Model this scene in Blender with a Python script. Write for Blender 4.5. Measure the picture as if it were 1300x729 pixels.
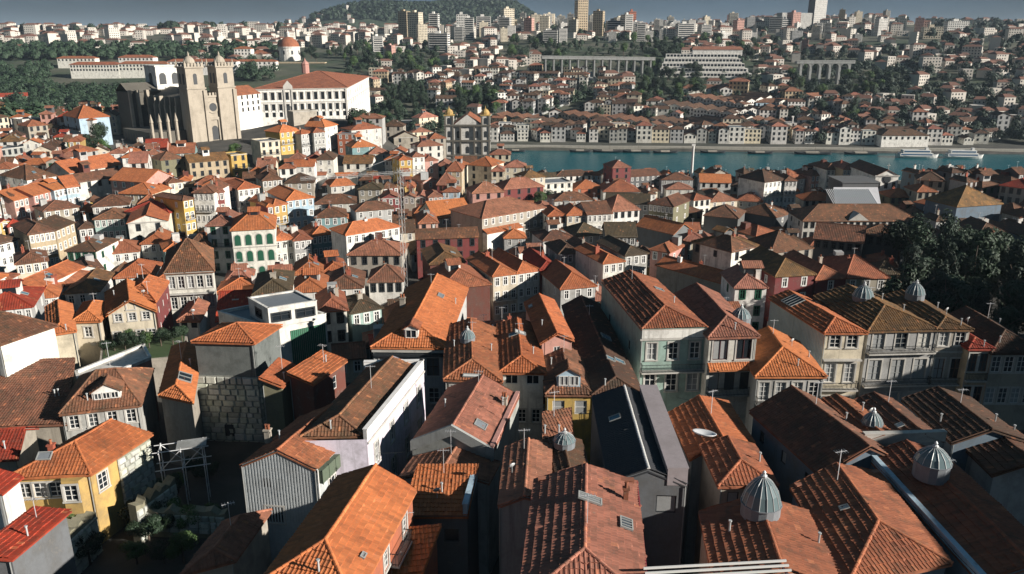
import bpy, math, random
import numpy as np
from mathutils import Vector, Matrix

for o in list(bpy.data.objects):
    bpy.data.objects.remove(o)
R = math.radians
SC = bpy.context.scene
COL = SC.collection
rng = random.Random(7)

# ------------------------------------------------------------------ camera, sky, sun, exposure
EYE = 78.0
PITCH = R(17.57)
FPX = 1000.0                     # focal length in pixels of a 1300 px wide picture
cam = bpy.data.objects.new('camera', bpy.data.cameras.new('camera'))
cam.location = (0, 0, EYE)
cam.rotation_euler = (R(90) - PITCH, 0, 0)
cam.data.sensor_width = 36
cam.data.lens = 36 * FPX / 1300
cam.data.clip_start = 0.5
cam.data.clip_end = 30000
COL.objects.link(cam)
SC.camera = cam

SUN_EL, SUN_AZ = 20.5, 111.0     # azimuth clockwise from the view direction (+Y)
world = bpy.data.worlds.new('World')
SC.world = world
world.use_nodes = True
nt = world.node_tree
nt.nodes.clear()
w_out = nt.nodes.new('ShaderNodeOutputWorld')
w_bg = nt.nodes.new('ShaderNodeBackground')
w_sky = nt.nodes.new('ShaderNodeTexSky')
w_sky.sky_type = 'NISHITA'
w_sky.sun_disc = False
w_sky.sun_elevation = R(SUN_EL)
w_sky.sun_rotation = R(SUN_AZ)
w_sky.air_density = 1.6
w_sky.ozone_density = 3.0
w_tc = nt.nodes.new('ShaderNodeTexCoord')
w_map = nt.nodes.new('ShaderNodeMapping')
w_map.inputs['Scale'].default_value = (2.2, 2.2, 9.0)
w_map.inputs['Location'].default_value = (6.8, 3.6, 1.48)
w_noise = nt.nodes.new('ShaderNodeTexNoise')
w_noise.inputs['Scale'].default_value = 1.3
w_noise.inputs['Detail'].default_value = 7
w_noise.inputs['Roughness'].default_value = 0.55
w_ramp = nt.nodes.new('ShaderNodeValToRGB')
w_ramp.color_ramp.elements[0].position = 0.28
w_ramp.color_ramp.elements[0].color = (0.04, 0.27, 0.42, 1)
w_ramp.color_ramp.elements[1].position = 0.68
w_ramp.color_ramp.elements[1].color = (0.70, 1.5, 2.4, 1)
w_mix = nt.nodes.new('ShaderNodeMix')
w_mix.data_type = 'RGBA'
w_mix.inputs['Factor'].default_value = 0.94
L = nt.links.new
L(w_tc.outputs['Generated'], w_map.inputs['Vector'])
L(w_map.outputs['Vector'], w_noise.inputs['Vector'])
L(w_noise.outputs['Fac'], w_ramp.inputs['Fac'])
L(w_sky.outputs['Color'], w_mix.inputs['A'])
L(w_ramp.outputs['Color'], w_mix.inputs['B'])
L(w_mix.outputs['Result'], w_bg.inputs['Color'])
w_bg.inputs['Strength'].default_value = 0.05
L(w_bg.outputs['Background'], w_out.inputs['Surface'])

sd = bpy.data.lights.new('sun', 'SUN')
sd.energy = 5.0
sd.angle = R(0.5)
sd.color = (1.0, 0.93, 0.84)
sun = bpy.data.objects.new('sun', sd)
COL.objects.link(sun)
sdir = Vector((math.cos(R(SUN_EL)) * math.sin(R(SUN_AZ)), math.cos(R(SUN_EL)) * math.cos(R(SUN_AZ)), math.sin(R(SUN_EL))))
sun.rotation_euler = sdir.to_track_quat('Z', 'Y').to_euler()
sun.location = sdir * 300

HAZE = 6.5e-5
SC.cycles.volume_bounces = 0
SC.view_settings.view_transform = 'Standard'
SC.view_settings.look = 'None'
SC.view_settings.exposure = 0.62
SC.view_settings.gamma = 1.0
SC.cycles.max_bounces = 5
SC.cycles.diffuse_bounces = 1
SC.cycles.glossy_bounces = 2
SC.cycles.transmission_bounces = 3
SC.cycles.transparent_max_bounces = 4

# ------------------------------------------------------------------ terrain
CTRL = np.array([
    (0, 20, 31), (-60, 40, 33), (-45, 65, 32), (-30, 75, 33), (60, 40, 32), (70, 100, 31), (0, 100, 30), (-60, 90, 31), (-110, 90, 30),
    (-60, 150, 26), (0, 150, 23), (60, 150, 26), (120, 150, 29), (-110, 200, 25), (-50, 200, 22), (0, 240, 17), (80, 240, 16),
    (150, 290, 24), (110, 290, 14), (200, 290, 24), (-150, 250, 29), (-134, 348, 34), (-90, 400, 39), (-30, 400, 19), (-40, 330, 20), (-75, 320, 26),
    (60, 340, 7), (0, 430, 4), (150, 400, 4), (80, 400, 4), (-220, 350, 36), (-260, 260, 34), (250, 280, 22), (260, 400, 4), (300, 180, 28), (180, 90, 31),
    (-180, 420, 32), (-30, 470, 4), (-120, 480, 20)], float)
PD = np.array([-40, -8, 0, 40, 90, 150, 230, 330, 600, 900, 1500, 3000, 12000], float)
PZ = np.array([-4, -4, 3.0, 6, 15, 26, 37, 50, 80, 88, 86, 96, 118], float)
BUMP = [(-430, 2500, 190, 260, 74), (-230, 2650, 150, 260, 52), (-50, 2750, 150, 260, 96), (-720, 2700, 200, 300, 22), (-1500, 5200, 700, 500, 40),
        (500, 1700, 330, 300, 14), (900, 1800, 380, 300, 16), (1500, 2600, 600, 400, 10), (-260, 860, 120, 90, 6)]

def bank(X):
    return 578 - 0.06 * np.clip(X, -350, 500)

def ground(X, Y):
    X = np.asarray(X, float); Y = np.asarray(Y, float)
    d2 = (X[..., None] - CTRL[:, 0]) ** 2 + (Y[..., None] - CTRL[:, 1]) ** 2 + 300.0
    w = 1.0 / d2 ** 2
    zn = (w * CTRL[:, 2]).sum(-1) / w.sum(-1)
    df = Y - bank(X)
    zf = np.interp(df, PD, PZ)
    for bx, by, sx, sy, h in BUMP:
        zf = zf + h * np.exp(-((X - bx) / sx) ** 2 - ((Y - by) / sy) ** 2)
    zf = zf + np.clip(df - 60, 0, 300) / 300 * (2.5 * np.sin(X / 90 + 1) + 2 * np.sin(Y / 70))
    # near bank: slope down into the river bed
    dn = Y - (bank(X) - 128)
    s = np.clip((dn + 25) / 25, 0, 1)
    zn = zn * (1 - s) + 2.2 * s
    zn = np.where(dn > 0, np.maximum(2.2 - dn * 1.2, -4), zn)
    return np.where(df > -40, zf, zn)

def gz(x, y):
    return float(ground(x, y))

CP, SP = math.cos(PITCH), math.sin(PITCH)
def ray(px, py):
    r = (px - 650) / FPX; u = (364.5 - py) / FPX
    return r, CP + u * SP, -SP + u * CP
def at_z(px, py, z):
    r, f, d = ray(px, py)
    t = (z - EYE) / d
    return (r * t, f * t)
TS = np.concatenate([np.arange(25, 700, 4.0), np.geomspace(700, 12000, 160)])
def hit(px, py, h=0.0):
    """where the sight line meets a surface h metres above the ground"""
    r, f, d = ray(px, py)
    g = ground(r * TS, f * TS) + h - (EYE + d * TS)
    k = np.argmax(g > 0)
    if g[k] <= 0:
        return None
    if k == 0:
        t = TS[0]
    else:
        t = TS[k - 1] + (TS[k] - TS[k - 1]) * (-g[k - 1]) / (g[k] - g[k - 1])
    return (r * t, f * t, EYE + d * t, t)

# ------------------------------------------------------------------ materials
MATS = {}
def nodes_of(name):
    m = bpy.data.materials.new(name)
    m.use_nodes = True
    t = m.node_tree
    b = t.nodes['Principled BSDF']
    return m, t, b
def nmath(t, op, a, b=None, c=None):
    n = t.nodes.new('ShaderNodeMath'); n.operation = op
    for i, v in enumerate((a, b, c)):
        if v is None: continue
        if isinstance(v, (int, float)): n.inputs[i].default_value = v
        else: t.links.new(v, n.inputs[i])
    return n.outputs[0]
def nmix(t, fac, a, b, mode='MIX'):
    n = t.nodes.new('ShaderNodeMix'); n.data_type = 'RGBA'; n.blend_type = mode
    for s, v in (('Factor', fac), ('A', a), ('B', b)):
        if isinstance(v, (int, float)): n.inputs[s].default_value = v
        elif isinstance(v, tuple): n.inputs[s].default_value = v if len(v) == 4 else (*v, 1)
        else: t.links.new(v, n.inputs[s])
    return n.outputs['Result']
def nnoise(t, vec, scale, detail=5, rough=.6):
    n = t.nodes.new('ShaderNodeTexNoise')
    n.inputs['Scale'].default_value = scale; n.inputs['Detail'].default_value = detail; n.inputs['Roughness'].default_value = rough
    if vec is not None: t.links.new(vec, n.inputs['Vector'])
    return n.outputs['Fac']
def nramp(t, fac, lo, hi):
    n = t.nodes.new('ShaderNodeMapRange')
    t.links.new(fac, n.inputs['Value'])
    n.inputs['From Min'].default_value = lo; n.inputs['From Max'].default_value = hi
    return n.outputs['Result']
def nmap(t, vec, scale):
    n = t.nodes.new('ShaderNodeMapping'); n.inputs['Scale'].default_value = scale
    t.links.new(vec, n.inputs['Vector']); return n.outputs['Vector']

def roof_mat(name, c1, c2, moss, ribs):
    """clay tiles: tone per tile, weathering, lichen; obj.color shifts the tone of one house"""
    m, t, b = nodes_of(name)
    tc = t.nodes.new('ShaderNodeTexCoord'); geo = t.nodes.new('ShaderNodeNewGeometry'); oi = t.nodes.new('ShaderNodeObjectInfo')
    sep = t.nodes.new('ShaderNodeSeparateXYZ'); t.links.new(tc.outputs['UV'], sep.inputs[0])
    cx = nmath(t, 'FLOOR', nmath(t, 'MULTIPLY', sep.outputs[0], 1 / .30))
    cy = nmath(t, 'FLOOR', nmath(t, 'MULTIPLY', sep.outputs[1], 1 / .46))
    cmb = t.nodes.new('ShaderNodeCombineXYZ'); t.links.new(cx, cmb.inputs[0]); t.links.new(cy, cmb.inputs[1]); t.links.new(oi.outputs['Random'], cmb.inputs[2])
    wn = t.nodes.new('ShaderNodeTexWhiteNoise'); t.links.new(cmb.outputs[0], wn.inputs['Vector'])
    pos = geo.outputs['Position']
    big = nramp(t, nnoise(t, pos, .28, 4), .35, .65)
    col = nmix(t, big, c1, c2)
    fine = nramp(t, nnoise(t, pos, 2.4, 5, .7), .3, .7)
    col = nmix(t, nmath(t, 'MULTIPLY', fine, .35), col, c2)
    tone = nmath(t, 'MULTIPLY_ADD', wn.outputs['Value'], .30, .84)
    hs = t.nodes.new('ShaderNodeHueSaturation'); t.links.new(col, hs.inputs['Color']); t.links.new(tone, hs.inputs['Value'])
    col = hs.outputs['Color']
    odd = nmath(t, 'GREATER_THAN', wn.outputs['Value'], .965)
    col = nmix(t, nmath(t, 'MULTIPLY', odd, .5), col, (.52, .20, .09))
    ms = nramp(t, nnoise(t, pos, .8, 6, .72), .54 - moss * .16, .70)
    col = nmix(t, nmath(t, 'MULTIPLY', ms, min(1, .35 + moss)), col, (.055, .046, .028))
    st = nramp(t, nnoise(t, nmap(t, tc.outputs['UV'], (2.2, .22, 1)), 1.0, 5, .7), .5, .75)
    col = nmix(t, nmath(t, 'MULTIPLY', st, .42 + moss * .6), col, (.070, .045, .030))
    li = nramp(t, nnoise(t, pos, 3.2, 4, .6), .62, .72)
    col = nmix(t, nmath(t, 'MULTIPLY', li, .12 + moss * .5), col, (.36, .29, .21))
    col = nmix(t, 1.0, col, oi.outputs['Color'], 'MULTIPLY')
    t.links.new(col, b.inputs['Base Color'])
    b.inputs['Roughness'].default_value = .85
    if ribs:
        sn = nmath(t, 'SINE', nmath(t, 'MULTIPLY', sep.outputs[0], 2 * math.pi / .36))
        sw = nmath(t, 'FRACT', nmath(t, 'MULTIPLY', sep.outputs[1], -1 / .42))
        hgt = nmath(t, 'ADD', nmath(t, 'MULTIPLY', sn, .5), nmath(t, 'MULTIPLY', sw, 1.2))
        bp = t.nodes.new('ShaderNodeBump'); bp.inputs['Strength'].default_value = .55; bp.inputs['Distance'].default_value = .06
        t.links.new(hgt, bp.inputs['Height']); t.links.new(bp.outputs[0], b.inputs['Normal'])
    return m

ROOFC = {  # sunlit clay tones, base colours
    'new': ((.60, .205, .070), (.50, .16, .055), .05),
    'orange': ((.52, .165, .058), (.38, .115, .044), .15),
    'terra': ((.42, .145, .066), (.27, .090, .045), .3),
    'rose': ((.42, .175, .108), (.29, .118, .073), .3),
    'red': ((.42, .052, .022), (.26, .032, .015), .15),
    'brown': ((.25, .105, .055), (.145, .064, .037), .5),
    'umber': ((.145, .068, .036), (.085, .044, .027), .6),
    'ochre': ((.30, .15, .050), (.16, .085, .034), .5),
    'olive': ((.125, .085, .040), (.075, .056, .030), .7),
}
def roofm(key, near):
    k = ('roof', key, near)
    if k not in MATS:
        c1, c2, ms = ROOFC[key]
        MATS[k] = roof_mat(f'{key}_clay_tiles' + ('' if near else '_far'), c1, c2, ms, not near)
    return MATS[k]

def wall_mat(name, col, dirt=.72, rough=.85, dark=(.10, .09, .075), scale=1.0, bump=.15):
    m, t, b = nodes_of(name)
    geo = t.nodes.new('ShaderNodeNewGeometry'); oi = t.nodes.new('ShaderNodeObjectInfo')
    pos = geo.outputs['Position']
    streak = nramp(t, nnoise(t, nmap(t, pos, (1.6 * scale, 1.6 * scale, .12 * scale)), 1.0, 6, .65), .52, .8)
    blot = nramp(t, nnoise(t, pos, .45 * scale, 6, .65), .48, .78)
    f = nmath(t, 'MULTIPLY', nmath(t, 'MAXIMUM', streak, blot), dirt)
    c = nmix(t, f, col, dark)
    peel = nramp(t, nnoise(t, pos, .9 * scale, 7, .75), .60, .64)
    c = nmix(t, nmath(t, 'MULTIPLY', peel, dirt * .5), c, tuple(.55 * x + .45 * y for x, y in zip(col, (.34, .30, .25))))
    fine = nmath(t, 'MULTIPLY_ADD', nnoise(t, pos, 3.5 * scale, 5, .7), .42, .79)
    hs = t.nodes.new('ShaderNodeHueSaturation'); t.links.new(c, hs.inputs['Color']); t.links.new(fine, hs.inputs['Value'])
    c = nmix(t, 1.0, hs.outputs['Color'], oi.outputs['Color'], 'MULTIPLY')
    t.links.new(c, b.inputs['Base Color'])
    b.inputs['Roughness'].default_value = rough
    if bump:
        bp = t.nodes.new('ShaderNodeBump'); bp.inputs['Strength'].default_value = bump; bp.inputs['Distance'].default_value = .05
        t.links.new(nnoise(t, pos, 6 * scale, 5, .7), bp.inputs['Height']); t.links.new(bp.outputs[0], b.inputs['Normal'])
    return m
WALLC = {
    'white': (.80, .78, .73), 'cream': (.70, .62, .48), 'grey': (.42, .42, .41), 'stone': (.40, .36, .30), 'tan': (.50, .40, .27),
    'yellow': (.60, .40, .11), 'ochre': (.50, .33, .11), 'pink': (.60, .34, .28), 'rose': (.50, .26, .22), 'maroon': (.21, .045, .045),
    'blue': (.42, .56, .66), 'teal': (.20, .33, .34), 'mint': (.36, .50, .46), 'green': (.045, .17, .10), 'lilac': (.62, .57, .68),
    'terracotta': (.40, .12, .06), 'darkgrey': (.16, .17, .18), 'rust': (.14, .045, .032), 'pale': (.64, .62, .58), 'navy': (.05, .07, .12),
    'mossy': (.20, .19, .12), 'slate': (.12, .125, .13), 'concrete': (.34, .35, .34), 'redbox': (.36, .09, .05), 'bluewall': (.13, .18, .23),  # last entry holds the blue of sky-lit shade in its colour
}
def wallm(key):
    k = ('wall', key)
    if k not in MATS:
        MATS[k] = wall_mat(f'{key}_plaster', WALLC[key])
    return MATS[k]
def simple(name, col, rough=.6, metal=0.0, emit=None):
    if name not in MATS:
        m, t, b = nodes_of(name)
        b.inputs['Base Color'].default_value = (*col, 1); b.inputs['Roughness'].default_value = rough; b.inputs['Metallic'].default_value = metal
        MATS[name] = m
    return MATS[name]
FRAME = {'white': simple('white_paint', (.72, .71, .68), .5), 'maroon': simple('maroon_paint', (.08, .022, .024), .5), 'green': simple('green_paint', (.02, .10, .06), .5),
         'brown': simple('brown_paint', (.10, .05, .03), .5), 'grey': simple('grey_paint', (.3, .31, .3), .5), 'dark': simple('dark_paint', (.03, .035, .04), .5)}
GLASS = simple('window_glass', (.018, .024, .030), .10)
GLASS.node_tree.nodes['Principled BSDF'].inputs['Specular IOR Level'].default_value = .6
CURTAIN = wall_mat('curtained_glass', (.34, .35, .35), .25, .35)
GRANITE = wall_mat('granite_trim', (.52, .50, .46), .5)
IRON = simple('wrought_iron', (.025, .028, .03), .55, .4)
LEAD = wall_mat('lead_sheet', (.20, .22, .24), .4, .5)
METALRIB = wall_mat('pale_metal_sheet', (.62, .63, .62), .35, .45)
SKYGLASS = simple('skylight_glass', (.07, .17, .24), .12)
LANTERNGLASS = simple('lantern_glass', (.13, .18, .19), .15)
DULLMETAL = simple('dull_zinc', (.55, .57, .57), .5, .2)
WHITEMETAL = simple('white_metal', (.70, .71, .72), .4, .2)
CORRUG = None

# ------------------------------------------------------------------ mesh helpers
class MB:
    """collects faces, builds ONE mesh"""
    def __init__(s): s.v = []; s.f = []; s.uv = None
    def quad(s, a, b, c, d):
        n = len(s.v); s.v += [a, b, c, d]; s.f.append((n, n + 1, n + 2, n + 3))
    def poly(s, pts):
        n = len(s.v); s.v += list(pts); s.f.append(tuple(range(n, n + len(pts))))
    def box(s, x0, x1, y0, y1, z0, z1):
        n = len(s.v)
        s.v += [(x0, y0, z0), (x1, y0, z0), (x1, y1, z0), (x0, y1, z0), (x0, y0, z1), (x1, y0, z1), (x1, y1, z1), (x0, y1, z1)]
        s.f += [(n, n + 3, n + 2, n + 1), (n + 4, n + 5, n + 6, n + 7), (n, n + 1, n + 5, n + 4), (n + 1, n + 2, n + 6, n + 5), (n + 2, n + 3, n + 7, n + 6), (n + 3, n, n + 4, n + 7)]
    def obox(s, o, ax, ay, az):
        """box from corner o along three edge vectors"""
        o, ax, ay, az = map(Vector, (o, ax, ay, az))
        n = len(s.v)
        for k in (o, o + ax, o + ax + ay, o + ay): s.v.append(tuple(k))
        for k in (o, o + ax, o + ax + ay, o + ay): s.v.append(tuple(k + az))
        s.f += [(n, n + 3, n + 2, n + 1), (n + 4, n + 5, n + 6, n + 7), (n, n + 1, n + 5, n + 4), (n + 1, n + 2, n + 6, n + 5), (n + 2, n + 3, n + 7, n + 6), (n + 3, n, n + 4, n + 7)]
    def bar(s, a, b, r, k=6, r2=None):
        a, b = Vector(a), Vector(b); d = (b - a).normalized()
        p = d.orthogonal().normalized(); q = d.cross(p); r2 = r if r2 is None else r2
        n = len(s.v)
        for c, rr in ((a, r), (b, r2)):
            for i in range(k):
                t = 2 * math.pi * i / k
                s.v.append(tuple(c + (p * math.cos(t) + q * math.sin(t)) * rr))
        for i in range(k):
            j = (i + 1) % k
            s.f.append((n + i, n + j, n + k + j, n + k + i))
        s.f.append(tuple(n + k - 1 - i for i in range(k))); s.f.append(tuple(n + k + i for i in range(k)))
    def lathe(s, prof, k=16, c=(0, 0, 0)):
        n = len(s.v)
        for r, z in prof:
            for i in range(k):
                t = 2 * math.pi * i / k
                s.v.append((c[0] + r * math.cos(t), c[1] + r * math.sin(t), c[2] + z))
        for m in range(len(prof) - 1):
            for i in range(k):
                j = (i + 1) % k
                s.f.append((n + m * k + i, n + m * k + j, n + (m + 1) * k + j, n + (m + 1) * k + i))
    def prism(s, pts, z0, z1):
        """vertical prism over an xy outline (counter-clockwise)"""
        n = len(s.v); k = len(pts)
        s.v += [(x, y, z0) for x, y in pts] + [(x, y, z1) for x, y in pts]
        s.f += [tuple(n + k - 1 - i for i in range(k)), tuple(n + k + i for i in range(k))]
        for i in range(k):
            j = (i + 1) % k
            s.f.append((n + i, n + j, n + k + j, n + k + i))
    def mesh(s, name, mat, smooth=False):
        me = bpy.data.meshes.new(name)
        me.from_pydata(s.v, [], s.f)
        if s.uv is not None:
            uvl = me.uv_layers.new(name='UVMap')
            li = np.empty(len(me.loops), np.int32); me.loops.foreach_get('vertex_index', li)
            uvl.data.foreach_set('uv', np.asarray(s.uv, np.float32)[li].ravel())
        if mat is not None: me.materials.append(mat)
        if smooth: me.polygons.foreach_set('use_smooth', [True] * len(me.polygons))
        return me
    def build(s, name, mat, parent=None, smooth=False):
        return link(name, s.mesh(name, mat, smooth), parent)
KIDS = {}
def link(name, data, parent=None, loc=None, rz=None):
    o = bpy.data.objects.new(name, data)
    COL.objects.link(o)
    if parent is not None: o.parent = parent; KIDS.setdefault(parent.name, []).append(o)
    if loc is not None: o.location = loc
    if rz is not None: o.rotation_euler = (0, 0, rz)
    return o
def tag(o, label=None, cat=None, group=None, kind=None):
    for k, v in (('label', label), ('category', cat), ('group', group), ('kind', kind)):
        if v: o[k] = v
    return o
def empty(name, loc, rz=0, label=None, cat=None, group=None):
    return tag(link(name, None, None, loc, rz), label, cat, group)
def copy_tree(o, parent=None):
    c = o.copy(); COL.objects.link(c); c.parent = parent
    if parent is not None: KIDS.setdefault(parent.name, []).append(c)
    for ch in KIDS.get(o.name, ()): copy_tree(ch, c)
    return c

# tiles -----------------------------------------------------------
def frame_of(poly):
    P = np.array(poly, float)
    U = P[1] - P[0]; U /= np.linalg.norm(U)
    N = np.cross(U, P[2] - P[0]); N /= np.linalg.norm(N)
    V = np.cross(N, U)
    return P, U, V, N
def tile_slope(mb, poly, r, col=.30, course=.46, lift=.07, rib=.034):
    """rows of half-round clay tiles laid over a convex slope; the first edge of poly is the eave"""
    P, U, V, N = frame_of(poly)
    q = np.stack([(P - P[0]) @ U, (P - P[0]) @ V], 1)
    u0, u1 = q[:, 0].min(), q[:, 0].max()
    n = max(2, int(round((u1 - u0) / col))); cw = (u1 - u0) / n
    us = []; hs = []
    for i in range(n):
        for f, h in ((0, 0), (.14, rib), (.36, rib), (.5, 0)):
            us.append(u0 + (i + f) * cw); hs.append(h)
    us.append(u1); hs.append(0); us = np.array(us); hs = np.array(hs)
    lo = np.full(len(us), 1e9); hi = np.full(len(us), -1e9)
    for a, b in zip(q, np.roll(q, -1, 0)):
        du = b[0] - a[0]
        if abs(du) < 1e-6:
            m = np.abs(us - a[0]) < 1e-3
            for vv in (a[1], b[1]):
                lo[m] = np.minimum(lo[m], vv); hi[m] = np.maximum(hi[m], vv)
            continue
        m = (us >= min(a[0], b[0]) - 1e-6) & (us <= max(a[0], b[0]) + 1e-6)
        vv = a[1] + (b[1] - a[1]) * (us[m] - a[0]) / du
        lo[m] = np.minimum(lo[m], vv); hi[m] = np.maximum(hi[m], vv)
    vmax = q[:, 1].max(); nc = max(1, int(math.ceil(vmax / course)))
    rows = []; hv = []
    for k in range(nc):
        rows += [k * course, (k + 1) * course]; hv += [lift, .004]
    rows = np.array(rows); hv = np.array(hv)
    jit = np.repeat(r.normal(0, .009, (nc, n)) + (r.rand(nc, n) < .012) * .05, 2, 0)
    jit = np.repeat(jit, 4, 1); jit = np.concatenate([jit, jit[:, -1:]], 1)
    vv = np.clip(rows[:, None], lo[None], hi[None])
    hh = hs[None] + hv[:, None] + jit + .03
    vj = np.repeat(np.repeat((r.normal(0, .012, (nc, n)) - (r.rand(nc, n) < .012) * .10), 2, 0), 4, 1); vj = np.concatenate([vj, vj[:, -1:]], 1)
    pts = P[0][None, None] + us[None, :, None] * U + (vv + vj)[..., None] * V + hh[..., None] * N
    nr, nu = vv.shape
    base = len(mb.v)
    mb.v.extend(map(tuple, pts.reshape(-1, 3)))
    uv = np.stack([np.broadcast_to(us - u0, vv.shape), vv + .02], -1)
    # both rows of one course carry the same tile id
    uv[..., 1] = np.repeat(np.arange(nc), 2)[:, None] * .46 + np.tile([.1, .36], nc)[:, None]
    mb.uv.extend(map(tuple, uv.reshape(-1, 2)))
    ok_lo = rows[:, None] > lo[None] - 1e-6; ok_hi = rows[:, None] < hi[None] + 1e-6
    i, j = np.meshgrid(np.arange(nr - 1), np.arange(nu - 1), indexing='ij')
    dead = (~ok_hi[i, j] & ~ok_hi[i, j + 1]) | (~ok_lo[i + 1, j] & ~ok_lo[i + 1, j + 1])
    i, j = i[~dead], j[~dead]
    a = base + i * nu + j
    mb.f.extend(map(tuple, np.stack([a, a + 1, a + nu + 1, a + nu], 1).tolist()))
def slab_slope(mb, poly, th=.16):
    """plain roof plane with an edge thickness and metre UVs"""
    P, U, V, N = frame_of(poly)
    k = len(P); n = len(mb.v)
    q = [((p - P[0]) @ U, (p - P[0]) @ V) for p in P]
    mb.v += [tuple(p) for p in P] + [tuple(p - np.array((0, 0, th))) for p in P]
    if mb.uv is not None: mb.uv += q + q
    mb.f.append(tuple(n + i for i in range(k))); mb.f.append(tuple(n + 2 * k - 1 - i for i in range(k)))
    for i in range(k):
        j = (i + 1) % k
        mb.f.append((n + k + i, n + k + j, n + j, n + i))
def ridge_tiles(mb, a, b, r, rad=.13, step=.42):
    a, b = Vector(a), Vector(b); d = b - a; ln = d.length; d.normalize()
    side = d.cross(Vector((0, 0, 1))).normalized(); up = side.cross(d)
    n = max(1, int(round(ln / step))); st = ln / n
    for i in range(n):
        p = a + d * (i * st); q = a + d * ((i + 1) * st + .03)
        r0 = rad * (1.12 + r.normal(0, .04)); r1 = rad * .95
        base = len(mb.v)
        for c, rr in ((p, r0), (q, r1)):
            for k in range(6):
                t = math.pi * k / 5
                w = c + side * math.cos(t) * rr + up * (math.sin(t) * rr + .02)
                mb.v.append(tuple(w)); mb.uv.append((i * .42 + .1, .1))
        for k in range(5):
            mb.f.append((base + k, base + k + 1, base + 7 + k, base + 6 + k))
        mb.f.append(tuple(base + k for k in range(5, -1, -1)))

# ------------------------------------------------------------------ windows
WCACHE = {}; WR = random.Random(12)
BLIND = wall_mat('roller_blind', (.55, .53, .48), .3)
HALFLIT = simple('dim_glass', (.07, .08, .085), .12)
STY = {  # frame colour, columns, rows, curtain, stone surround
    'sash': ('white', 2, 3, False, True), 'french': ('white', 2, 4, True, True), 'maroon': ('maroon', 2, 1, False, True), 'plain': ('white', 2, 1, False, False),
    'dark': ('dark', 1, 1, False, False), 'green': ('green', 2, 3, False, True), 'blind': ('white', 1, 2, True, False), 'brown': ('brown', 2, 2, False, True),
    'grey': ('grey', 2, 3, True, True), 'shut': ('green', 2, 6, False, True), 'glaz': ('white', 3, 3, True, False),
}
def win_parts(mf, mp, ms, w, h, sty, T):
    """frame, pane and surround boxes; T maps local (x, y, z) to the target space as an axis box"""
    fc, nc, nr, cur, sur = STY[sty]
    def bx(m, x0, x1, y0, y1, z0, z1):
        m.obox(T(x0, y0, z0), T(x1 - x0, 0, 0, True), T(0, y1 - y0, 0, True), T(0, 0, z1 - z0, True))
    t = .075
    hw = w / 2
    bx(mf, -hw, -hw + t, .05, .13, 0, h); bx(mf, hw - t, hw, .05, .13, 0, h)
    bx(mf, -hw + t, hw - t, .05, .13, 0, t); bx(mf, -hw + t, hw - t, .05, .13, h - t, h)
    for i in range(1, nc):
        x = -hw + w * i / nc; bx(mf, x - .035, x + .035, .06, .12, t, h - t)
    for j in range(1, nr):
        z = h * j / nr; bx(mf, -hw + t, hw - t, .07, .115, z - .025, z + .025)
    bx(mp, -hw + .01, hw - .01, .13, .15, .01, h - .01)
    if sur and ms is not None:
        s = .17
        bx(ms, -hw - s, -hw, -.06, .02, -.02, h + s); bx(ms, hw, hw + s, -.06, .02, -.02, h + s)
        bx(ms, -hw, hw, -.06, .02, h, h + s); bx(ms, -hw - s - .05, hw + s + .05, -.12, .02, -.16, -.02)
def win_mesh(w, h, sty):
    k = (round(w, 2), round(h, 2), sty)
    if k not in WCACHE:
        mf, mp, ms = MB(), MB(), MB()
        win_parts(mf, mp, ms, w, h, sty, lambda x, y, z, vec=False: (x, y, z))
        fc, nc, nr, cur, sur = STY[sty]
        pp = [mp.mesh('pane', q) for q in ((CURTAIN, CURTAIN, GLASS, BLIND) if cur else (GLASS, GLASS, GLASS, CURTAIN, HALFLIT))]
        WCACHE[k] = (mf.mesh('window', FRAME[fc]), pp, ms.mesh('surround', GRANITE) if sur else None)
    a, b, c = WCACHE[k]
    return a, WR.choice(b), c

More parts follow.
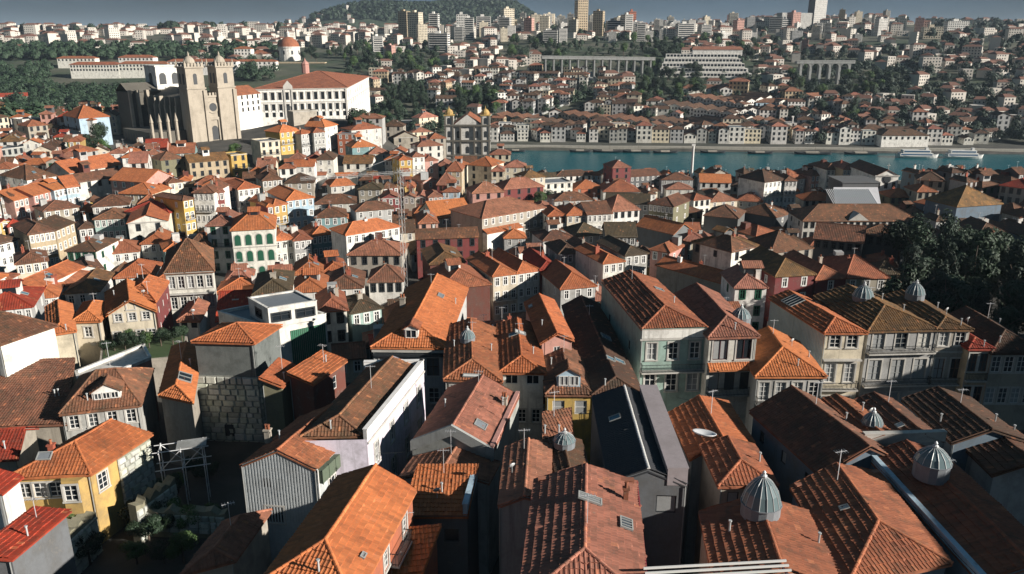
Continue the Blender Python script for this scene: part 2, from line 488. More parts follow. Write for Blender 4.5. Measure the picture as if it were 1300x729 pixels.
# ------------------------------------------------------------------ houses
FOOT = []          # placed footprints: (cx, cy, radius, corners)
class House:
    def __init__(s, name, label, A, B, back, ze, zb=None, near=True, cat='house', group=None, tone=None, wtone=None, seed=None):
        A, B, back = Vector(A), Vector(B), Vector(back)
        s.w = (B - A).length
        ux = (B - A).normalized(); uy = Vector((-ux.y, ux.x))
        s.sx, s.d = back.dot(ux), back.dot(uy)
        C = B + back; D = A + back
        zg = min(gz(*p) for p in (A, B, C, D))
        s.zb = (zg - .8) if zb is None else zb
        s.H = ze - s.zb
        s.near = near
        s.rz = math.atan2(ux.y, ux.x)
        s.root = empty(name, (A.x, A.y, s.zb), s.rz, label, cat, group)
        s.r = np.random.RandomState(rng.randint(0, 10**6) if seed is None else seed)
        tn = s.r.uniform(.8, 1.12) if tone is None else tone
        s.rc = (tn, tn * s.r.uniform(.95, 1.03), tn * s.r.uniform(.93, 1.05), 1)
        wt = s.r.uniform(.86, 1.06) if wtone is None else wtone
        s.wc = (wt, wt, wt * s.r.uniform(.95, 1.02), 1)
        s.c = [Vector((0, 0)), Vector((s.w, 0)), Vector((s.w + s.sx, s.d)), Vector((s.sx, s.d))]
        cen = (A + B + C + D) / 4
        FOOT.append((cen.x, cen.y, max((p - cen).length for p in (A, B, C, D)), [A, B, C, D]))
    def side(s, k):
        i = 'FRBL'.index(k)
        a, b = s.c[i], s.c[(i + 1) % 4]
        return a, (b - a).normalized(), (b - a).length
    def walls(s, mat, wins=None, top=None, z0=0.0, name='wall', reveal=.2, label=None):
        """four walls with real openings; wins: side -> rows of (top below eave, height, number, width, style)"""
        wins = wins or {}
        mb = MB(); todo = []
        H = s.H if top is None else top
        for k in 'FRBL':
            a, d, ln = s.side(k)
            ops = []
            for row in wins.get(k, ()):
                tp, hh, n, ww, sty = row[:5]
                m0 = row[5] if len(row) > 5 else 0.0; m1 = row[6] if len(row) > 6 else 0.0
                v1 = s.H - tp; v0 = v1 - hh
                if v0 < z0 + .1: continue
                for i in range(n):
                    uc = m0 + (ln - m0 - m1) * (i + .5) / n
                    if uc - ww / 2 < .1 or uc + ww / 2 > ln - .1: continue
                    ops.append((uc - ww / 2, uc + ww / 2, v0, v1)); todo.append((a, d, uc, v0, ww, hh, sty, k))
            us = sorted({0.0, ln, *(o[0] for o in ops), *(o[1] for o in ops)}); vs = sorted({z0, H, *(o[2] for o in ops), *(o[3] for o in ops)})
            P = lambda u, v, i=0.0: (a.x + d.x * u - d.y * i, a.y + d.y * u + d.x * i, v)
            if not ops:
                mb.quad(P(0, z0), P(ln, z0), P(ln, H), P(0, H))
            else:
                for u0, u1 in zip(us, us[1:]):
                    for v0, v1 in zip(vs, vs[1:]):
                        if u1 - u0 < 1e-6 or v1 - v0 < 1e-6: continue
                        um, vm = (u0 + u1) / 2, (v0 + v1) / 2
                        if any(o[0] < um < o[1] and o[2] < vm < o[3] for o in ops): continue
                        mb.quad(P(u0, v0), P(u1, v0), P(u1, v1), P(u0, v1))
                for u0, u1, v0, v1 in ops:
                    for p, q in (((u0, v0), (u1, v0)), ((u1, v0), (u1, v1)), ((u1, v1), (u0, v1)), ((u0, v1), (u0, v0))):
                        mb.quad(P(*p), P(*p, reveal), P(*q, reveal), P(*q))
        s.wallmb = mb; s.wallmat = mat; s.wallname = name; s.todo = todo; s.walllabel = label
    def finish_walls(s):
        if s.near:
            for a, d, uc, v0, ww, hh, sty, k in s.todo:
                fm, pm, sm = win_mesh(ww, hh, sty)
                p = a + d * uc
                w = link('window', fm, s.root, (p.x, p.y, v0), math.atan2(d.y, d.x))
                link('pane', pm, w)
                if sm: link('surround', sm, w)
        elif s.todo:
            gl, fr = MB(), MB()
            fc = 'white'
            for a, d, uc, v0, ww, hh, sty, k in s.todo:
                fc, nc, nr, cur, sur = STY[sty]
                p = a + d * uc
                def T(x, y, z, vec=False, p=p, d=d, v0=v0):
                    q = (d.x * x - d.y * y, d.y * x + d.x * y, z)
                    return q if vec else (q[0] + p.x, q[1] + p.y, q[2] + v0)
                hw = ww / 2; t = .11
                gl.quad(T(-hw, .15, 0), T(hw, .15, 0), T(hw, .15, hh), T(-hw, .15, hh))
                for x0, x1, y0, y1, z0, z1 in ((-hw - .12, -hw + t, -.04, .12, -.08, hh + .1), (hw - t, hw + .12, -.04, .12, -.08, hh + .1), (-hw + t, hw - t, -.04, .12, hh - t, hh + .1),
                                               (-hw + t, hw - t, -.1, .12, -.1, t), (-.05, .05, .05, .12, t, hh - t), (-hw + t, hw - t, .05, .11, hh * .6, hh * .6 + .1)):
                    fr.obox(T(x0, y0, z0), T(x1 - x0, 0, 0, True), T(0, y1 - y0, 0, True), T(0, 0, z1 - z0, True))
            tag(gl.build('window_glass', GLASS, s.root), kind='stuff')
            tag(fr.build('window_frames', FRAME[fc], s.root), kind='stuff')
        o = s.wallmb.build(s.wallname, s.wallmat, s.root); o.color = s.wc
        if s.walllabel: o['label'] = s.walllabel
        return o
    def roof(s, kind, mat, pitch=.47, o=.3, hip=1.0, ridge=None, ob=None, label=None, wall=True):
        """kind: hipfront gable hip side sidehip pyramid shedL shedR shedB shedF flat"""
        e1 = Vector((1, 0)); e2 = Vector((s.sx, s.d)).normalized()
        graze = pitch == 'graze'
        if pitch in ('graze', 'shade'):     # sun just skims the shaded slope, so each course of tiles casts its own line of shade
            nl = Vector((-e2.y, e2.x)); nl.rotate(Matrix.Rotation(s.rz, 2))
            cc = -(nl.x * sdir.x + nl.y * sdir.y) / math.cos(R(SUN_EL))
            pitch = min(.5, max(.26, math.tan(R(SUN_EL)) / max(cc, .3) - .045)) if graze else min(.66, math.tan(R(SUN_EL)) / max(cc, .3) + .09)
        ob = o if ob is None else ob
        A = s.c[0] - e1 * o - e2 * o; B = s.c[1] + e1 * o - e2 * o
        C = s.c[2] + e1 * o + e2 * ob; D = s.c[3] - e1 * o + e2 * ob
        sn = abs(e2.y); hw = (s.w / 2 + o) * sn
        z0 = s.H - o * pitch + .06
        V3 = lambda p, z: (p.x, p.y, z)
        slopes = {}; ridges = []; g = s.wallmb if wall else MB()
        hr = pitch * hw
        iw = s.w / 2 * sn * pitch      # gable height above wall top
        Mf = (A + B) / 2; Mb = (C + D) / 2
        if kind in ('hipfront', 'gable', 'hip', 'hipback'):
            ln = (Mb - Mf).length; hf = min(hw * hip / max(.4, 1), ln * .48)
            Rf = Mf + (e2 * hf if kind in ('hipfront', 'hip') else Vector((0, 0)))
            Rb = Mb - (e2 * hf if kind in ('hip', 'hipback') else Vector((0, 0)))
            zr = z0 + hr
            slopes['R'] = [V3(B, z0), V3(C, z0), V3(Rb, zr), V3(Rf, zr)]
            slopes['L'] = [V3(D, z0), V3(A, z0), V3(Rf, zr), V3(Rb, zr)]
            ridges.append((V3(Rf, zr), V3(Rb, zr)))
            if kind in ('hipfront', 'hip'):
                slopes['F'] = [V3(A, z0), V3(B, z0), V3(Rf, zr)]
                ridges += [(V3(A, z0), V3(Rf, zr)), (V3(B, z0), V3(Rf, zr))]
            else:
                g.poly([(0, 0, s.H), (s.w, 0, s.H), (s.w / 2, 0, s.H + iw)])
            if kind in ('hip', 'hipback'):
                slopes['B'] = [V3(C, z0), V3(D, z0), V3(Rb, zr)]
                ridges += [(V3(C, z0), V3(Rb, zr)), (V3(D, z0), V3(Rb, zr))]
            else:
                m = (s.c[2] + s.c[3]) / 2
                g.poly([V3(s.c[2], s.H), V3(s.c[3], s.H), V3(m, s.H + iw)])
        elif kind in ('side', 'sidehip'):
            hw2 = s.d / 2 + o; zr = z0 + pitch * hw2
            Ml = (A + D) / 2; Mr = (B + C) / 2
            ln = (Mr - Ml).length; hf = min(hw2 * hip, ln * .48) if kind == 'sidehip' else 0
            Rl = Ml + e1 * hf; Rr = Mr - e1 * hf
            slopes['F'] = [V3(A, z0), V3(B, z0), V3(Rr, zr), V3(Rl, zr)]
            slopes['B'] = [V3(C, z0), V3(D, z0), V3(Rl, zr), V3(Rr, zr)]
            ridges.append((V3(Rl, zr), V3(Rr, zr)))
            if kind == 'sidehip':
                slopes['R'] = [V3(B, z0), V3(C, z0), V3(Rr, zr)]; slopes['L'] = [V3(D, z0), V3(A, z0), V3(Rl, zr)]
                ridges += [(V3(A, z0), V3(Rl, zr)), (V3(B, z0), V3(Rr, zr)), (V3(C, z0), V3(Rr, zr)), (V3(D, z0), V3(Rl, zr))]
            else:
                gh = pitch * s.d / 2
                for i, j in ((1, 2), (3, 0)):
                    m = (s.c[i] + s.c[j]) / 2
                    g.poly([V3(s.c[i], s.H), V3(s.c[j], s.H), V3(m, s.H + gh)])
        elif kind == 'pyramid':
            cc = (A + B + C + D) / 4; zr = z0 + pitch * min(hw, s.d / 2 + o)
            for k, (p, q) in zip('FRBL', ((A, B), (B, C), (C, D), (D, A))):
                slopes[k] = [V3(p, z0), V3(q, z0), V3(cc, zr)]; ridges.append((V3(p, z0), V3(cc, zr)))
        elif kind.startswith('shed'):
            up = kind[4]; ext = (2 * hw if up in 'LR' else s.d + 2 * o)
            zt = z0 + ext * pitch
            za = {'L': (zt, z0, z0, zt), 'R': (z0, zt, zt, z0), 'B': (z0, z0, zt, zt), 'F': (zt, zt, z0, z0)}[up]
            q = [V3(p, z) for p, z in zip((A, B, C, D), za)]
            st = {'L': 1, 'R': 3, 'B': 0, 'F': 2}[up]
            slopes[up] = q[st:] + q[:st]
            hi = {'L': (0, 3), 'R': (1, 2), 'B': (2, 3), 'F': (0, 1)}[up]
            zi = [s.H + ((ext - 2 * o * 1) * pitch if i in hi else 0) for i in range(4)]
            for i in range(4):
                j = (i + 1) % 4
                if zi[i] > s.H or zi[j] > s.H:
                    pts = [V3(s.c[i], s.H), V3(s.c[j], s.H)]
                    if zi[j] > s.H: pts.append(V3(s.c[j], zi[j]))
                    if zi[i] > s.H: pts.append(V3(s.c[i], zi[i]))
                    g.poly(pts)
        s.slopes = slopes; s.ridges = ridges; s.z0 = z0
        top = MB(); top.uv = []
        if s.near:
            for k, p in slopes.items(): slab_slope(top, [(x, y, z - .02) for x, y, z in p], .14)
            ph = s.r.uniform(0, 6, 4); amp = s.r.uniform(.02, .05)
            def sag(mb):
                v = np.array(mb.v); v[:, 2] += amp * (np.sin(.75 * v[:, 0] + ph[0]) * np.sin(.55 * v[:, 1] + ph[1]) + .5 * np.sin(1.7 * v[:, 1] + ph[2])) - amp * .8
                mb.v = v.tolist()
            v0 = np.array(top.v); v0[:, 2] -= .04 + 2.3 * amp; top.v = v0.tolist()
            ro = top.build('roof', mat, s.root); ro.color = s.rc
            tm = MB(); tm.uv = []
            for k, p in slopes.items(): tile_slope(tm, p, s.r, **(dict(course=.62, lift=.105, rib=.018) if graze and k == 'L' else {}))
            sag(tm)
            to = tag(tm.build('roof_tiles', mat, ro), kind='stuff'); to.color = s.rc
            if ridges and ridge is not False:
                rm = MB(); rm.uv = []
                for a, b in ridges: ridge_tiles(rm, a, b, s.r)
                sag(rm)
                rt = tag(rm.build('ridge_tiles', ridge or mat, ro), kind='stuff'); rt.color = tuple(min(1.6, c * 1.3) for c in s.rc[:3]) + (1,)
        else:
            for p in slopes.values(): slab_slope(top, p)
            for a, b in ridges:
                a, b = Vector(a), Vector(b); d = (b - a).normalized(); sd_ = d.cross(Vector((0, 0, 1))).normalized()
                n = len(top.v)
                for c in (a, b):
                    for off in (sd_ * .16, Vector((0, 0, .13)), -sd_ * .16): top.v.append(tuple(c + off + Vector((0, 0, .02)))); top.uv.append((0, 0))
                top.f += [(n, n + 3, n + 4, n + 1), (n + 1, n + 4, n + 5, n + 2)]
            ro = top.build('roof', mat, s.root); ro.color = s.rc
        if label: ro['label'] = label
        s.roofo = ro
        return ro
    def on_slope(s, k, fu, fv):
        """point, axes of slope k at fractions along the eave and up the slope"""
        P, U, V, N = frame_of(s.slopes[k])
        q = np.stack([(P - P[0]) @ U, (P - P[0]) @ V], 1)
        u = q[0, 0] + fu * (q[1, 0] - q[0, 0]); v = fv * q[:, 1].max()
        return Vector(P[0] + U * u + V * v), Vector(U), Vector(V), Vector(N)
    def skylight(s, k, fu, fv, w=.9, h=1.2, mat=None, bars=0):
        p, U, V, N = s.on_slope(k, fu, fv)
        fr, gl = MB(), MB()
        p = p + N * .06
        t = .09
        fr.obox(p, U * w, V * t, N * .14); fr.obox(p + V * (h - t), U * w, V * t, N * .14)
        fr.obox(p + V * t, U * t, V * (h - 2 * t), N * .14); fr.obox(p + V * t + U * (w - t), U * t, V * (h - 2 * t), N * .14)
        for i in range(bars):
            fr.obox(p + V * t + U * (w * (i + 1) / (bars + 1) - .03), U * .06, V * (h - 2 * t), N * .15)
        gl.obox(p + V * .02 + U * .02, U * (w - .04), V * (h - .04), N * .08)
        f = fr.build('skylight', FRAME['grey'], s.root)
        gl.build('pane', mat or SKYGLASS, f)
        return f
    def chimney(s, x, y, zb, w=.7, d=.5, h=1.6, mat=None, pots=2):
        m = MB(); m.box(x, x + w, y, y + d, zb, zb + h); m.box(x - .08, x + w + .08, y - .08, y + d + .08, zb + h, zb + h + .14)
        c = m.build('chimney', mat or wallm('stone'), s.root)
        p = MB()
        for i in range(pots):
            cx = x + w * (i + .5) / pots
            p.lathe([(.0, h + .14), (.13, h + .14), (.11, h + .5), (.15, h + .52), (.13, h + .6), (.0, h + .6)], 8, (cx, y + d / 2, zb))
        p.build('chimney_pot', roofm('terra', True), c)
        return c
    def cupola(s, x, y, z, r=1.2, h=1.3, drum=.9, n=14, mat=None):
        m = MB(); m.lathe([(r, 0), (r, drum), (r * 1.06, drum + .02), (r * 1.06, drum + .1), (r, drum + .1)], n, (x, y, z))
        c = m.build('roof_lantern', LEAD, s.root)
        g = MB(); g.lathe([(r * 1.0, drum + .1), (r * .82, drum + .1 + h * .42), (r * .48, drum + .1 + h * .78), (.12, drum + .1 + h)], n, (x, y, z)); g.build('glazing', mat or LANTERNGLASS, c)
        b = MB()
        for i in range(n):
            t = 2 * math.pi * i / n; ct, st = math.cos(t), math.sin(t)
            pts = [(r * 1.01, drum + .1), (r * .83, drum + .11 + h * .42), (r * .49, drum + .11 + h * .78), (.13, drum + .11 + h)]
            for (r0, a0), (r1, a1) in zip(pts, pts[1:]): b.bar((x + r0 * ct, y + r0 * st, z + a0), (x + r1 * ct, y + r1 * st, z + a1), .026, 4)
        b.build('ribs', DULLMETAL, c)
        f = MB(); f.lathe([(.2, drum + h), (.24, drum + h + .18), (.1, drum + h + .3), (.14, drum + h + .42), (0, drum + h + .6)], 8, (x, y, z)); f.build('finial', DULLMETAL, c)
        return c
    def dormer(s, x, y, z, w=2.0, h=1.5, d=2.2, wm=None, rm=None, sty='plain', nw=1, face=0.0, pitch=.6):
        """gabled dormer; (x, y) is its front left foot; face turns it about z"""
        e = link('dormer', None, s.root, (x, y, z), face)
        m = MB(); m.box(0, w, 0, d, -1.2, h); m.poly([(0, 0, h), (w, 0, h), (w / 2, 0, h + pitch * w / 2)])
        m.build('dormer_wall', wm or wallm('white'), e)
        t = MB(); t.uv = []
        o = .18; zr = h + pitch * (w / 2 + o) - o * pitch + .05; ze = h - o * pitch + .05
        for poly in ([(w + o, -o, ze), (w + o, d, ze), (w / 2, d, zr), (w / 2, -o, zr)], [(-o, d, ze), (-o, -o, ze), (w / 2, -o, zr), (w / 2, d, zr)]):
            slab_slope(t, poly, .1); tile_slope(t, poly, s.r)
        ridge_tiles(t, (w / 2, -o, zr), (w / 2, d, zr), s.r)
        ro = tag(t.build('dormer_roof', rm or s.roofo.data.materials[0], e), kind='stuff'); ro.color = s.rc
        for i in range(nw):
            ww = (w - .3) / nw - .08; fm, pm, sm = win_mesh(ww, h - .25, sty)
            wo = link('window', fm, e, (.15 + (w - .3) * (i + .5) / nw, -.14, .12))
            tmp = link('pane', pm, e, wo.location)
        return e
    def balcony(s, side, u0, u1, v, depth=.8, mat=None, rail=True, h=.95):
        a, d, ln = s.side(side); n = Vector((d.y, -d.x))
        P = lambda u, o, z: Vector((a.x + d.x * u + n.x * o, a.y + d.y * u + n.y * o, z))
        m = MB(); m.obox(P(u0, 0.003, v - .16), Vector((*(d * (u1 - u0)), 0)), Vector((*(n * depth), 0)), (0, 0, .16))
        b = m.build('balcony', mat or GRANITE, s.root)
        if rail:
            r = MB(); e = depth - .06
            pts = [P(u0 + .04, .02, v), P(u0 + .04, e, v), P(u1 - .04, e, v), P(u1 - .04, .02, v)]
            for p, q in zip(pts, pts[1:]):
                r.bar(p + Vector((0, 0, h)), q + Vector((0, 0, h)), .035, 4); r.bar(p + Vector((0, 0, .12)), q + Vector((0, 0, .12)), .025, 4)
                k = max(2, int((q - p).length / .16))
                for i in range(k + 1):
                    x = p.lerp(q, i / k); r.bar(x, x + Vector((0, 0, h)), .018, 3)
            tag(r.build('railing', IRON, b), kind='stuff')
        return b
    def band(s, sides, v, h=.25, out=.1, mat=None, name='cornice'):
        for k in sides:
            a, d, ln = s.side(k); n = Vector((d.y, -d.x)); m = MB()
            p = a + n * .004 - d * (out if k in 'FB' else 0)
            m.obox((p.x, p.y, v), (*(d * (ln + (2 * out if k in 'FB' else 0))), 0), (*(n * out), 0), (0, 0, h))
            m.build(name, mat or GRANITE, s.root)
    def parapet(s, sides, h=.8, t=.3, mat=None, base=None):
        for k in sides:
            a, d, ln = s.side(k); n = Vector((d.y, -d.x)); m = MB()
            p = a + n * .02
            z = s.H - .05 if base is None else base
            m.obox((p.x, p.y, z), (*(d * ln), 0), (*(-n * t), 0), (0, 0, h))
            p2 = p + n * .06 
            m.obox((p2.x, p2.y, z + h), (*(d * ln), 0), (*(-n * (t + .12)), 0), (0, 0, .1))
            m.build('parapet', mat or wallm('white'), s.root)
    def antenna(s, x, y, z, h=2.5):
        m = MB(); m.bar((x, y, z), (x, y, z + h), .03, 4); m.bar((x - .5, y, z + h - .15), (x + .5, y, z + h - .15), .02, 4)
        for i in range(5): m.bar((x - .45 + .22 * i, y - .3, z + h - .15), (x - .45 + .22 * i, y + .3, z + h - .15), .012, 3)
        m.build('antenna', WHITEMETAL, s.root)

def tri(A, B, K, z, which='D'):
    """front eave pixels A, B and one back eave pixel, all at height z -> world A, B, back vector"""
    a, b, k = Vector(at_z(*A, z)), Vector(at_z(*B, z)), Vector(at_z(*K, z))
    return a, b, (k - a if which == 'D' else k - b)

# ------------------------------------------------------------------ the houses close by, one by one
NEAR = {}
def near(key, label, A, B, K, z, which, wall, wins, roof, rkey, **kw):
    a, b, bk = tri(A, B, K, z, which)
    h = House(kw.get('name', 'house'), label, a, b, bk, z, near=True, group=None, tone=kw.get('tone'), wtone=kw.get('wtone'), cat=kw.get('cat', 'house'))
    NEAR[key] = h
    h.walls(kw.get('wmat') or wallm(wall), wins)
    if roof != 'flat':
        h.roof(roof, kw.get('rmat') or roofm(rkey, True), kw.get('pitch', .5), kw.get('o', .3), kw.get('hip', 1.0), kw.get('ridge'))
    h.finish_walls()
    DIM.append((key, round(h.w, 1), round(h.d, 1), round(h.sx, 1), round(h.H, 1), round(a.length)))
    return h
DIM = []
def flat_top(h, mat, par=.5, pm=None, t=.25, name='roof'):
    m = MB(); m.poly([(p.x, p.y, h.H - .02) for p in h.c]); m.build(name, mat, h.root)
    if par: h.parapet('FRBL', par, t, pm)

# right-hand street: mint house, brick house, tiled row
h = near('mint', 'pale mint house with white frieze and three tall white windows over a long balcony', (815, 418), (898, 416), (764, 357), 46, 'D', 'mint',
         {'F': [(1.75, 2.1, 3, 1.15, 'sash'), (5.7, 2.2, 3, 1.3, 'sash')], 'L': [(3.2, 1.2, 2, .8, 'dark')]}, 'hipfront', 'terra', tone=.9, o=.04, pitch='graze')
m = MB(); m.box(-.03, h.w + .03, -.06, -.004, h.H - 1.15, h.H - .12); m.build('frieze', wallm('white'), h.root)
h.band('F', h.H - 1.4, .22, .16); h.balcony('F', .05, h.w - .05, h.H - 5.15, .9); h.band('F', h.H - 5.5, .2, .1)
h.skylight('R', .62, .35, 1.0, 1.3); h.antenna(h.w * .4 + h.sx * .8, h.d * .8, h.H + 1.3)
MINT = h
h = near('brick', 'narrow grey brick house with two wide maroon windows above a tiled awning', (901, 427), (961, 425), (858, 374), 45.6, 'D', 'pale',
         {'F': [(.55, 2.4, 2, 1.75, 'maroon'), (4.6, 2.2, 3, 1.2, 'dark')]}, 'hipfront', 'rose', tone=.85, pitch='shade')
t = MB(); t.uv = []
p = [(-.05, -.95, h.H - 3.95), (h.w + .05, -.95, h.H - 3.95), (h.w + .05, -.02, h.H - 3.3), (-.05, -.02, h.H - 3.3)]
slab_slope(t, p, .1); tile_slope(t, p, h.r); tag(t.build('tiled_awning', roofm('new', True), h.root), kind='stuff')
h.balcony('F', .1, h.w - .1, h.H - 7.2, .8)
h.cupola(h.w - .2, 4.6, h.H - .3, 1.15, 1.1, .8)
h = near('glazed', 'grey granite house with an orange hipped roof and shuttered balcony doors', (961, 476), (1046, 476), (936, 434), 42, 'D', 'grey',
         {'F': [(.9, 2.3, 4, 1.15, 'french')], }, 'hipfront', 'new', tone=.9, pitch='shade')
h.balcony('F', .1, h.w - .1, h.H - 3.5, .8); h.band('F', h.H - .5, .25, .12)
rowk = dict(tone=.85)
h = near('row_a', 'slim cream house with paired white windows and a pale blue metal side wall', (1048, 421), (1098, 421), (979, 378), 44, 'D', 'cream',
         {'F': [(.5, 1.6, 2, 1.3, 'sash', .3, .3), (4.2, 2.5, 2, 1.25, 'french'), (8.6, 2.3, 2, 1.25, 'sash')]}, 'hipfront', 'orange', tone=.95, pitch='graze')
h.balcony('F', .05, h.w - .05, h.H - 3.55, .55, rail=False); h.balcony('F', .1, h.w - .1, h.H - 7.5, .7); h.band('F', h.H - .32, .2, .12)
a, d, ln = h.side('L'); n = Vector((d.y, -d.x))
m = MB()
k = int(ln / .3)
for i in range(k):      # corrugated sheets on the side wall
    p = a + d * (ln * i / k) + n * .005
    m.obox((p.x, p.y, 1.0), (*(d * ln / k * .5), 0), (*(n * .05), 0), (0, 0, h.H - 1.1))
m.build('side_cladding', wall_mat('blue_grey_sheet', (.34, .40, .43), .4, .5), h.root)
h.skylight('L', .18, .2, 2.6, 2.2, bars=3, mat=GLASS)
h = near('row_b', 'wide granite house, three bays of glazed doors on two iron balconies', (1103, 419), (1190, 417), (1036, 377), 44, 'D', 'grey',
         {'F': [(.55, 2.0, 3, 1.5, 'grey'), (4.0, 2.7, 3, 1.6, 'grey'), (8.5, 2.4, 3, 1.6, 'grey')]}, 'hipfront', 'ochre', tone=.8, pitch='graze')
h.balcony('F', .1, h.w - .1, h.H - 2.95, .75); h.balcony('F', .1, h.w - .1, h.H - 7.3, .75); h.band('F', h.H - .3, .2, .15)
h.cupola(h.w * .42 + h.sx * .62, h.d * .62, h.H + .8, 1.3, 1.5, .8)
h = near('row_c', 'narrow granite house with two window bays and a small pointed roof end', (1190, 417), (1232, 417), (1126, 376), 44, 'D', 'stone',
         {'F': [(.5, 1.8, 2, 1.2, 'sash'), (4.0, 2.7, 2, 1.2, 'brown'), (8.5, 2.4, 2, 1.2, 'sash')]}, 'hipfront', 'ochre', tone=.75, pitch='graze')
h.balcony('F', .05, h.w - .05, h.H - 7.3, .7); h.band('F', h.H - 3.2, .2, .15)
h.cupola(h.w * .5 + h.sx * .75, h.d * .75, h.H + .6, 1.2, 1.4, .8)
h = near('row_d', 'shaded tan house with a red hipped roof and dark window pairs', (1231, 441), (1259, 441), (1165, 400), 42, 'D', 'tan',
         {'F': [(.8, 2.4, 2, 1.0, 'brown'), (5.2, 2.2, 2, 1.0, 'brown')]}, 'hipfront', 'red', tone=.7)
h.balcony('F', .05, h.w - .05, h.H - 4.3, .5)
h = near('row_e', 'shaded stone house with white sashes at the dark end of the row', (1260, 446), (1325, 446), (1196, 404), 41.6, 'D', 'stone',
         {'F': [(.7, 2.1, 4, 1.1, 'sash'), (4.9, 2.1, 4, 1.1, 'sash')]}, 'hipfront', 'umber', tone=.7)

# centre block
h = near('longorange', 'long pale house with a big bright orange roof slope and front dormer', (474, 439), (564, 440), (592, 366), 43, 'C', 'grey',
         {'F': [(1.5, 2.3, 3, 1.5, 'brown'), (5.4, 2.0, 3, 1.3, 'sash')], 'R': [(2.5, 1.4, 3, .9, 'dark', 6, 2)]}, 'hipfront', 'new', hip=.85, tone=.95, wtone=1.1, pitch='shade')
h.dormer(h.w * .42, 1.0, h.H + .55, 1.7, 1.3, 2.2, rm=roofm('terra', True)); h.skylight('R', .62, .55, 1.4, .9, mat=LEAD); h.band('F', h.H - .75, .3, .2); h.chimney(1.2, 12, h.H + .3)
m = MB(); m.box(-.02, h.w + .02, -.45, -.005, h.H - 1.2, h.H - .9)
m.build('awning_rail', FRAME['dark'], h.root)
h = near('fan', 'small house with a fan-shaped tiled gable end and glass roof lantern', (566, 480), (635, 483), (627, 417), 43, 'C', 'stone',
         {'F': [(.8, 1.6, 3, 1.0, 'sash')]}, 'hipfront', 'terra', tone=1.0, pitch='graze')
h.cupola(h.w * .42 + h.sx * .55, h.d * .55, h.H + .9, .9, .9, .5); h.skylight('F', .32, .12, 1.9, .5, mat=METALRIB)
h = near('grey_hip', 'narrow house with a grey-brown hip end and white shutters under the eave', (636, 471), (690, 472), (680, 413), 43, 'C', 'white',
         {'F': [(.45, 1.1, 2, 1.4, 'plain'), (4.6, 1.6, 3, .9, 'sash')]}, 'hipfront', 'orange', tone=.85, pitch='graze')
h.skylight('L', .35, .55, 1.0, 1.4); h.skylight('R', .62, .7, 1.0, 1.4, mat=METALRIB)
h = near('leanto', 'white stucco annex with three small windows under a lean-to tile roof', (640, 509), (696, 508), (641, 488), 39, 'D', 'white',
         {'F': [(.7, 1.3, 3, .85, 'sash')]}, 'shedB', 'terra', pitch=.55, tone=1.0)
h.band('F', h.H - .4, .14, .1)
h = near('steep', 'tall narrow house with a mauve gable and a black shaded roof slope', (688, 434), (726, 430), (668, 384), 44, 'D', 'rose',
         {'F': [(.8, 1.0, 1, .8, 'plain')]}, 'gable', 'orange', pitch='shade')
h.skylight('L', .15, .15, .9, .6, mat=METALRIB)
h = near('yellow_dormer', 'mustard yellow house with a brown roof and double-windowed dormer', (695, 499), (752, 499), (738, 445), 42, 'C', 'yellow',
         {'F': [(.9, 1.6, 2, 1.3, 'blind')]}, 'hipfront', 'brown', hip=1.3, tone=1.1, pitch='graze')
h.dormer(h.w * .22, .9, h.H + .35, 2.5, 1.35, 2.4, wallm('blue'), nw=2); h.skylight('L', .6, .6, .9, 1.1); h.band('F', h.H - .4, .15, .14)
h = near('laundry', 'shaded house with a mossy eave and clothes drying at its back gallery', (754, 499), (813, 497), (716, 388), 42, 'D', 'pale',
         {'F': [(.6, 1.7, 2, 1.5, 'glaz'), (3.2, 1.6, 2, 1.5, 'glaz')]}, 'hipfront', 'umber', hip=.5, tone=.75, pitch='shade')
h.skylight('R', .45, .45, 1.6, 1.3); h.skylight('R', .22, .3, 1.0, 1.3); h.skylight('R', .2, .75, .9, 1.1); h.balcony('F', .1, h.w - .1, h.H - 2.75, .7)
r_ = random.Random(3)
for i in range(9):
    x = .35 + i * (h.w - .7) / 9
    m = MB(); m.box(x, x + r_.uniform(.3, .5), -.62, -.60, h.H - 3.5 - r_.uniform(.1, .6), h.H - 2.9); m.build('washing', wallm(r_.choice(['white', 'blue', 'white', 'rose'])), h.root)

# front centre
h = near('ridge_front', 'rose-tiled house with a stubby chimney, small solar panes and red gutter', (664, 762), (818, 765), (683, 611), 47, 'D', 'rose',
         {'F': [(1.0, 1.6, 3, 1.0, 'sash')]}, 'hipfront', 'rose', tone=1.05, hip=.95, pitch='graze')
h.chimney(h.w * .9 + h.sx * .62, h.d * .78, h.H - .2, .32, .32, 1.3, roofm('terra', True), 1)
h.skylight('R', .62, .72, .8, 1.7, mat=LEAD, bars=2); h.skylight('R', .5, .18, 1.2, .9, mat=simple('solar_panel', (.02, .035, .06), .15), bars=3)
h.parapet('B', .35, .3, roofm('rose', True))
for u in (-.33, h.w + .25):
    g = MB(); g.obox((u, -.3, h.z0 - .1), (h.sx, h.d + .5, 0), (.09, 0, 0), (0, 0, .16)); g.build('gutter', simple('red_gutter', (.30, .05, .06), .5), h.root)
h = near('gable_parapet', 'house with a weathered concrete gable parapet and rust-tiled slope with chimney', (523, 562), (626, 573), (569, 494), 42.6, 'D', 'concrete',
         {'L': [(1.5, 1.6, 3, 1.1, 'sash')]}, 'gable', 'rose', tone=1.0, o=.05)
h.chimney(h.w * .86 + h.sx * .7, h.d * .7, h.H - .3, .5, .5, 1.5); h.skylight('R', .18, .35, 1.2, 1.2, mat=LEAD)
iw = h.w / 2 * .5
m = MB()
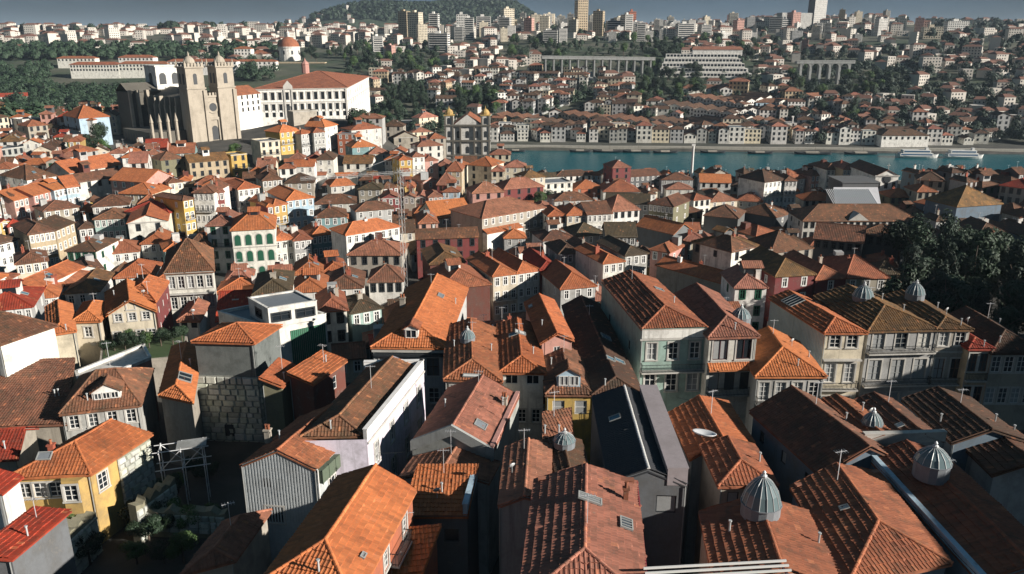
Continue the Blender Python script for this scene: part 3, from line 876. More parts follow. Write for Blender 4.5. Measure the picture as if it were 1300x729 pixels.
for x0, x1, z0, z1 in ((-.1, h.w / 2, h.H - .1, h.H + iw), (h.w / 2, h.w + .1, h.H + iw, h.H - .1)):
    m.v += [(x0, -.2, z0 - .7), (x1, -.2, z1 - .7), (x1, .12, z1 - .7), (x0, .12, z0 - .7), (x0, -.2, z0 + .35), (x1, -.2, z1 + .35), (x1, .12, z1 + .35), (x0, .12, z0 + .35)]
    n = len(m.v) - 8
    m.f += [(n, n + 3, n + 2, n + 1), (n + 4, n + 5, n + 6, n + 7), (n, n + 1, n + 5, n + 4), (n + 1, n + 2, n + 6, n + 5), (n + 2, n + 3, n + 7, n + 6), (n + 3, n, n + 4, n + 7)]
m.build('gable_coping', wallm('concrete'), h.root)
h.parapet('R', .45, .3, wallm('rose'))
h = near('low_gable', 'low house with a dark ribbed tile slope tucked below a concrete gable', (508, 607), (620, 613), (526, 582), 41.3, 'D', 'grey', {}, 'gable', 'rose', tone=.9, o=.12, pitch='graze')
h = near('ribbed_shed', 'shed roof of bold orange ribbed tiles with blue-white side parapet', (512, 655), (593, 655), (606, 607), 42.2, 'C', 'slate', {'F': [(1.2, 1.2, 2, 1.2, 'dark')]}, 'shedB', 'new', pitch=.22, o=.1, tone=.85)
h.parapet('R', 1.0, .35, wallm('blue'))
h = near('orange_front', 'house with a smooth bright orange roof and terracotta side wall', (336, 736), (446, 760), (523, 622), 46, 'C', 'terracotta',
         {'R': [(.9, 1.5, 3, .95, 'sash')]}, 'hipfront', 'new', tone=1.0, pitch='shade')
h.skylight('R', .28, .22, .55, .35, mat=LEAD)
h.balcony('R', h.d * .55, h.d * .8, h.H - 2.6, .7, rail=True)
h = near('orange_lean', 'small orange lean-to roof against a terracotta wall', (476, 728), (534, 722), (500, 690), 42.5, 'D', 'terracotta', {}, 'shedB', 'new', pitch=.3)
h = near('lilac', 'lilac-washed house with white roof parapets and tall stone-framed windows', (374, 560), (466, 558), (538, 467), 43.9, 'C', 'lilac',
         {'R': [(1.3, 2.1, 4, 1.0, 'sash'), (5.2, 2.1, 4, 1.0, 'sash')]}, 'hipfront', 'brown', tone=1.15, hip=.6, o=-.35, wtone=1.12, pitch='shade')
h.parapet('RB', .95, .35, wall_mat('whitewash', (.80, .79, .77), .25)); h.antenna(h.w * .6 + h.sx * .5, h.d * .5, h.H + 1.2, 2.6)
h.band('R', h.H - .5, .2, .12)
CORR = wall_mat('grey_corrugated_sheet', (.50, .53, .54), .4, .5)
h = near('corrugated', 'gabled house clad in grey corrugated sheets with a green timber side gallery', (307, 590), (402, 596), (466, 536), 42.6, 'C', 'pale',
         {'F': [(1.2, .9, 1, .8, 'dark', 0, 2.6), (4.0, 1.6, 1, 1.6, 'brown', 0, 1.6)], 'R': [(2.0, 1.6, 2, 1.1, 'sash')]}, 'gable', 'terra', tone=1.0, wmat=CORR, o=.12)
m = MB(); k = int(h.w / .26)
for i in range(k):
    x = h.w * (i + .25) / k
    zt = h.H + .5 * min(x, h.w - x) - .1
    m.box(x, x + h.w / k * .45, -.045, -.004, .5, zt - .1)
m.build('corrugated_cladding', CORR, h.root)
a, d, ln = h.side('R'); n = Vector((d.y, -d.x)); m = MB()
m.obox((*(a + n * .01), h.H - 1.35), (*(d * ln), 0), (*(n * .5), 0), (0, 0, 1.25))
for i in range(9):
    p = a + d * (ln * i / 8.2) + n * .5; m.obox((p.x, p.y, h.H - 1.4), (*(d * .12), 0), (*(n * .05), 0), (0, 0, 1.35))
m.build('timber_gallery', wall_mat('mossy_green_boards', (.10, .13, .09), .6), h.root)
h.chimney(.6, 3.5, h.H + .2, .5, .5, 1.2)
g = MB(); g.bar((h.w + .12, -.1, .3), (h.w + .12, -.1, h.H), .07, 6); g.build('downpipe', FRAME['white'], h.root)

h = near('cup_roof', 'patched pinkish tile roof dipping to a valley beside a glass lantern', (634, 642), (698, 638), (699, 566), 44, 'C', 'grey', {}, 'gable', 'rose', tone=1.05, o=.12, pitch='graze')
h = near('cup_roof_b', 'short house carrying a dull glass lantern on dark ribbed tiles', (699, 614), (752, 614), (737, 560), 43.5, 'C', 'grey', {}, 'gable', 'umber', tone=1.0, o=.1, pitch='graze')
h.cupola(h.w * .42, h.d * .72, h.H + .6, .95, .7, .5)
h = near('patch', 'single pink-orange roof plane sloping between dark yards', (690, 568), (727, 562), (689, 539), 43.2, 'D', 'grey', {}, 'shedB', 'rose', pitch=.3, o=.1)
h = near('black_roof', 'modern house with a flat black slab roof, white edging and tall mauve firewall', (773, 613), (872, 616), (752, 505), 44, 'D', 'darkgrey', {'F': [(1.0, 1.6, 2, 1.6, 'dark')]}, 'gable', 'umber',
         rmat=wall_mat('black_sheet_roof', (.045, .05, .055), .4, .85), o=.05, pitch=.42, ridge=FRAME['white'])
h.parapet('R', 1.5, 1.6, wall_mat('mauve_slab', (.33, .29, .30), .3)); h.skylight('L', .35, .35, .9, 1.1)
h = near('red_left', 'house with red-orange ribbed tiles on its shaded slope and bright tiles facing the sun', (878, 580), (955, 562), (852, 525), 43, 'D', 'grey', {}, 'gable', 'orange', tone=1.05, pitch='graze')
h = near('dish', 'small hipped house with a white satellite dish behind its dark slope', (915, 614), (983, 613), (893, 567), 44, 'D', 'stone', {'F': [(.8, 1.3, 2, .9, 'dark')]}, 'hipfront', 'terra', tone=1.0, pitch='graze')
m = MB(); m.lathe([(0, 0), (.5, .06), (.9, .2), (1.05, .32), (1.0, .34), (.85, .24), (0, .06)], 18)
o_ = m.build('satellite_dish', WHITEMETAL, h.root, True); o_.location = (-.1 + h.sx * .9, h.d * .95, h.H + 1.2); o_.rotation_euler = (R(-12), R(8), 0)
h = near('lantern', 'mossy orange roof with a large conical glass lantern on a lead drum', (912, 742), (1068, 742), (893, 652), 45, 'D', 'stone', {}, 'gable', 'terra', tone=1.0, pitch='graze')
h.cupola(h.w * .48 + h.sx * .78, h.d * .80, h.H + .9, 1.35, 2.0, 1.0, 16)
h = near('ribbed_right', 'house with deep-shadowed rows of tiles and a brown hip end', (1078, 738), (1202, 712), (1008, 619), 45, 'D', 'bluewall', {}, 'hipfront', 'terra', tone=1.0, pitch='graze')
h.parapet('B', .3, .3, roofm('rose', True)); h.skylight('L', .35, .55, .5, .7, mat=METALRIB)
h = near('dark_a', 'house with a black shaded roof slope and one thin sunlit roof edge', (1044, 600), (1150, 588), (957, 522), 44, 'D', 'bluewall', {'L': [(1.2, 1.2, 3, .8, 'dark')]}, 'gable', 'brown', tone=1.0, pitch='shade')
h = near('dark_b', 'narrow house behind the stone parapet, glass lantern on its lit slope', (1096, 563), (1148, 562), (1037, 510), 44.3, 'D', 'grey', {}, 'gable', 'terra', tone=.9, o=.02, pitch='graze')
h.parapet('F', .9, .4, GRANITE); h.cupola(h.w * .55 + h.sx * .28, h.d * .28, h.H + .3, .9, 1.0, .4)
h = near('dark_c', 'narrow house behind the stone parapet with plain dark tiles', (1148, 562), (1200, 560), (1085, 508), 44.3, 'D', 'grey', {}, 'gable', 'brown', tone=.9, o=.02, pitch='graze')
h.parapet('F', .9, .4, GRANITE); h.skylight('L', .7, .3, .6, .7, mat=METALRIB)
h = near('red_right', 'big red-tiled roof with a glass lantern behind a pale blue parapet', (1246, 740), (1370, 735), (1100, 578), 44.6, 'D', 'bluewall', {}, 'gable', 'terra', tone=.8, o=.02, pitch='graze')
h.parapet('L', .5, .3, wallm('blue')); h.cupola(h.w * .38 + h.sx * .68, h.d * .68, h.H + 1.0, 1.3, 1.2, 1.3)
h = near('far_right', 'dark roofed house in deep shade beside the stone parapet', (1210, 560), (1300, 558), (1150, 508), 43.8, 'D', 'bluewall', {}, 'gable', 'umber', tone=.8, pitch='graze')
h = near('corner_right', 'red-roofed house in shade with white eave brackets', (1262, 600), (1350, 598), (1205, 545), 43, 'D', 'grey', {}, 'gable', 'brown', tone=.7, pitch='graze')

# left side
h = near('tower_house', 'square tower with rough stone base, bare render above and ochre pyramid roof', (247, 432), (322, 434), (354, 413), 45, 'C', 'darkgrey', {}, 'pyramid', 'orange', tone=1.0, pitch=.42, wmat=wall_mat('weathered_render', (.19, .21, .20), .8, .95, (.045, .055, .05), 1.5, .7), name='tower', cat='tower', wtone=.75)
TOWER = h
h = near('annex', 'mossy rubble annex with patchy orange lean-to tiles on the tower flank', (334, 489), (357, 489), (378, 466), 41.5, 'C', 'mossy', {}, 'shedL', 'orange', pitch=.45, tone=.9)
h = near('rust_box', 'shed with a plain orange tile roof over rust-brown walls', (369, 480), (397, 486), (437, 458), 42, 'C', 'rust', {'R': [(1.0, 1.6, 1, .7, 'blind', 3, 1)]}, 'shedL', 'orange', pitch=.2, tone=1.1)
h = near('garage', 'modern white flat-roofed building with a dark green slatted door', (338, 417), (414, 401), (277, 398), 40, 'D', 'white', {'R': [(1.0, .8, 2, 2.0, 'dark')]}, 'flat', '')
flat_top(h, LEAD, .35)
m = MB()
for i in range(18):
    x = h.w * .38 + i * h.w * .033; m.box(x, x + h.w * .026, -.08, -.01, .8, h.H - 1.1)
m.build('slatted_door', wallm('green'), h.root)
a, b, bk = tri((340, 393), (402, 383), (315, 379), 42.6, 'D')
u = House('penthouse', None, a, b, bk, 42.6, 39.9, near=False); FOOT.pop()
u.root.parent = h.root; dl_ = u.root.location - h.root.location; dl_.rotate(Matrix.Rotation(-h.rz, 3, 'Z')); u.root.location = dl_; u.root.rotation_euler = (0, 0, u.rz - h.rz)
if 'category' in u.root: del u.root['category']
u.walls(wallm('white'), {'F': [(.7, 1.2, 2, 2.6, 'dark')], 'L': [(.7, 1.2, 1, 2.0, 'dark')]}); u.finish_walls(); flat_top(u, LEAD, .15)
h = near('skylit', 'bright orange mansard roof with a black glazed panel beside the stone tower', (204, 500), (243, 508), (254, 446), 41, 'C', 'stone', {}, 'hipfront', 'new', hip=.8, tone=1.0, pitch=.5)
h.skylight('R', .3, .3, 2.2, 1.5, mat=GLASS, bars=1)
h = near('dormer_left', 'brown-roofed house with a wide four-pane dormer and white cornice', (79, 523), (176, 512), (104, 478), 40.4, 'D', 'grey',
         {'F': [(.6, 1.5, 4, .95, 'sash'), (3.4, 1.5, 4, .95, 'sash')]}, 'sidehip', 'brown', tone=1.15, hip=.6)
h.dormer(h.w * .38, .9, h.H + .45, 2.8, 1.0, 2.2, nw=3); h.band('F', h.H - .4, .2, .2)
h = near('low_brown', 'long low rust-brown roof with patchy tiles', (-14, 541), (82, 537), (96, 478), 39, 'C', 'stone', {}, 'shedB', 'brown', pitch=.18, tone=1.25)
h = near('terrace_wall', 'pinkish flat terrace roof behind a low wall', (102, 494), (192, 456), (96, 474), 40, 'D', 'rose', {}, 'flat', '')
flat_top(h, wallm('pale'), .3)
h = near('white_gable', 'big blank white wall with one small window below a brown roof', (-80, 424), (0, 435), (68, 412), 45, 'C', 'white', {'R': [(4.6, .9, 1, .75, 'dark', 4.8, 0)]}, 'hip', 'brown', tone=.9, wtone=1.05)
h = near('oval', 'cream house with an oval vent and orange hipped roof above the garden', (93, 407), (126, 406), (138, 384), 40.5, 'C', 'cream', {'F': [(1.0, 1.5, 1, 1.0, 'sash')], 'R': [(1.2, 1.2, 1, .8, 'sash')]}, 'hip', 'new', tone=.9)
m = MB(); m.lathe([(0, 0), (.42, 0), (.42, .06), (.3, .08), (0, .08)], 14); o_ = m.build('oval_vent', GRANITE, h.root); o_.location = (h.w * .62, -.01, h.H - 3.6); o_.rotation_euler = (R(90), 0, 0); o_.scale = (1, .6, 1)
h = near('wing', 'orange two-slope roof of a low wing joined to a cream house', (62, 424), (94, 419), (60, 390), 40.5, 'D', 'cream', {}, 'hipfront', 'new', tone=.85)
h = near('garden_house', 'cream villa with a brown-trimmed gable and six white windows above garden shrubs', (137, 398), (196, 393), (136, 371), 41, 'D', 'cream',
         {'F': [(.25, 1.1, 3, .95, 'sash', .3, .3), (2.9, 1.2, 4, .95, 'sash')]}, 'gable', 'new', tone=.85, pitch=.6, o=.35)
fm, pm, sm = win_mesh(1.0, 1.1, 'sash'); w_ = link('window', fm, h.root, (h.w * .5, -.02, h.H + .35)); link('pane', pm, w_, (0, -.06, 0)); link('surround', sm, w_)
h.balcony('F', h.w * .62, h.w * .98, h.H - 4.4, .9); h.antenna(h.w * .8, 4, h.H + 1.2, 2)
h = near('maroon_side', 'house with a tall maroon rendered side wall and orange roof', (158, 373), (197, 381), (213, 357), 41.5, 'C', 'maroon', {'R': [(1.5, 1.0, 3, .6, 'plain'), (4, 1.0, 3, .6, 'plain')]}, 'hip', 'orange')
h = near('cornice', 'broad white house with two rows of tall windows and a heavy granite cornice', (210, 346), (270, 343), (214, 318), 42, 'D', 'white',
         {'F': [(.8, 2.0, 5, .95, 'sash'), (4.3, 2.0, 5, .95, 'sash')]}, 'sidehip', 'brown')
h.band('F', h.H - .4, .3, .25); h.balcony('F', .1, h.w - .1, h.H - 3.6, .7, rail=False); h.band('R', h.H - .4, .3, .25)
h = near('white_cottage', 'small white cottage with square dark windows and faded pink roof', (227, 406), (252, 406), (264, 385), 38, 'C', 'white', {'F': [(.4, .9, 2, .9, 'dark')]}, 'hipfront', 'rose')
h = near('red_shed', 'terracotta rendered box shed with a white door panel', (83, 447), (120, 441), (87, 431), 36, 'D', 'redbox', {'F': [(.6, 1.4, 1, .9, 'blind', 0, 2.6)]}, 'flat', '')
flat_top(h, wallm('redbox'), .12)
h = near('yellow_house', 'yellow house with a deep orange hipped roof and white bay window', (12, 604), (114, 599), (188, 551), 40, 'C', 'ochre',
         {'F': [(.9, 1.5, 3, 1.2, 'sash', .3, 2.5)], 'R': [(.8, 1.7, 1, 1.1, 'sash', .2, 5.2)]}, 'hipfront', 'orange', tone=.92, hip=1.0)
h.chimney(h.w * .35, 2.4, h.H + .5, .5, .5, 1.0, wallm('redbox'), 1); h.skylight('F', .3, .45, 1.3, .9, mat=LEAD)
m = MB(); m.prism([(h.w - 2.6, -.02), (h.w - 2.2, -.95), (h.w - .7, -.95), (h.w - .3, -.02)], h.H - 4.6, h.H - .35); bay = m.build('bay', wallm('ochre'), h.root)
fm, pm, sm = win_mesh(1.2, 1.6, 'sash'); w_ = link('window', fm, h.root, (h.w - 1.45, -1.09, h.H - 2.3)); link('pane', pm, w_); link('surround', sm, w_)
h = near('red_front', 'deep red sheet-tiled roof of a low house under the yellow house', (-30, 708), (14, 707), (83, 650), 42, 'C', 'darkgrey', {}, 'shedL', 'red', pitch=.12, tone=1.2)
h = near('red_edge', 'red roofed outbuilding with a white wall below the yellow house', (-40, 618), (2, 624), (24, 606), 40.5, 'C', 'white', {}, 'shedL', 'red', tone=1.3, pitch=.15)
h = near('brown_low', 'low brown tiled roof with a raised hip in a dark yard', (236, 724), (296, 708), (338, 650), 40, 'C', 'stone', {}, 'hip', 'rose', tone=.85, hip=.7)
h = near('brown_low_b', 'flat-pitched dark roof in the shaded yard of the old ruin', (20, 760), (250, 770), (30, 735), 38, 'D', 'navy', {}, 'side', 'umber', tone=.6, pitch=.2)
h = near('left_roofs', 'row house with a dark red roof at the yard of the long low roof', (-60, 585), (20, 580), (-30, 548), 39.5, 'D', 'stone', {}, 'side', 'red', tone=.8)

# stones of the tower base: each its own block, laid in irregular courses
def stone_mesh(r):
    m = MB(); j = lambda: r.uniform(-.035, .035)
    n = 0
    c = .10
    pts = [(0, 0), (1, 0), (1, 1), (0, 1)]
    m.v = [(x + j(), .0, z + j()) for x, z in pts] + [(x * (1 - 2 * c) + c + j(), -.16 + r.uniform(-.04, .04), z * (1 - 2 * c) + c + j()) for x, z in pts]
    m.f = [(4, 5, 6, 7)] + [(i, (i + 1) % 4, 4 + (i + 1) % 4, 4 + i) for i in range(4)]
    return m
STONE = wall_mat('rubble_granite', (.44, .45, .40), .55, .9, (.07, .085, .06), 1.4, .5)
STONES = [stone_mesh(random.Random(i)).mesh('stone', STONE) for i in range(10)]
def stone_face(parent, a, d, ln, z0, z1, r, ch=(.55, .95), sw=(.6, 1.5), out=.0, zf=None):
    rz = math.atan2(d.y, d.x); z = z0; n = Vector((d.y, -d.x))
    while z < z1 - .3:
        hgt = min(r.uniform(*ch), z1 - z); u = 0.0
        while u < ln - .05:
            ww = min(r.uniform(*sw), ln - u)
            if ln - u - ww < .35: ww = ln - u
            if zf is None or z + hgt < zf(u + ww / 2):
                p = a + d * u + n * out
                o = link('stone', r.choice(STONES), parent, (p.x, p.y, z), rz)
                o.scale = (ww - .07, 1.0, hgt - .06)
                t_ = r.uniform(.85, 1.4); o.color = (t_, t_ * r.uniform(.97, 1.03), t_ * r.uniform(.92, 1.05), 1)
            u += ww
        z += hgt
h = TOWER
r_ = random.Random(5)
m = MB(); m.box(-.25, h.w + .25, -.25, h.d + .1, 0, h.H - 4.3); base = m.build('tower_base', STONE, h.root)
base.color = (.5, .5, .5, 1)
zb_ = h.H - 4.3
stone_face(base, Vector((-.25, -.25)), Vector((1, 0)), h.w + .5, max(0.2, zb_ - 9), zb_, r_)
stone_face(base, Vector((h.w + .25, -.25)), Vector((0, 1)), h.d * .5, max(.2, zb_ - 9), zb_, r_)
m = MB(); m.box(h.w * .36, h.w * .52, -.42, -.38, zb_ - 7.6, zb_ - 6.1); m.build('window', FRAME['dark'], h.root)
# ruined walls and scaffold in the yard below the tower
def ruin(name, label, A, B, z, th, hgt, r, mat):
    a, b = Vector(at_z(*A, z)), Vector(at_z(*B, z)); d = b - a; ln = d.length; d.normalize()
    zb0 = min(gz(*a), gz(*b)) - .5
    e = empty(name, (a.x, a.y, zb0), math.atan2(d.y, d.x), label, 'wall')
    n = 12; top = [z - zb0 + r.uniform(-.5, .25) * (1 if 0 < i < n else .4) for i in range(n + 1)]
    m = MB()
    for i in range(n):
        x0, x1 = ln * i / n, ln * (i + 1) / n
        k = len(m.v)
        m.v += [(x0, 0, 0), (x1, 0, 0), (x1, th, 0), (x0, th, 0), (x0, 0, top[i]), (x1, 0, top[i + 1]), (x1, th, top[i + 1] + .1), (x0, th, top[i] + .1)]
        m.f += [(k + 4, k + 5, k + 6, k + 7), (k, k + 1, k + 5, k + 4), (k + 2, k + 3, k + 7, k + 6)]
        if i == 0: m.f.append((k + 3, k, k + 4, k + 7))
        if i == n - 1: m.f.append((k + 1, k + 2, k + 6, k + 5))
    w = m.build('wall_core', mat, e)
    stone_face(w, Vector((0, 0)), Vector((1, 0)), ln, max(.2, min(top) - hgt), min(top) - .05, r, (.45, .8), (.5, 1.2))
    return e
MOSS = wall_mat('mossy_rubble', (.26, .24, .17), .7, .95, (.06, .075, .03), 1.0, .6)
r_ = random.Random(9)
ruin('ruined_wall', 'mossy ruined rubble wall with empty openings in the dark yard', (172, 642), (222, 606), 36.5, .9, 4, r_, MOSS)
ruin('ruined_wall', 'broken mossy wall running from the ruin to the brown low roof', (180, 645), (285, 650), 35.5, .8, 2, r_, MOSS)
ruin('ruined_wall', 'long rubble wall continuing from the yellow house to the tower', (118, 600), (182, 560), 39, .8, 5, r_, MOSS)
ruin('ruined_wall', 'crumbling light stone buttress below the yellow house', (86, 680), (121, 648), 36.5, 1.6, 4, r_, MOSS)
ruin('ruined_wall', 'stone wall with tall openings under the scaffold', (120, 618), (180, 580), 37.5, .6, 3, r_, MOSS)
a = Vector(at_z(205, 600, 37)); sc_ = empty('scaffold', (a.x, a.y, 37), .3, 'small white tube scaffold standing in the ruined yard', 'scaffold')
def tube(nm, p, q, rr=.05): m = MB(); m.bar(p, q, rr, 5); m.build(nm, WHITEMETAL, sc_)
for x in (0, 2, 4):
    for y in (0, 1.6): tube('upright', (x, y, -8), (x, y, 2.4))
for z in (.2, 2.2):
    for y in (0, 1.6): tube('ledger', (-.6, y, z), (4.6, y, z))
    for x in (0, 2, 4): tube('transom', (x, -.4, z), (x, 2, z))
for x in (0, 2): tube('brace', (x, 0, .2), (x + 2, 0, 2.2), .04); tube('brace', (x, 1.6, 2.2), (x + 2, 1.6, .2), .04)
m = MB(); m.box(1.6, 4.4, -.1, 1.7, 2.3, 2.36); m.build('deck', wallm('concrete'), sc_)
# white bars at the lower edge
a, b = Vector(at_z(818, 726, 48)), Vector(at_z(1000, 716, 48)); d = b - a
pg = empty('pergola', (a.x, a.y, gz(a.x, a.y)), math.atan2(d.y, d.x), 'white slatted metal pergola over a dark terrace', 'pergola'); zz = 48 - gz(a.x, a.y)
for i in range(7):
    m = MB(); m.box(0, d.length, -2.1 + .38 * i, -2.0 + .38 * i, zz - .3 + i * .05, zz - .18 + i * .05); m.build('slat', FRAME['white'], pg)
for x in (.1, d.length / 2, d.length - .2):
    m = MB(); m.box(x, x + .12, -2.2, .4, zz - .5, zz - .36); m.build('beam', FRAME['maroon'], pg)
    m = MB(); m.box(x, x + .1, -2.1, -2.0, 0, zz - .5); m.build('post', FRAME['dark'], pg)

# raised garden in front of the cream villa
ZG = 36.6
g_ = [Vector(at_z(*p, ZG)) for p in ((126, 462), (236, 452), (238, 424), (130, 424))]
m = MB(); m.prism([tuple(p) for p in g_], 24, ZG); gd = m.build('garden_terrace', wallm('stone')); tag(gd, 'walled garden terrace with lawn below the cream villa', 'garden')
m = MB(); m.prism([tuple(p + (sum(g_, Vector((0, 0))) / 4 - p) * .06) for p in g_], ZG + .004, ZG + .05); m.build('lawn', wall_mat('lawn', (.05, .085, .03), .4), gd)
FOOT.append((*(sum(g_, Vector((0, 0))) / 4), 9, g_))

# clutter on the close roofs
r_ = random.Random(77)
for k, h in NEAR.items():
    if not getattr(h, 'slopes', None): continue
    zr_ = max(p[2] for q_ in h.slopes.values() for p in q_)
    if r_.random() < .55: h.antenna(h.w * .5 + h.sx * .6, h.d * r_.uniform(.45, .85), zr_ - .5, r_.uniform(1.8, 3.0))
    for _ in range(r_.choice([0, 1, 1, 2])):
        kk = r_.choice(list(h.slopes)); p, U, V, N = h.on_slope(kk, r_.uniform(.25, .75), r_.uniform(.15, .5))
        m = MB(); m.bar(p, p + Vector((0, 0, .8)), .07, 6); m.bar(p + Vector((0, 0, .8)), p + Vector((0, 0, .9)), .12, 6); m.build('vent_pipe', DULLMETAL, h.root)
    if h.H > 8:
        for xx in (.02, h.w - .12):
            if r_.random() < .6: m = MB(); m.bar((xx, -.1, .3), (xx, -.1, h.H - .1), .05, 5); m.build('downpipe', FRAME['grey'], h.root)
    if r_.random() < .14:
        p, U, V, N = h.on_slope(r_.choice(list(h.slopes)), r_.uniform(.3, .7), r_.uniform(.3, .6))
        m = MB(); m.lathe([(0, 0), (.2, .03), (.32, .1), (.3, .11), (0, .03)], 12); o_ = m.build('satellite_dish', DULLMETAL, h.root, True); o_.location = p + Vector((0, 0, .7)); o_.rotation_euler = (R(-60), 0, R(25))
        m = MB(); m.bar(p, p + Vector((0, 0, .7)), .03, 4); m.build('dish_mast', DULLMETAL, h.root)
# slack cables strung between the houses
def cable(p0, p1, z0, z1, label):
    a, b = Vector((*at_z(*p0, z0), z0)), Vector((*at_z(*p1, z1), z1)); e = empty('cable', a, 0, label, 'cable'); m = MB(); n = 14; d = b - a
    P_ = [d * (i / n) - Vector((0, 0, d.length * .05 * 4 * (i / n) * (1 - i / n))) for i in range(n + 1)]
    for p, q in zip(P_, P_[1:]): m.bar(p, q, .022, 3)
    m.build('wire', IRON, e)
cable((560, 500), (640, 510), 44, 44, 'slack black cable between the fan-gabled house and its neighbour'); cable((690, 520), (800, 520), 43, 43, 'slack black cable over the yellow dormer house yard'); cable((860, 505), (960, 510), 42, 41, 'slack black cable before the mint house street'); cable((480, 575), (530, 570), 42, 42.5, 'slack black cable across the lane beside the lilac wall')

# rubble flank of the yellow house
h = NEAR['yellow_house']; a, d, ln = h.side('R'); n = Vector((d.y, -d.x))
m = MB(); p = a + d * (ln * .42) + n * .004; m.obox((p.x, p.y, 0), (*(d * ln * .58), 0), (*(n * .1), 0), (0, 0, h.H - .5)); fl_ = m.build('stone_flank', MOSS, h.root)
stone_face(fl_, a + d * (ln * .42), d, ln * .58, max(.5, h.H - 5.6), h.H - .55, random.Random(6), (.5, .8), (.6, 1.3), .11)

# ------------------------------------------------------------------ the old town further off
def proj(x, y, z):
    dz = z - EYE
    f = y * CP - dz * SP; u = y * SP + dz * CP
    return 650 + FPX * x / f, 364.5 - FPX * u / f, f
KEEP = [(640, 1020, 186, 214, 440), (1010, 1300, 186, 211, 440)]      # (px0, px1, eave py, lowest py kept clear, depth)
WNAME = {'white': 'white', 'cream': 'cream', 'grey': 'grey', 'stone': 'brown granite', 'tan': 'tan', 'yellow': 'mustard yellow', 'ochre': 'ochre', 'pink': 'pink', 'rose': 'dusty rose',
         'maroon': 'maroon', 'blue': 'pale blue', 'teal': 'teal', 'mint': 'mint', 'green': 'dark green', 'lilac': 'lilac', 'terracotta': 'terracotta', 'darkgrey': 'dark grey', 'pale': 'off-white',
         'rust': 'rust', 'concrete': 'concrete grey', 'slate': 'slate grey', 'bluewall': 'blue', 'redbox': 'red', 'mossy': 'mossy'}
RNAME = {'new': 'bright orange', 'orange': 'orange', 'terra': 'terracotta', 'rose': 'faded pink', 'red': 'red', 'brown': 'brown', 'umber': 'dark brown', 'ochre': 'yellowish brown', 'olive': 'olive brown'}
KNAME = {'hipfront': 'hip-ended', 'gable': 'gabled', 'hip': 'hipped', 'side': 'long ridged', 'sidehip': 'broad hipped', 'pyramid': 'pyramid', 'flat': 'flat', 'shedB': 'lean-to', 'shedL': 'lean-to', 'shedR': 'lean-to'}
NUM = {1: 'one', 2: 'two', 3: 'three', 4: 'four', 5: 'five'}
def place_of(x, y):
    if x < -70 and y > 230: return 'below the cathedral'
    if x < -20: return 'under the cathedral hill' if y > 170 else 'beyond the stone tower'
    if y > 330: return 'by the near quay'
    if x > 90: return 'near the market hall'
    return 'in the sunken valley' if y > 170 else 'behind the mint house'
def house_label(wall, fl, rk, kind, x, y, extra=''):
    return f'{WNAME[wall]} {NUM[max(1, min(5, fl))]}-storey house with {RNAME.get(rk, "grey")} {KNAME[kind]} roof{extra} {place_of(x, y)}'
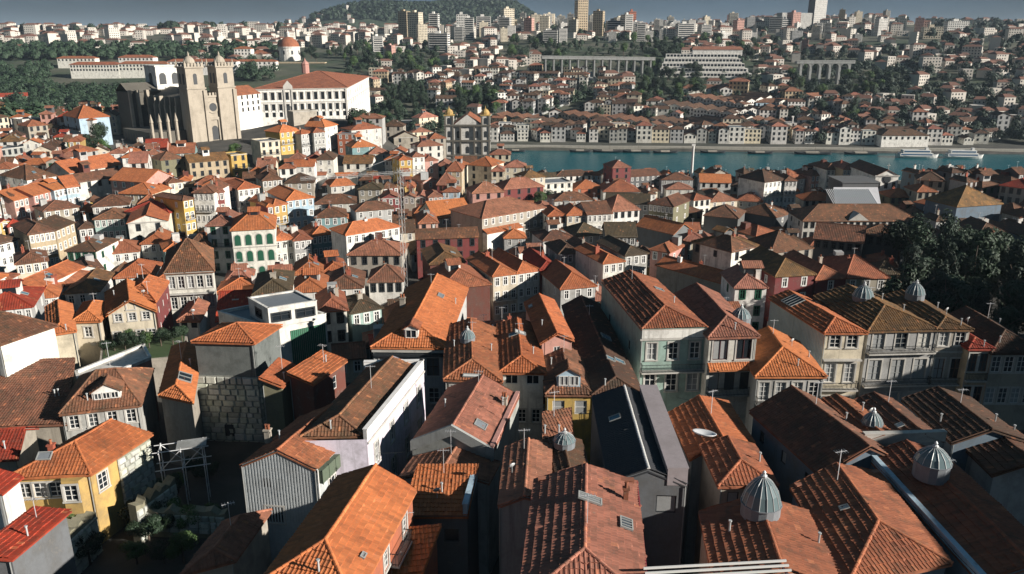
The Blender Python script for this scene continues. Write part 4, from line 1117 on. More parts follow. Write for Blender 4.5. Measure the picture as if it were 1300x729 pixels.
def mid_common(a, b, bk, ze, roof, wall, rk, fl, bays, sty, pitch=None, side=None, ww=.95, wh=1.7, label=None, zb=None, extra=''):
    cx, cy = (a + b) / 2 + bk / 2
    if not 4 <= len((label or house_label(wall, fl, rk, roof, cx, cy, extra)).split()) <= 16: print('LABEL', label)
    lb = label or house_label(wall, fl, rk, roof, cx, cy, extra)
    h = House('house', lb, a, b, bk, ze, zb, near=False, group=None if label else lb.split(' roof')[0] + 's ' + place_of(cx, cy))
    w = (b - a).length
    rows = [(.55 + 3.0 * i, wh, bays, min(ww, w / bays * .6), sty) for i in range(fl)] if bays else []
    wins = {'F': rows}
    for k in ('R', 'L'):
        nb = side if side is not None else (max(1, int(h.d / 5)) if h.r.rand() < .6 else 0)
        if nb: wins[k] = [(.9 + 3.0 * i, 1.3, nb, .8, sty) for i in range(fl)]
    h.walls(wallm(wall), wins, reveal=.18)
    if roof == 'flat':
        h.finish_walls(); m = MB(); m.poly([(p.x, p.y, h.H - .35) for p in h.c]); m.build('roof', LEAD, h.root); h.parapet('FRBL', .1, .25, wallm(wall), h.H - .08)
    else:
        h.roof(roof, roofm(rk, False), pitch or h.r.uniform(.36, .58), .35); h.finish_walls()
        if h.r.rand() < .55: h.chimney(h.w * h.r.uniform(.2, .8), h.d * h.r.uniform(.3, .8), h.H + .2, h.r.uniform(.5, .9), .5, 1.8, wallm(['stone', 'white', 'redbox'][h.r.randint(3)]), 1)
        if h.r.rand() < .25 and 'R' in h.slopes: h.skylight('R', .4, .35, 1.0, 1.2)
        q_ = h.r.rand()
        if q_ < .22 and h.d > 6 and h.w > 4.5:      # attic room on the roof
            x0, y0, aw, ad, z1 = h.w * h.r.uniform(.2, .45), h.d * h.r.uniform(.3, .5), h.r.uniform(2.2, 3.2), h.r.uniform(2.2, 3.4), h.H + .45 * h.w / 2 + h.r.uniform(.5, 1.4)
            m = MB(); m.box(x0, x0 + aw, y0, y0 + ad, h.H, z1); rm_ = m.build('attic_room', wallm(h.r.choice(['white', 'pale', 'grey', 'rust', 'slate'])), h.root)
            m = MB(); m.uv = []; slab_slope(m, [(x0 - .3, y0 - .3, z1), (x0 + aw + .3, y0 - .3, z1), (x0 + aw + .3, y0 + ad / 2, z1 + .8), (x0 - .3, y0 + ad / 2, z1 + .8)]); slab_slope(m, [(x0 + aw + .3, y0 + ad + .3, z1), (x0 - .3, y0 + ad + .3, z1), (x0 - .3, y0 + ad / 2, z1 + .8), (x0 + aw + .3, y0 + ad / 2, z1 + .8)]); m.build('attic_roof', roofm(rk, False), rm_)
            m = MB(); m.box(x0 + .4, x0 + aw - .4, y0 - .05, y0 - .01, z1 - 1.3, z1 - .3); m.build('attic_window', GLASS, rm_)
        elif q_ < .34 and h.w > 4.5:                # lean-to at the foot of the front
            xw = h.w * h.r.uniform(.4, .9); m = MB(); m.uv = []; zz = h.H - h.r.uniform(3, 5)
            slab_slope(m, [(0, -2.4, zz - .9), (xw, -2.4, zz - .9), (xw, -.02, zz), (0, -.02, zz)]); m.build('lean_to_roof', roofm(h.r.choice(['orange', 'brown', 'terra']), False), h.root)
            m = MB(); m.box(.1, xw - .1, -2.1, -.02, 0, zz - 1.0); m.build('lean_to_wall', wallm(h.r.choice(['white', 'pale', 'grey'])), h.root)
        elif q_ < .44:                              # small terrace box
            xb, yb = h.w * h.r.uniform(.1, .6), h.d * h.r.uniform(.5, .7); m = MB(); m.box(xb, xb + 1.6, yb, yb + 1.9, h.H - 1, h.H + h.r.uniform(1.6, 2.4)); m.build('stair_box', wallm(h.r.choice(['grey', 'concrete', 'pale', 'rust'])), h.root)
        if h.r.rand() < .35: h.antenna(h.w * .5, h.d * h.r.uniform(.3, .7), h.H + .8, 3)
    return h
def mid(x0, y0, x1, y1, hgt, d, roof, wall, rk, fl, bays, sty='sash', sk=0.0, z=None, label=None, vis=None, **kw):
    """front eave from pixel (x0, y0) to (x1, y1), hgt metres above the ground there; d deep; sk sideways drift of the back"""
    if z is None:
        q = hit((x0 + x1) / 2, (y0 + y1) / 2, hgt); z = q[2]
    a, b = Vector(at_z(x0, y0, z)), Vector(at_z(x1, y1, z))
    u = (b - a).normalized()
    bk = Vector((-u.y, u.x)) * d + u * sk
    h = mid_common(a, b, bk, z, roof, wall, rk, fl, bays, sty, label=label, **kw)
    t = proj(*a, z)[2]
    KEEP.append((x0, x1, min(y0, y1), max(y0, y1) + (vis if vis else .62 * fl * 3.0 * 1000 / t), t))
    if fl >= 3 and bays >= 2 and h.r.rand() < .5: h.balcony('F', .3, h.w - .3, h.H - 5.4, .6)
    h.band('F', h.H - .28, .25, .18)
    return h
for k, H_ in NEAR.items():   # keep the close facades clear too
    c_, s_ = math.cos(H_.rz), math.sin(H_.rz); l_ = H_.root.location
    e0 = proj(l_.x, l_.y, H_.zb + H_.H); e1 = proj(l_.x + c_ * H_.w, l_.y + s_ * H_.w, H_.zb + H_.H)
    KEEP.append((e0[0], e1[0], e0[1], max(e0[1], e1[1]) + 36, e0[2]))

MID = [
 # --- slope below the cathedral, packed quarter at the left
 (88, 219, 154, 208, 8, 11, 'side', 'pale', 'orange', 2, 5, 'dark'), (27, 209, 58, 209, 7, 9, 'hip', 'white', 'orange', 1, 2, 'dark'), (0, 222, 34, 228, 7, 9, 'hip', 'white', 'brown', 2, 3),
 (17, 254, 42, 248, 8, 9, 'side', 'pink', 'new', 2, 4), (42, 248, 68, 241, 8, 9, 'side', 'rose', 'new', 2, 4), (68, 241, 84, 237.5, 8, 9, 'side', 'blue', 'new', 2, 3), (84, 237.5, 100, 235.5, 8, 9, 'side', 'blue', 'orange', 2, 3),
 (140, 228, 184, 231, 8, 12, 'side', 'pink', 'new', 2, 4), (92, 232, 158, 222, 6, 7, 'side', 'pale', 'brown', 1, 5, 'dark'), (117, 262, 163, 259, 9, 10, 'sidehip', 'pale', 'brown', 2, 4),
 (119, 278, 158, 276, 8, 10, 'hip', 'mint', 'brown', 2, 5), (162, 283, 212, 279.5, 9, 22, 'gable', 'white', 'orange', 2, 2, 'dark'),
 (36, 297, 69, 292, 10, 13, 'hip', 'tan', 'brown', 3, 5), (70, 292, 94, 282, 9, 9, 'side', 'tan', 'umber', 2, 4), (84, 318, 122, 318, 8, 10, 'hip', 'white', 'umber', 2, 4, 'green'),
 (179, 309, 209, 307.5, 7, 10, 'hipfront', 'white', 'orange', 2, 3), (209, 318, 235, 315, 7, 9, 'hip', 'teal', 'new', 2, 3), (237, 314, 262, 313, 7, 8, 'sidehip', 'white', 'brown', 2, 2),
 (262, 286, 293, 285, 12, 12, 'hipfront', 'white', 'rose', 4, 2, 'shut'), (232, 254, 245, 251.5, 13, 12, 'hip', 'yellow', 'brown', 4, 2), (245, 244, 271, 244, 14, 12, 'hipfront', 'white', 'brown', 5, 4),
 (271, 244, 284, 243, 14, 12, 'hip', 'maroon', 'rose', 4, 2), (302, 240, 329, 237, 13, 14, 'hip', 'white', 'orange', 4, 4), (284, 242, 302, 240, 12, 12, 'hipfront', 'teal', 'rose', 3, 3),
 (240, 206, 290, 202, 8, 10, 'side', 'tan', 'ochre', 2, 5, 'dark'), (204, 203, 233, 200, 8, 9, 'hip', 'mossy', 'brown', 2, 2, 'dark'), (293, 197, 313, 195, 10, 8, 'flat', 'yellow', '', 3, 2, 'dark'),
 (196, 241, 217, 239, 7, 8, 'hip', 'grey', 'orange', 2, 2), (0, 249, 16, 248, 9, 9, 'hip', 'stone', 'brown', 3, 4), (0, 282, 11, 280, 8, 9, 'gable', 'yellow', 'red', 2, 1), (10, 287, 30, 284, 7, 9, 'hip', 'rose', 'red', 2, 2),
 (-12, 312, 22, 303, 8, 10, 'hip', 'pale', 'umber', 2, 4), (5, 365, 46, 366, 8, 14, 'gable', 'white', 'orange', 2, 3), (46, 362, 70, 366, 7, 10, 'hip', 'pale', 'terra', 2, 2), (82, 372, 125, 369, 7, 12, 'hipfront', 'white', 'ochre', 2, 3),
 (198, 356, 232, 353.5, 8, 11, 'hipfront', 'white', 'orange', 2, 2), (233.5, 353.5, 269, 350, 9, 12, 'gable', 'white', 'new', 2, 2), (146, 352, 194, 349, 7, 9, 'hip', 'pale', 'orange', 1, 3), (-30, 395, 40, 388, 8, 10, 'hip', 'grey', 'red', 2, 6),
 (43, 378, 72, 375, 7, 10, 'hip', 'white', 'orange', 2, 3), (96, 345, 130, 340, 6, 8, 'gable', 'pale', 'brown', 1, 2), (20, 335, 60, 330, 7, 9, 'hip', 'cream', 'brown', 2, 4), (132, 322, 176, 318, 6, 9, 'sidehip', 'white', 'terra', 1, 4),
 (152, 245, 192, 246, 8, 10, 'hip', 'cream', 'orange', 2, 4), (172, 262, 205, 260, 8, 9, 'sidehip', 'cream', 'terra', 2, 3), (160, 268, 214, 270, 9, 9, 'sidehip', 'cream', 'red', 2, 4),
 (214, 232, 232, 230, 8, 8, 'hip', 'cream', 'brown', 2, 2), (55, 268, 100, 262, 8, 9, 'hip', 'stone', 'brown', 2, 4), (100, 290, 118, 288, 7, 8, 'hip', 'grey', 'umber', 2, 2),
 # --- yellow and grey houses under the palace
 (330, 180, 355, 178, 12, 10, 'flat', 'cream', '', 3, 3, 'dark'), (355, 168, 382, 165, 10, 10, 'hip', 'yellow', 'new', 3, 4), (382, 170, 398, 168, 10, 9, 'hip', 'grey', 'orange', 4, 3), (398, 168, 412, 167, 11, 9, 'hip', 'grey', 'terra', 4, 3),
 (412, 161, 428, 158, 11, 10, 'hipfront', 'white', 'new', 4, 2), (428, 170, 452, 170, 10, 10, 'flat', 'terracotta', '', 3, 3), (446, 165, 484, 162, 9, 10, 'hip', 'pale', 'terra', 2, 3), (448, 150, 485, 150, 8, 9, 'sidehip', 'grey', 'rose', 2, 3, 'dark'),
 (486, 160, 512, 160, 8, 9, 'hip', 'stone', 'umber', 2, 2, 'dark'), (532, 150, 556, 148, 10, 9, 'hip', 'cream', 'rose', 3, 3, 'dark'), (500, 175, 530, 174, 8, 9, 'gable', 'stone', 'umber', 2, 2, 'dark'), (524, 168, 548, 167, 11, 10, 'hip', 'cream', 'rose', 3, 3, 'dark'), (546, 176, 566, 175, 11, 10, 'hip', 'stone', 'terra', 3, 2, 'dark'), (530, 186, 562, 184, 10, 9, 'sidehip', 'pale', 'rose', 2, 3, 'dark'), (622, 196, 648, 196, 9, 9, 'hip', 'cream', 'rose', 2, 3, 'dark'),
 (333, 229, 358, 227, 11, 11, 'hip', 'stone', 'brown', 3, 4), (364, 254, 398, 250, 12, 16, 'hipfront', 'blue', 'new', 3, 4), (339, 262, 347, 261, 11, 12, 'hipfront', 'maroon', 'new', 3, 1), (347, 261, 364, 258, 11, 12, 'hipfront', 'ochre', 'orange', 3, 2),
 (399, 259, 452, 257, 7, 9, 'sidehip', 'pale', 'brown', 1, 4), (436, 207, 472, 207, 8, 9, 'side', 'white', 'ochre', 2, 3, 'dark'), (447, 187, 478, 185, 10, 10, 'hipfront', 'teal', 'new', 2, 2), (469, 195, 493, 194, 9, 10, 'hipfront', 'cream', 'rose', 3, 2),
 (488, 203, 507, 203, 11, 9, 'hip', 'white', 'orange', 4, 3), (507, 203, 523, 202, 13, 10, 'hip', 'yellow', 'orange', 4, 2), (524, 199, 539, 198, 13, 10, 'hip', 'white', 'rose', 4, 2), (539, 204, 556, 203, 9, 9, 'hip', 'pink', 'rose', 2, 1),
 (537, 231, 556, 229, 7, 9, 'gable', 'pink', 'rose', 1, 1), (594, 209, 624, 211, 10, 12, 'hip', 'cream', 'orange', 3, 2, 'dark'), (624, 217, 640, 217, 9, 10, 'hip', 'cream', 'rose', 2, 2, 'dark'), (640, 212, 668, 212, 8, 9, 'hip', 'cream', 'rose', 2, 3),
 (486, 239, 506, 237, 9, 8, 'hip', 'maroon', 'brown', 2, 3), (484, 252, 508, 251, 8, 8, 'gable', 'maroon', 'rose', 2, 3), (512, 250, 527, 250, 7, 8, 'gable', 'stone', 'rose', 1, 2), (527, 250, 542, 250, 7, 8, 'gable', 'rose', 'rose', 1, 2), (544, 250, 562, 249, 8, 9, 'hip', 'pink', 'rose', 2, 3),
 (552, 277, 599, 272, 9, 13, 'side', 'cream', 'new', 2, 6), (532, 283, 556, 282, 9, 11, 'hipfront', 'pink', 'terra', 2, 2, 'dark'), (529, 303, 607, 300, 10, 7, 'side', 'maroon', 'brown', 2, 5, 'dark'),
 (439, 298, 507, 287, 11, 8, 'sidehip', 'white', 'new', 3, 8, 'plain'), (396, 299, 422, 296, 9, 9, 'hipfront', 'teal', 'orange', 2, 4), (348, 305, 372, 302.5, 9, 9, 'hipfront', 'pale', 'orange', 2, 3), (373, 305, 395, 302.5, 9, 9, 'hipfront', 'grey', 'terra', 2, 3),
 (373, 348, 409, 346, 8, 9, 'hipfront', 'cream', 'orange', 2, 3), (410, 346, 442, 343, 8, 9, 'hipfront', 'pale', 'orange', 2, 3), (442, 323, 510, 323, 9, 9, 'sidehip', 'stone', 'rose', 2, 5, 'dark'), (468, 357, 511, 356, 8, 8, 'sidehip', 'pale', 'brown', 1, 4, 'dark'),
 (371, 370, 412, 368, 8, 9, 'hipfront', 'white', 'orange', 2, 2), (412, 366, 460, 364, 8, 10, 'hipfront', 'pale', 'brown', 2, 3), (405, 395, 440, 392, 8, 9, 'hipfront', 'white', 'terra', 2, 2, 'dark'), (446, 397, 484, 390, 7, 8, 'hip', 'mint', 'olive', 1, 3),
 (400, 276, 440, 274, 9, 9, 'hip', 'teal', 'brown', 2, 4), (420, 236, 450, 234, 8, 9, 'sidehip', 'pale', 'new', 2, 3), (455, 240, 484, 240, 9, 9, 'hip', 'stone', 'olive', 2, 3), (452, 268, 500, 264, 8, 8, 'sidehip', 'grey', 'brown', 2, 4), (362, 232, 398, 231, 8, 8, 'hip', 'stone', 'umber', 2, 3),
 # --- centre valley
 (612, 277, 692, 263, 13, 15, 'sidehip', 'stone', 'rose', 4, 9, 'sash'), (626, 350, 657, 346, 10, 14, 'hipfront', 'cream', 'orange', 3, 3), (657, 346, 685, 342, 10, 14, 'hipfront', 'pale', 'orange', 3, 3), (686, 342, 710, 340, 10, 13, 'hipfront', 'maroon', 'red', 2, 2),
 (560, 366, 622, 360, 9, 12, 'hipfront', 'rust', 'terra', 2, 0), (546, 335, 590, 332, 9, 12, 'hipfront', 'rust', 'ochre', 2, 0), (696, 274, 719, 273, 12, 12, 'hip', 'white', 'orange', 3, 3, 'brown'), (720, 273, 745, 272, 12, 12, 'hip', 'cream', 'orange', 3, 3), (746, 272, 777, 270.5, 12, 12, 'side', 'white', 'brown', 3, 5),
 (778, 268, 812, 265.5, 11, 12, 'sidehip', 'white', 'rose', 2, 4, 'dark'), (769, 257, 824, 259, 10, 9, 'side', 'grey', 'olive', 2, 6), (824, 258, 855, 262, 12, 12, 'hipfront', 'mossy', 'brown', 3, 6), (692, 233, 727, 231, 8, 12, 'flat', 'white', '', 2, 4, 'dark'),
 (704, 255, 752, 253, 7, 10, 'sidehip', 'pale', 'brown', 1, 4), (766, 243, 812, 243, 8, 12, 'hip', 'white', 'terra', 2, 0), (793, 225, 839, 222, 8, 12, 'side', 'slate', 'brown', 2, 7, 'plain'), (778, 213, 801, 212, 13, 12, 'hip', 'maroon', 'rose', 3, 2, 'dark'), (889, 231, 928, 232, 8, 12, 'side', 'white', 'new', 1, 4, 'dark'),
 (905, 221, 924, 220, 9, 9, 'gable', 'stone', 'brown', 2, 2, 'dark'), (881, 254, 902, 252, 9, 9, 'hip', 'white', 'terra', 2, 3, 'dark'), (880, 306, 929, 319, 8, 9, 'hip', 'stone', 'ochre', 1, 4, 'dark'), (929, 319, 957, 313, 8, 9, 'hip', 'white', 'brown', 1, 2, 'dark'),
 (894, 273, 937, 277, 9, 12, 'hip', 'slate', 'brown', 2, 0), (938, 268, 985, 276, 8, 9, 'hip', 'slate', 'brown', 2, 0), (808, 286, 855, 297, 8, 8, 'side', 'darkgrey', 'orange', 1, 0), (766, 334, 792, 331, 9, 13, 'hipfront', 'white', 'orange', 2, 3), (794, 324, 822, 321, 9, 13, 'hipfront', 'grey', 'olive', 2, 3),
 (834, 336, 917, 359, 7, 6, 'side', 'stone', 'orange', 1, 0), (712, 366, 756, 362, 9, 13, 'hipfront', 'grey', 'orange', 2, 3), (600, 245, 640, 243, 9, 10, 'sidehip', 'rose', 'rose', 2, 3, 'dark'), (640, 240, 690, 236, 8, 10, 'sidehip', 'maroon', 'rose', 2, 4, 'dark'),
 (664, 226, 692, 224, 8, 9, 'hip', 'cream', 'ochre', 2, 3), (706, 224, 752, 222, 6, 9, 'sidehip', 'white', 'umber', 1, 6, 'dark'), (730, 240, 766, 238, 7, 9, 'hip', 'terracotta', 'orange', 2, 3, 'dark'), (840, 228, 880, 228, 7, 8, 'hip', 'grey', 'brown', 2, 4), (846, 240, 880, 240, 7, 8, 'hip', 'pale', 'rose', 2, 3),
 (928, 236, 962, 238, 7, 8, 'hip', 'stone', 'umber', 2, 3, 'dark'), (902, 256, 936, 254, 7, 8, 'hip', 'cream', 'rose', 2, 3), (936, 254, 968, 256, 7, 8, 'hip', 'pale', 'terra', 2, 3), (730, 300, 770, 296, 8, 9, 'hip', 'grey', 'olive', 2, 3), (690, 305, 730, 302, 8, 9, 'hip', 'pale', 'brown', 1, 3), (770, 300, 808, 300, 8, 9, 'side', 'slate', 'olive', 1, 4),
 (740, 322, 764, 320, 8, 11, 'hipfront', 'pink', 'brown', 2, 3), (826, 316, 850, 320, 8, 10, 'hip', 'rose', 'terra', 1, 2), (862, 270, 892, 268, 8, 10, 'hip', 'mossy', 'brown', 2, 3, 'dark'), (710, 322, 738, 320, 8, 10, 'hip', 'grey', 'umber', 1, 3),
 # --- towards the market hall and the right
 (971, 231, 997, 228, 14, 13, 'sidehip', 'white', 'umber', 4, 5), (997, 229, 1012, 229, 14, 13, 'hip', 'white', 'brown', 4, 3), (1030, 223, 1047, 222, 10, 12, 'hip', 'pink', 'brown', 3, 3), (1050, 215, 1071, 214.5, 12, 14, 'hip', 'white', 'brown', 3, 4),
 (1071, 214.5, 1093, 214.5, 12, 14, 'hip', 'tan', 'rose', 3, 5), (1093, 222, 1110, 222, 9, 10, 'sidehip', 'white', 'orange', 2, 4), (1021, 254, 1062, 254, 7, 9, 'sidehip', 'grey', 'orange', 1, 5, 'dark'), (1130, 250, 1165, 250, 7, 9, 'sidehip', 'mossy', 'orange', 1, 4, 'dark'),
 (1034, 302, 1095, 308, 8, 10, 'side', 'slate', 'brown', 1, 6, 'dark'), (1090, 296, 1145, 302, 8, 9, 'sidehip', 'slate', 'brown', 1, 5, 'dark'), (979, 320, 1031, 314, 7, 10, 'hip', 'stone', 'brown', 1, 4, 'dark'), (960, 300, 990, 296, 8, 9, 'hip', 'stone', 'terra', 1, 3, 'dark'),
 (1036, 354, 1075, 352, 10, 14, 'hipfront', 'maroon', 'terra', 2, 1), (1075, 352, 1128, 352, 10, 13, 'sidehip', 'stone', 'terra', 2, 3), (985, 350, 1034, 347, 11, 13, 'hipfront', 'maroon', 'ochre', 2, 2), (1165, 243, 1190, 243, 9, 9, 'hip', 'stone', 'terra', 2, 3, 'dark'),
 (1190, 262, 1220, 258, 8, 8, 'hip', 'bluewall', 'orange', 1, 0), (1215, 262, 1272, 258, 11, 12, 'hip', 'bluewall', 'ochre', 2, 0), (1270, 235, 1310, 240, 10, 12, 'hip', 'stone', 'red', 2, 4, 'dark'), (1165, 228, 1200, 230, 9, 10, 'hip', 'stone', 'umber', 2, 3, 'dark'),
 # --- left of the cathedral
 (0, 123, 35, 122, 9, 12, 'side', 'pale', 'red', 2, 5, 'dark'), (20, 133, 90, 131, 7, 10, 'flat', 'stone', '', 2, 7, 'dark'), (28, 152, 54, 150, 8, 10, 'flat', 'white', '', 2, 2, 'dark'), (80, 146, 100, 150, 11, 12, 'hip', 'blue', 'new', 3, 2, 'dark'), (100, 152, 118, 152, 11, 9, 'hip', 'white', 'orange', 3, 3),
 (35, 160, 60, 158, 8, 9, 'hip', 'stone', 'terra', 2, 3, 'dark'), (-10, 150, 10, 148, 9, 10, 'hip', 'cream', 'umber', 3, 3, 'dark'), (0, 190, 30, 186, 7, 9, 'flat', 'concrete', '', 1, 4, 'dark'), (102, 194, 124, 190, 7, 9, 'hip', 'grey', 'terra', 2, 2, 'dark'),
]
for row in MID:
    mid(*row)

# arched white palace, scaffolded house, market hall, long roofed exchange, gabled church
def arch_mesh(w, h, mat, name):
    m = MB(); pts = [(-w / 2, 0, 0), (w / 2, 0, 0)]
    for i in range(9):
        t = math.pi * i / 8; pts.append((w / 2 * math.cos(t), 0, h - w / 2 + w / 2 * math.sin(t)))
    m.v = [(x, -.06, z) for x, y, z in pts] + [(x, .1, z) for x, y, z in pts]; n = len(pts)
    m.f = [tuple(range(n))] + [(i + n, (i + 1) % n + n, (i + 1) % n, i) for i in range(n)]
    return m.mesh(name, mat)
ARCHG = arch_mesh(1.3, 2.5, FRAME['green'], 'window'); ARCHS = arch_mesh(1.75, 2.8, GRANITE, 'surround')
h = mid(293.5, 292, 348, 289, 12, 13, 'sidehip', 'white', 'orange', 0, 0, label='white mansion with two rows of arched green windows', vis=42)
for j in range(3):
    for i in range(4):
        s_ = link('surround', ARCHS, h.root, (h.w * (i + .5) / 4, 0, h.H - 3.9 - 3.9 * j)); link('window', ARCHG, h.root, (h.w * (i + .5) / 4, -.06, h.H - 3.8 - 3.9 * j))
h.band('F', h.H - 4.4, .2, .15)
h = mid(1020, 280, 1168, 280, 10, 13, 'sidehip', 'pale', 'brown', 2, 18, 'dark', label='long exchange palace with brown tiled roof and small pediment', vis=16)
m = MB(); m.poly([(h.w * .47 - 3, -.3, h.H), (h.w * .47 + 3, -.3, h.H), (h.w * .47, -.3, h.H + 2.2)]); m.poly([(h.w * .47 + 3, -.3, h.H), (h.w * .47 + 3, 4.5, h.H + .3), (h.w * .47, 5, h.H + 2.2), (h.w * .47, -.3, h.H + 2.2)]); m.poly([(h.w * .47 - 3, 4.5, h.H + .3), (h.w * .47 - 3, -.3, h.H), (h.w * .47, -.3, h.H + 2.2), (h.w * .47, 5, h.H + 2.2)])
m.build('pediment', GRANITE, h.root)
q = hit(1090, 264, 8); a, b = Vector(at_z(1062, 264, q[2])), Vector(at_z(1118, 264, q[2]))
h = House('market_hall', 'iron market hall with a pale ribbed metal roof', a, b, (3, 11), q[2], near=False, cat='hall'); h.walls(wallm('darkgrey'), {'F': [(1.0, 2.0, 7, 1.2, 'dark')]})
h.roof('shedB', wall_mat('pale_hall_sheet', (.74, .75, .74), .2, .5), .42, .3); h.finish_walls(); KEEP.append((1062, 1118, 248, 266, 280))
m = MB()
for i in range(24):
    p, U, V, N = h.on_slope('B', i / 24, 0.02); m.obox(p + N * .02, U * .2, V * 11, N * .14)
m.build('roof_ribs', WHITEMETAL, h.root)
m = MB(); m.box(h.w * .2 + 3, h.w * 1.25, 11.5, 24, h.H - 6, h.H + 6.2); m.box(h.w * .2 + 2.6, h.w * 1.25 + .4, 11.2, 24.4, h.H + 6.2, h.H + 6.6); m.build('clerestory', wallm('slate'), h.root)
q = hit(1127, 222, 11); a, b = Vector(at_z(1112, 223, q[2])), Vector(at_z(1141, 223, q[2]))
h = House('church', 'small white church front with a pediment gable and dark doorway', a, b, (0, 24), q[2], near=False, cat='church'); h.walls(wallm('white'), {'F': [(2.5, 2.0, 3, 1.0, 'dark')]})
h.roof('gable', roofm('brown', False), .5, .3); h.finish_walls(); h.band('F', h.H - .3, .4, .3); KEEP.append((1112, 1141, 212, 240, 300))
m = MB(); m.bar((h.w / 2, 0, h.H + h.w / 4), (h.w / 2, 0, h.H + h.w / 4 + 2.2), .12); m.bar((h.w / 2 - .6, 0, h.H + h.w / 4 + 1.5), (h.w / 2 + .6, 0, h.H + h.w / 4 + 1.5), .1); m.build('cross', GRANITE, h.root)
m = MB(); m.lathe([(0, 0), (1.5, 0), (1.5, .12), (1.1, .2), (0, .2)], 16); o_ = m.build('rose_window', FRAME['dark'], h.root); o_.location = (h.w / 2, -.05, h.H - 1.2); o_.rotation_euler = (R(90), 0, 0)

# --- cathedral on the hill
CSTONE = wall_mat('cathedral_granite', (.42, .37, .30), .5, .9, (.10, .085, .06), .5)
DSTONE = wall_mat('shaded_dark_granite', (.13, .12, .10), .5, .9, (.06, .05, .04), .5)  # shade on nave and cloister is put into this tone; dark trim too
q = at_z(246, 181, 34)
cat = empty('cathedral', (q[0], q[1], 30), R(47), 'granite cathedral with twin domed bell towers and a rose window', 'cathedral')
W_, T_ = 22.0, 8.0; HT = 36.0
def tower_at(x0):
    m = MB(); m.box(x0, x0 + T_, 0, T_, 0, HT)
    for cx in (x0 - .4, x0 + T_ - 1.2):
        m.box(cx, cx + 1.6, -.7, 1.2, 0, HT - 10)
    m.box(x0 - .4, x0 + T_ + .4, -.4, T_ + .4, HT - 9.4, HT - 8.8); m.box(x0 - .5, x0 + T_ + .5, -.5, T_ + .5, HT - .5, HT + .1)
    t = m.build('bell_tower', CSTONE, cat)
    for i in range(6):
        for j in (0, 1):
            b_ = MB(); x = x0 - .4 + i * (T_ - .1) / 5.3; y = -.4 if j == 0 else T_ - .2
            b_.box(x, x + .9, y, y + .7, HT + .1, HT + 1.5); b_.build('merlon', CSTONE, t)
    for (u, v, rz) in ((x0 + T_ / 2, -.02, 0), (x0 - .02, T_ / 2 - 1.4, -R(90)), (x0 - .02, T_ / 2 + 1.6, -R(90))):
        link('belfry_opening', BELF, t, (u, v, HT - 7.4), rz)
    d = MB(); d.lathe([(2.3, HT + .1), (2.3, HT + 1.5), (2.5, HT + 1.6), (2.3, HT + 2.6), (1.7, HT + 3.6), (.9, HT + 4.2), (.4, HT + 4.5), (.4, HT + 5.3), (.0, HT + 6.4)], 14, (x0 + T_ / 2, T_ / 2, 0)); d.build('dome', CSTONE, t)
    for cx in (x0, x0 + T_):
        for cy in (0, T_):
            p = MB(); p.lathe([(.35, HT), (.35, HT + 1.6), (0, HT + 3.4)], 6, (cx, cy, 0)); p.build('pinnacle', CSTONE, t)
BELF = arch_mesh(1.7, 4.6, FRAME['dark'], 'belfry_opening')
tower_at(0); tower_at(W_ - T_)
m = MB(); m.box(T_, W_ - T_, .9, T_, 0, HT - 13); m.box(T_ + .004, W_ - T_ - .004, .5, .9, HT - 13.2, HT - 12.4); fr = m.build('facade', CSTONE, cat)
for i in range(4): b_ = MB(); x = T_ + .2 + i * 1.55; b_.box(x, x + .9, .5, 1.2, HT - 12.4, HT - 11.2); b_.build('merlon', CSTONE, fr)
m = MB(); m.lathe([(0, 0), (2.2, 0), (2.2, .15), (1.8, .2), (1.8, .1), (0, .1)], 20); o_ = m.build('rose_window', FRAME['dark'], cat); o_.location = (W_ / 2, .88, HT - 17.5); o_.rotation_euler = (R(90), 0, 0)
m = MB(); m.lathe([(1.8, 0), (2.7, 0), (2.7, .3), (1.8, .3), (1.8, 0)], 20); o_ = m.build('rose_surround', CSTONE, cat); o_.location = (W_ / 2, .88, HT - 17.5); o_.rotation_euler = (R(90), 0, 0)
link('portal', arch_mesh(2.8, 6.2, FRAME['dark'], 'portal'), cat, (W_ / 2, .85, 4.2))
m = MB(); m.box(T_ + .5, W_ / 2 - 1.7, .3, .9, 4, 13); m.box(W_ / 2 + 1.7, W_ - T_ - .5, .3, .9, 4, 13); m.box(T_ + .5, W_ - T_ - .5, .3, .9, 13, 14.2); m.build('portal_surround', CSTONE, cat)
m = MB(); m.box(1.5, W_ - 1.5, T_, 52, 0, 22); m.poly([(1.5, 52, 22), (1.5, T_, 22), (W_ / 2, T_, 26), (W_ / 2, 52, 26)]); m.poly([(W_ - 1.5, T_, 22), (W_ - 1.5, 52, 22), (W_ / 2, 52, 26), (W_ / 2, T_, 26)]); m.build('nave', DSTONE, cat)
for i in range(7):
    b_ = MB(); y = 12 + i * 5.4; b_.box(-.6, 1.5, y, y + 1.3, 0, 19); b_.box(-.3, 1.5, y + .2, y + 1.1, 19, 22.6); b_.build('buttress', CSTONE, cat)
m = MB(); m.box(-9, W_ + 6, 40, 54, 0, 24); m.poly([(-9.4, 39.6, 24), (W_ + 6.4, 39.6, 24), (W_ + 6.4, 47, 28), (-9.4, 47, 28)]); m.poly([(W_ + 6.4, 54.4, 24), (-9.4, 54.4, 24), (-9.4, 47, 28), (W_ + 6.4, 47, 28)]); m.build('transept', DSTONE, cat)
for x in (-9.4, -6, -1.5):
    b_ = MB(); b_.box(x, x + 1.2, 38.6, 40, 0, 25); b_.build('buttress', CSTONE, cat)
m = MB(); m.box(W_ / 2 - 6, W_ / 2 + 6, 41, 53, 24, 35); m.box(W_ / 2 - 6.4, W_ / 2 + 6.4, 40.6, 53.4, 35, 35.6); lt = m.build('lantern_tower', wallm('white'), cat)
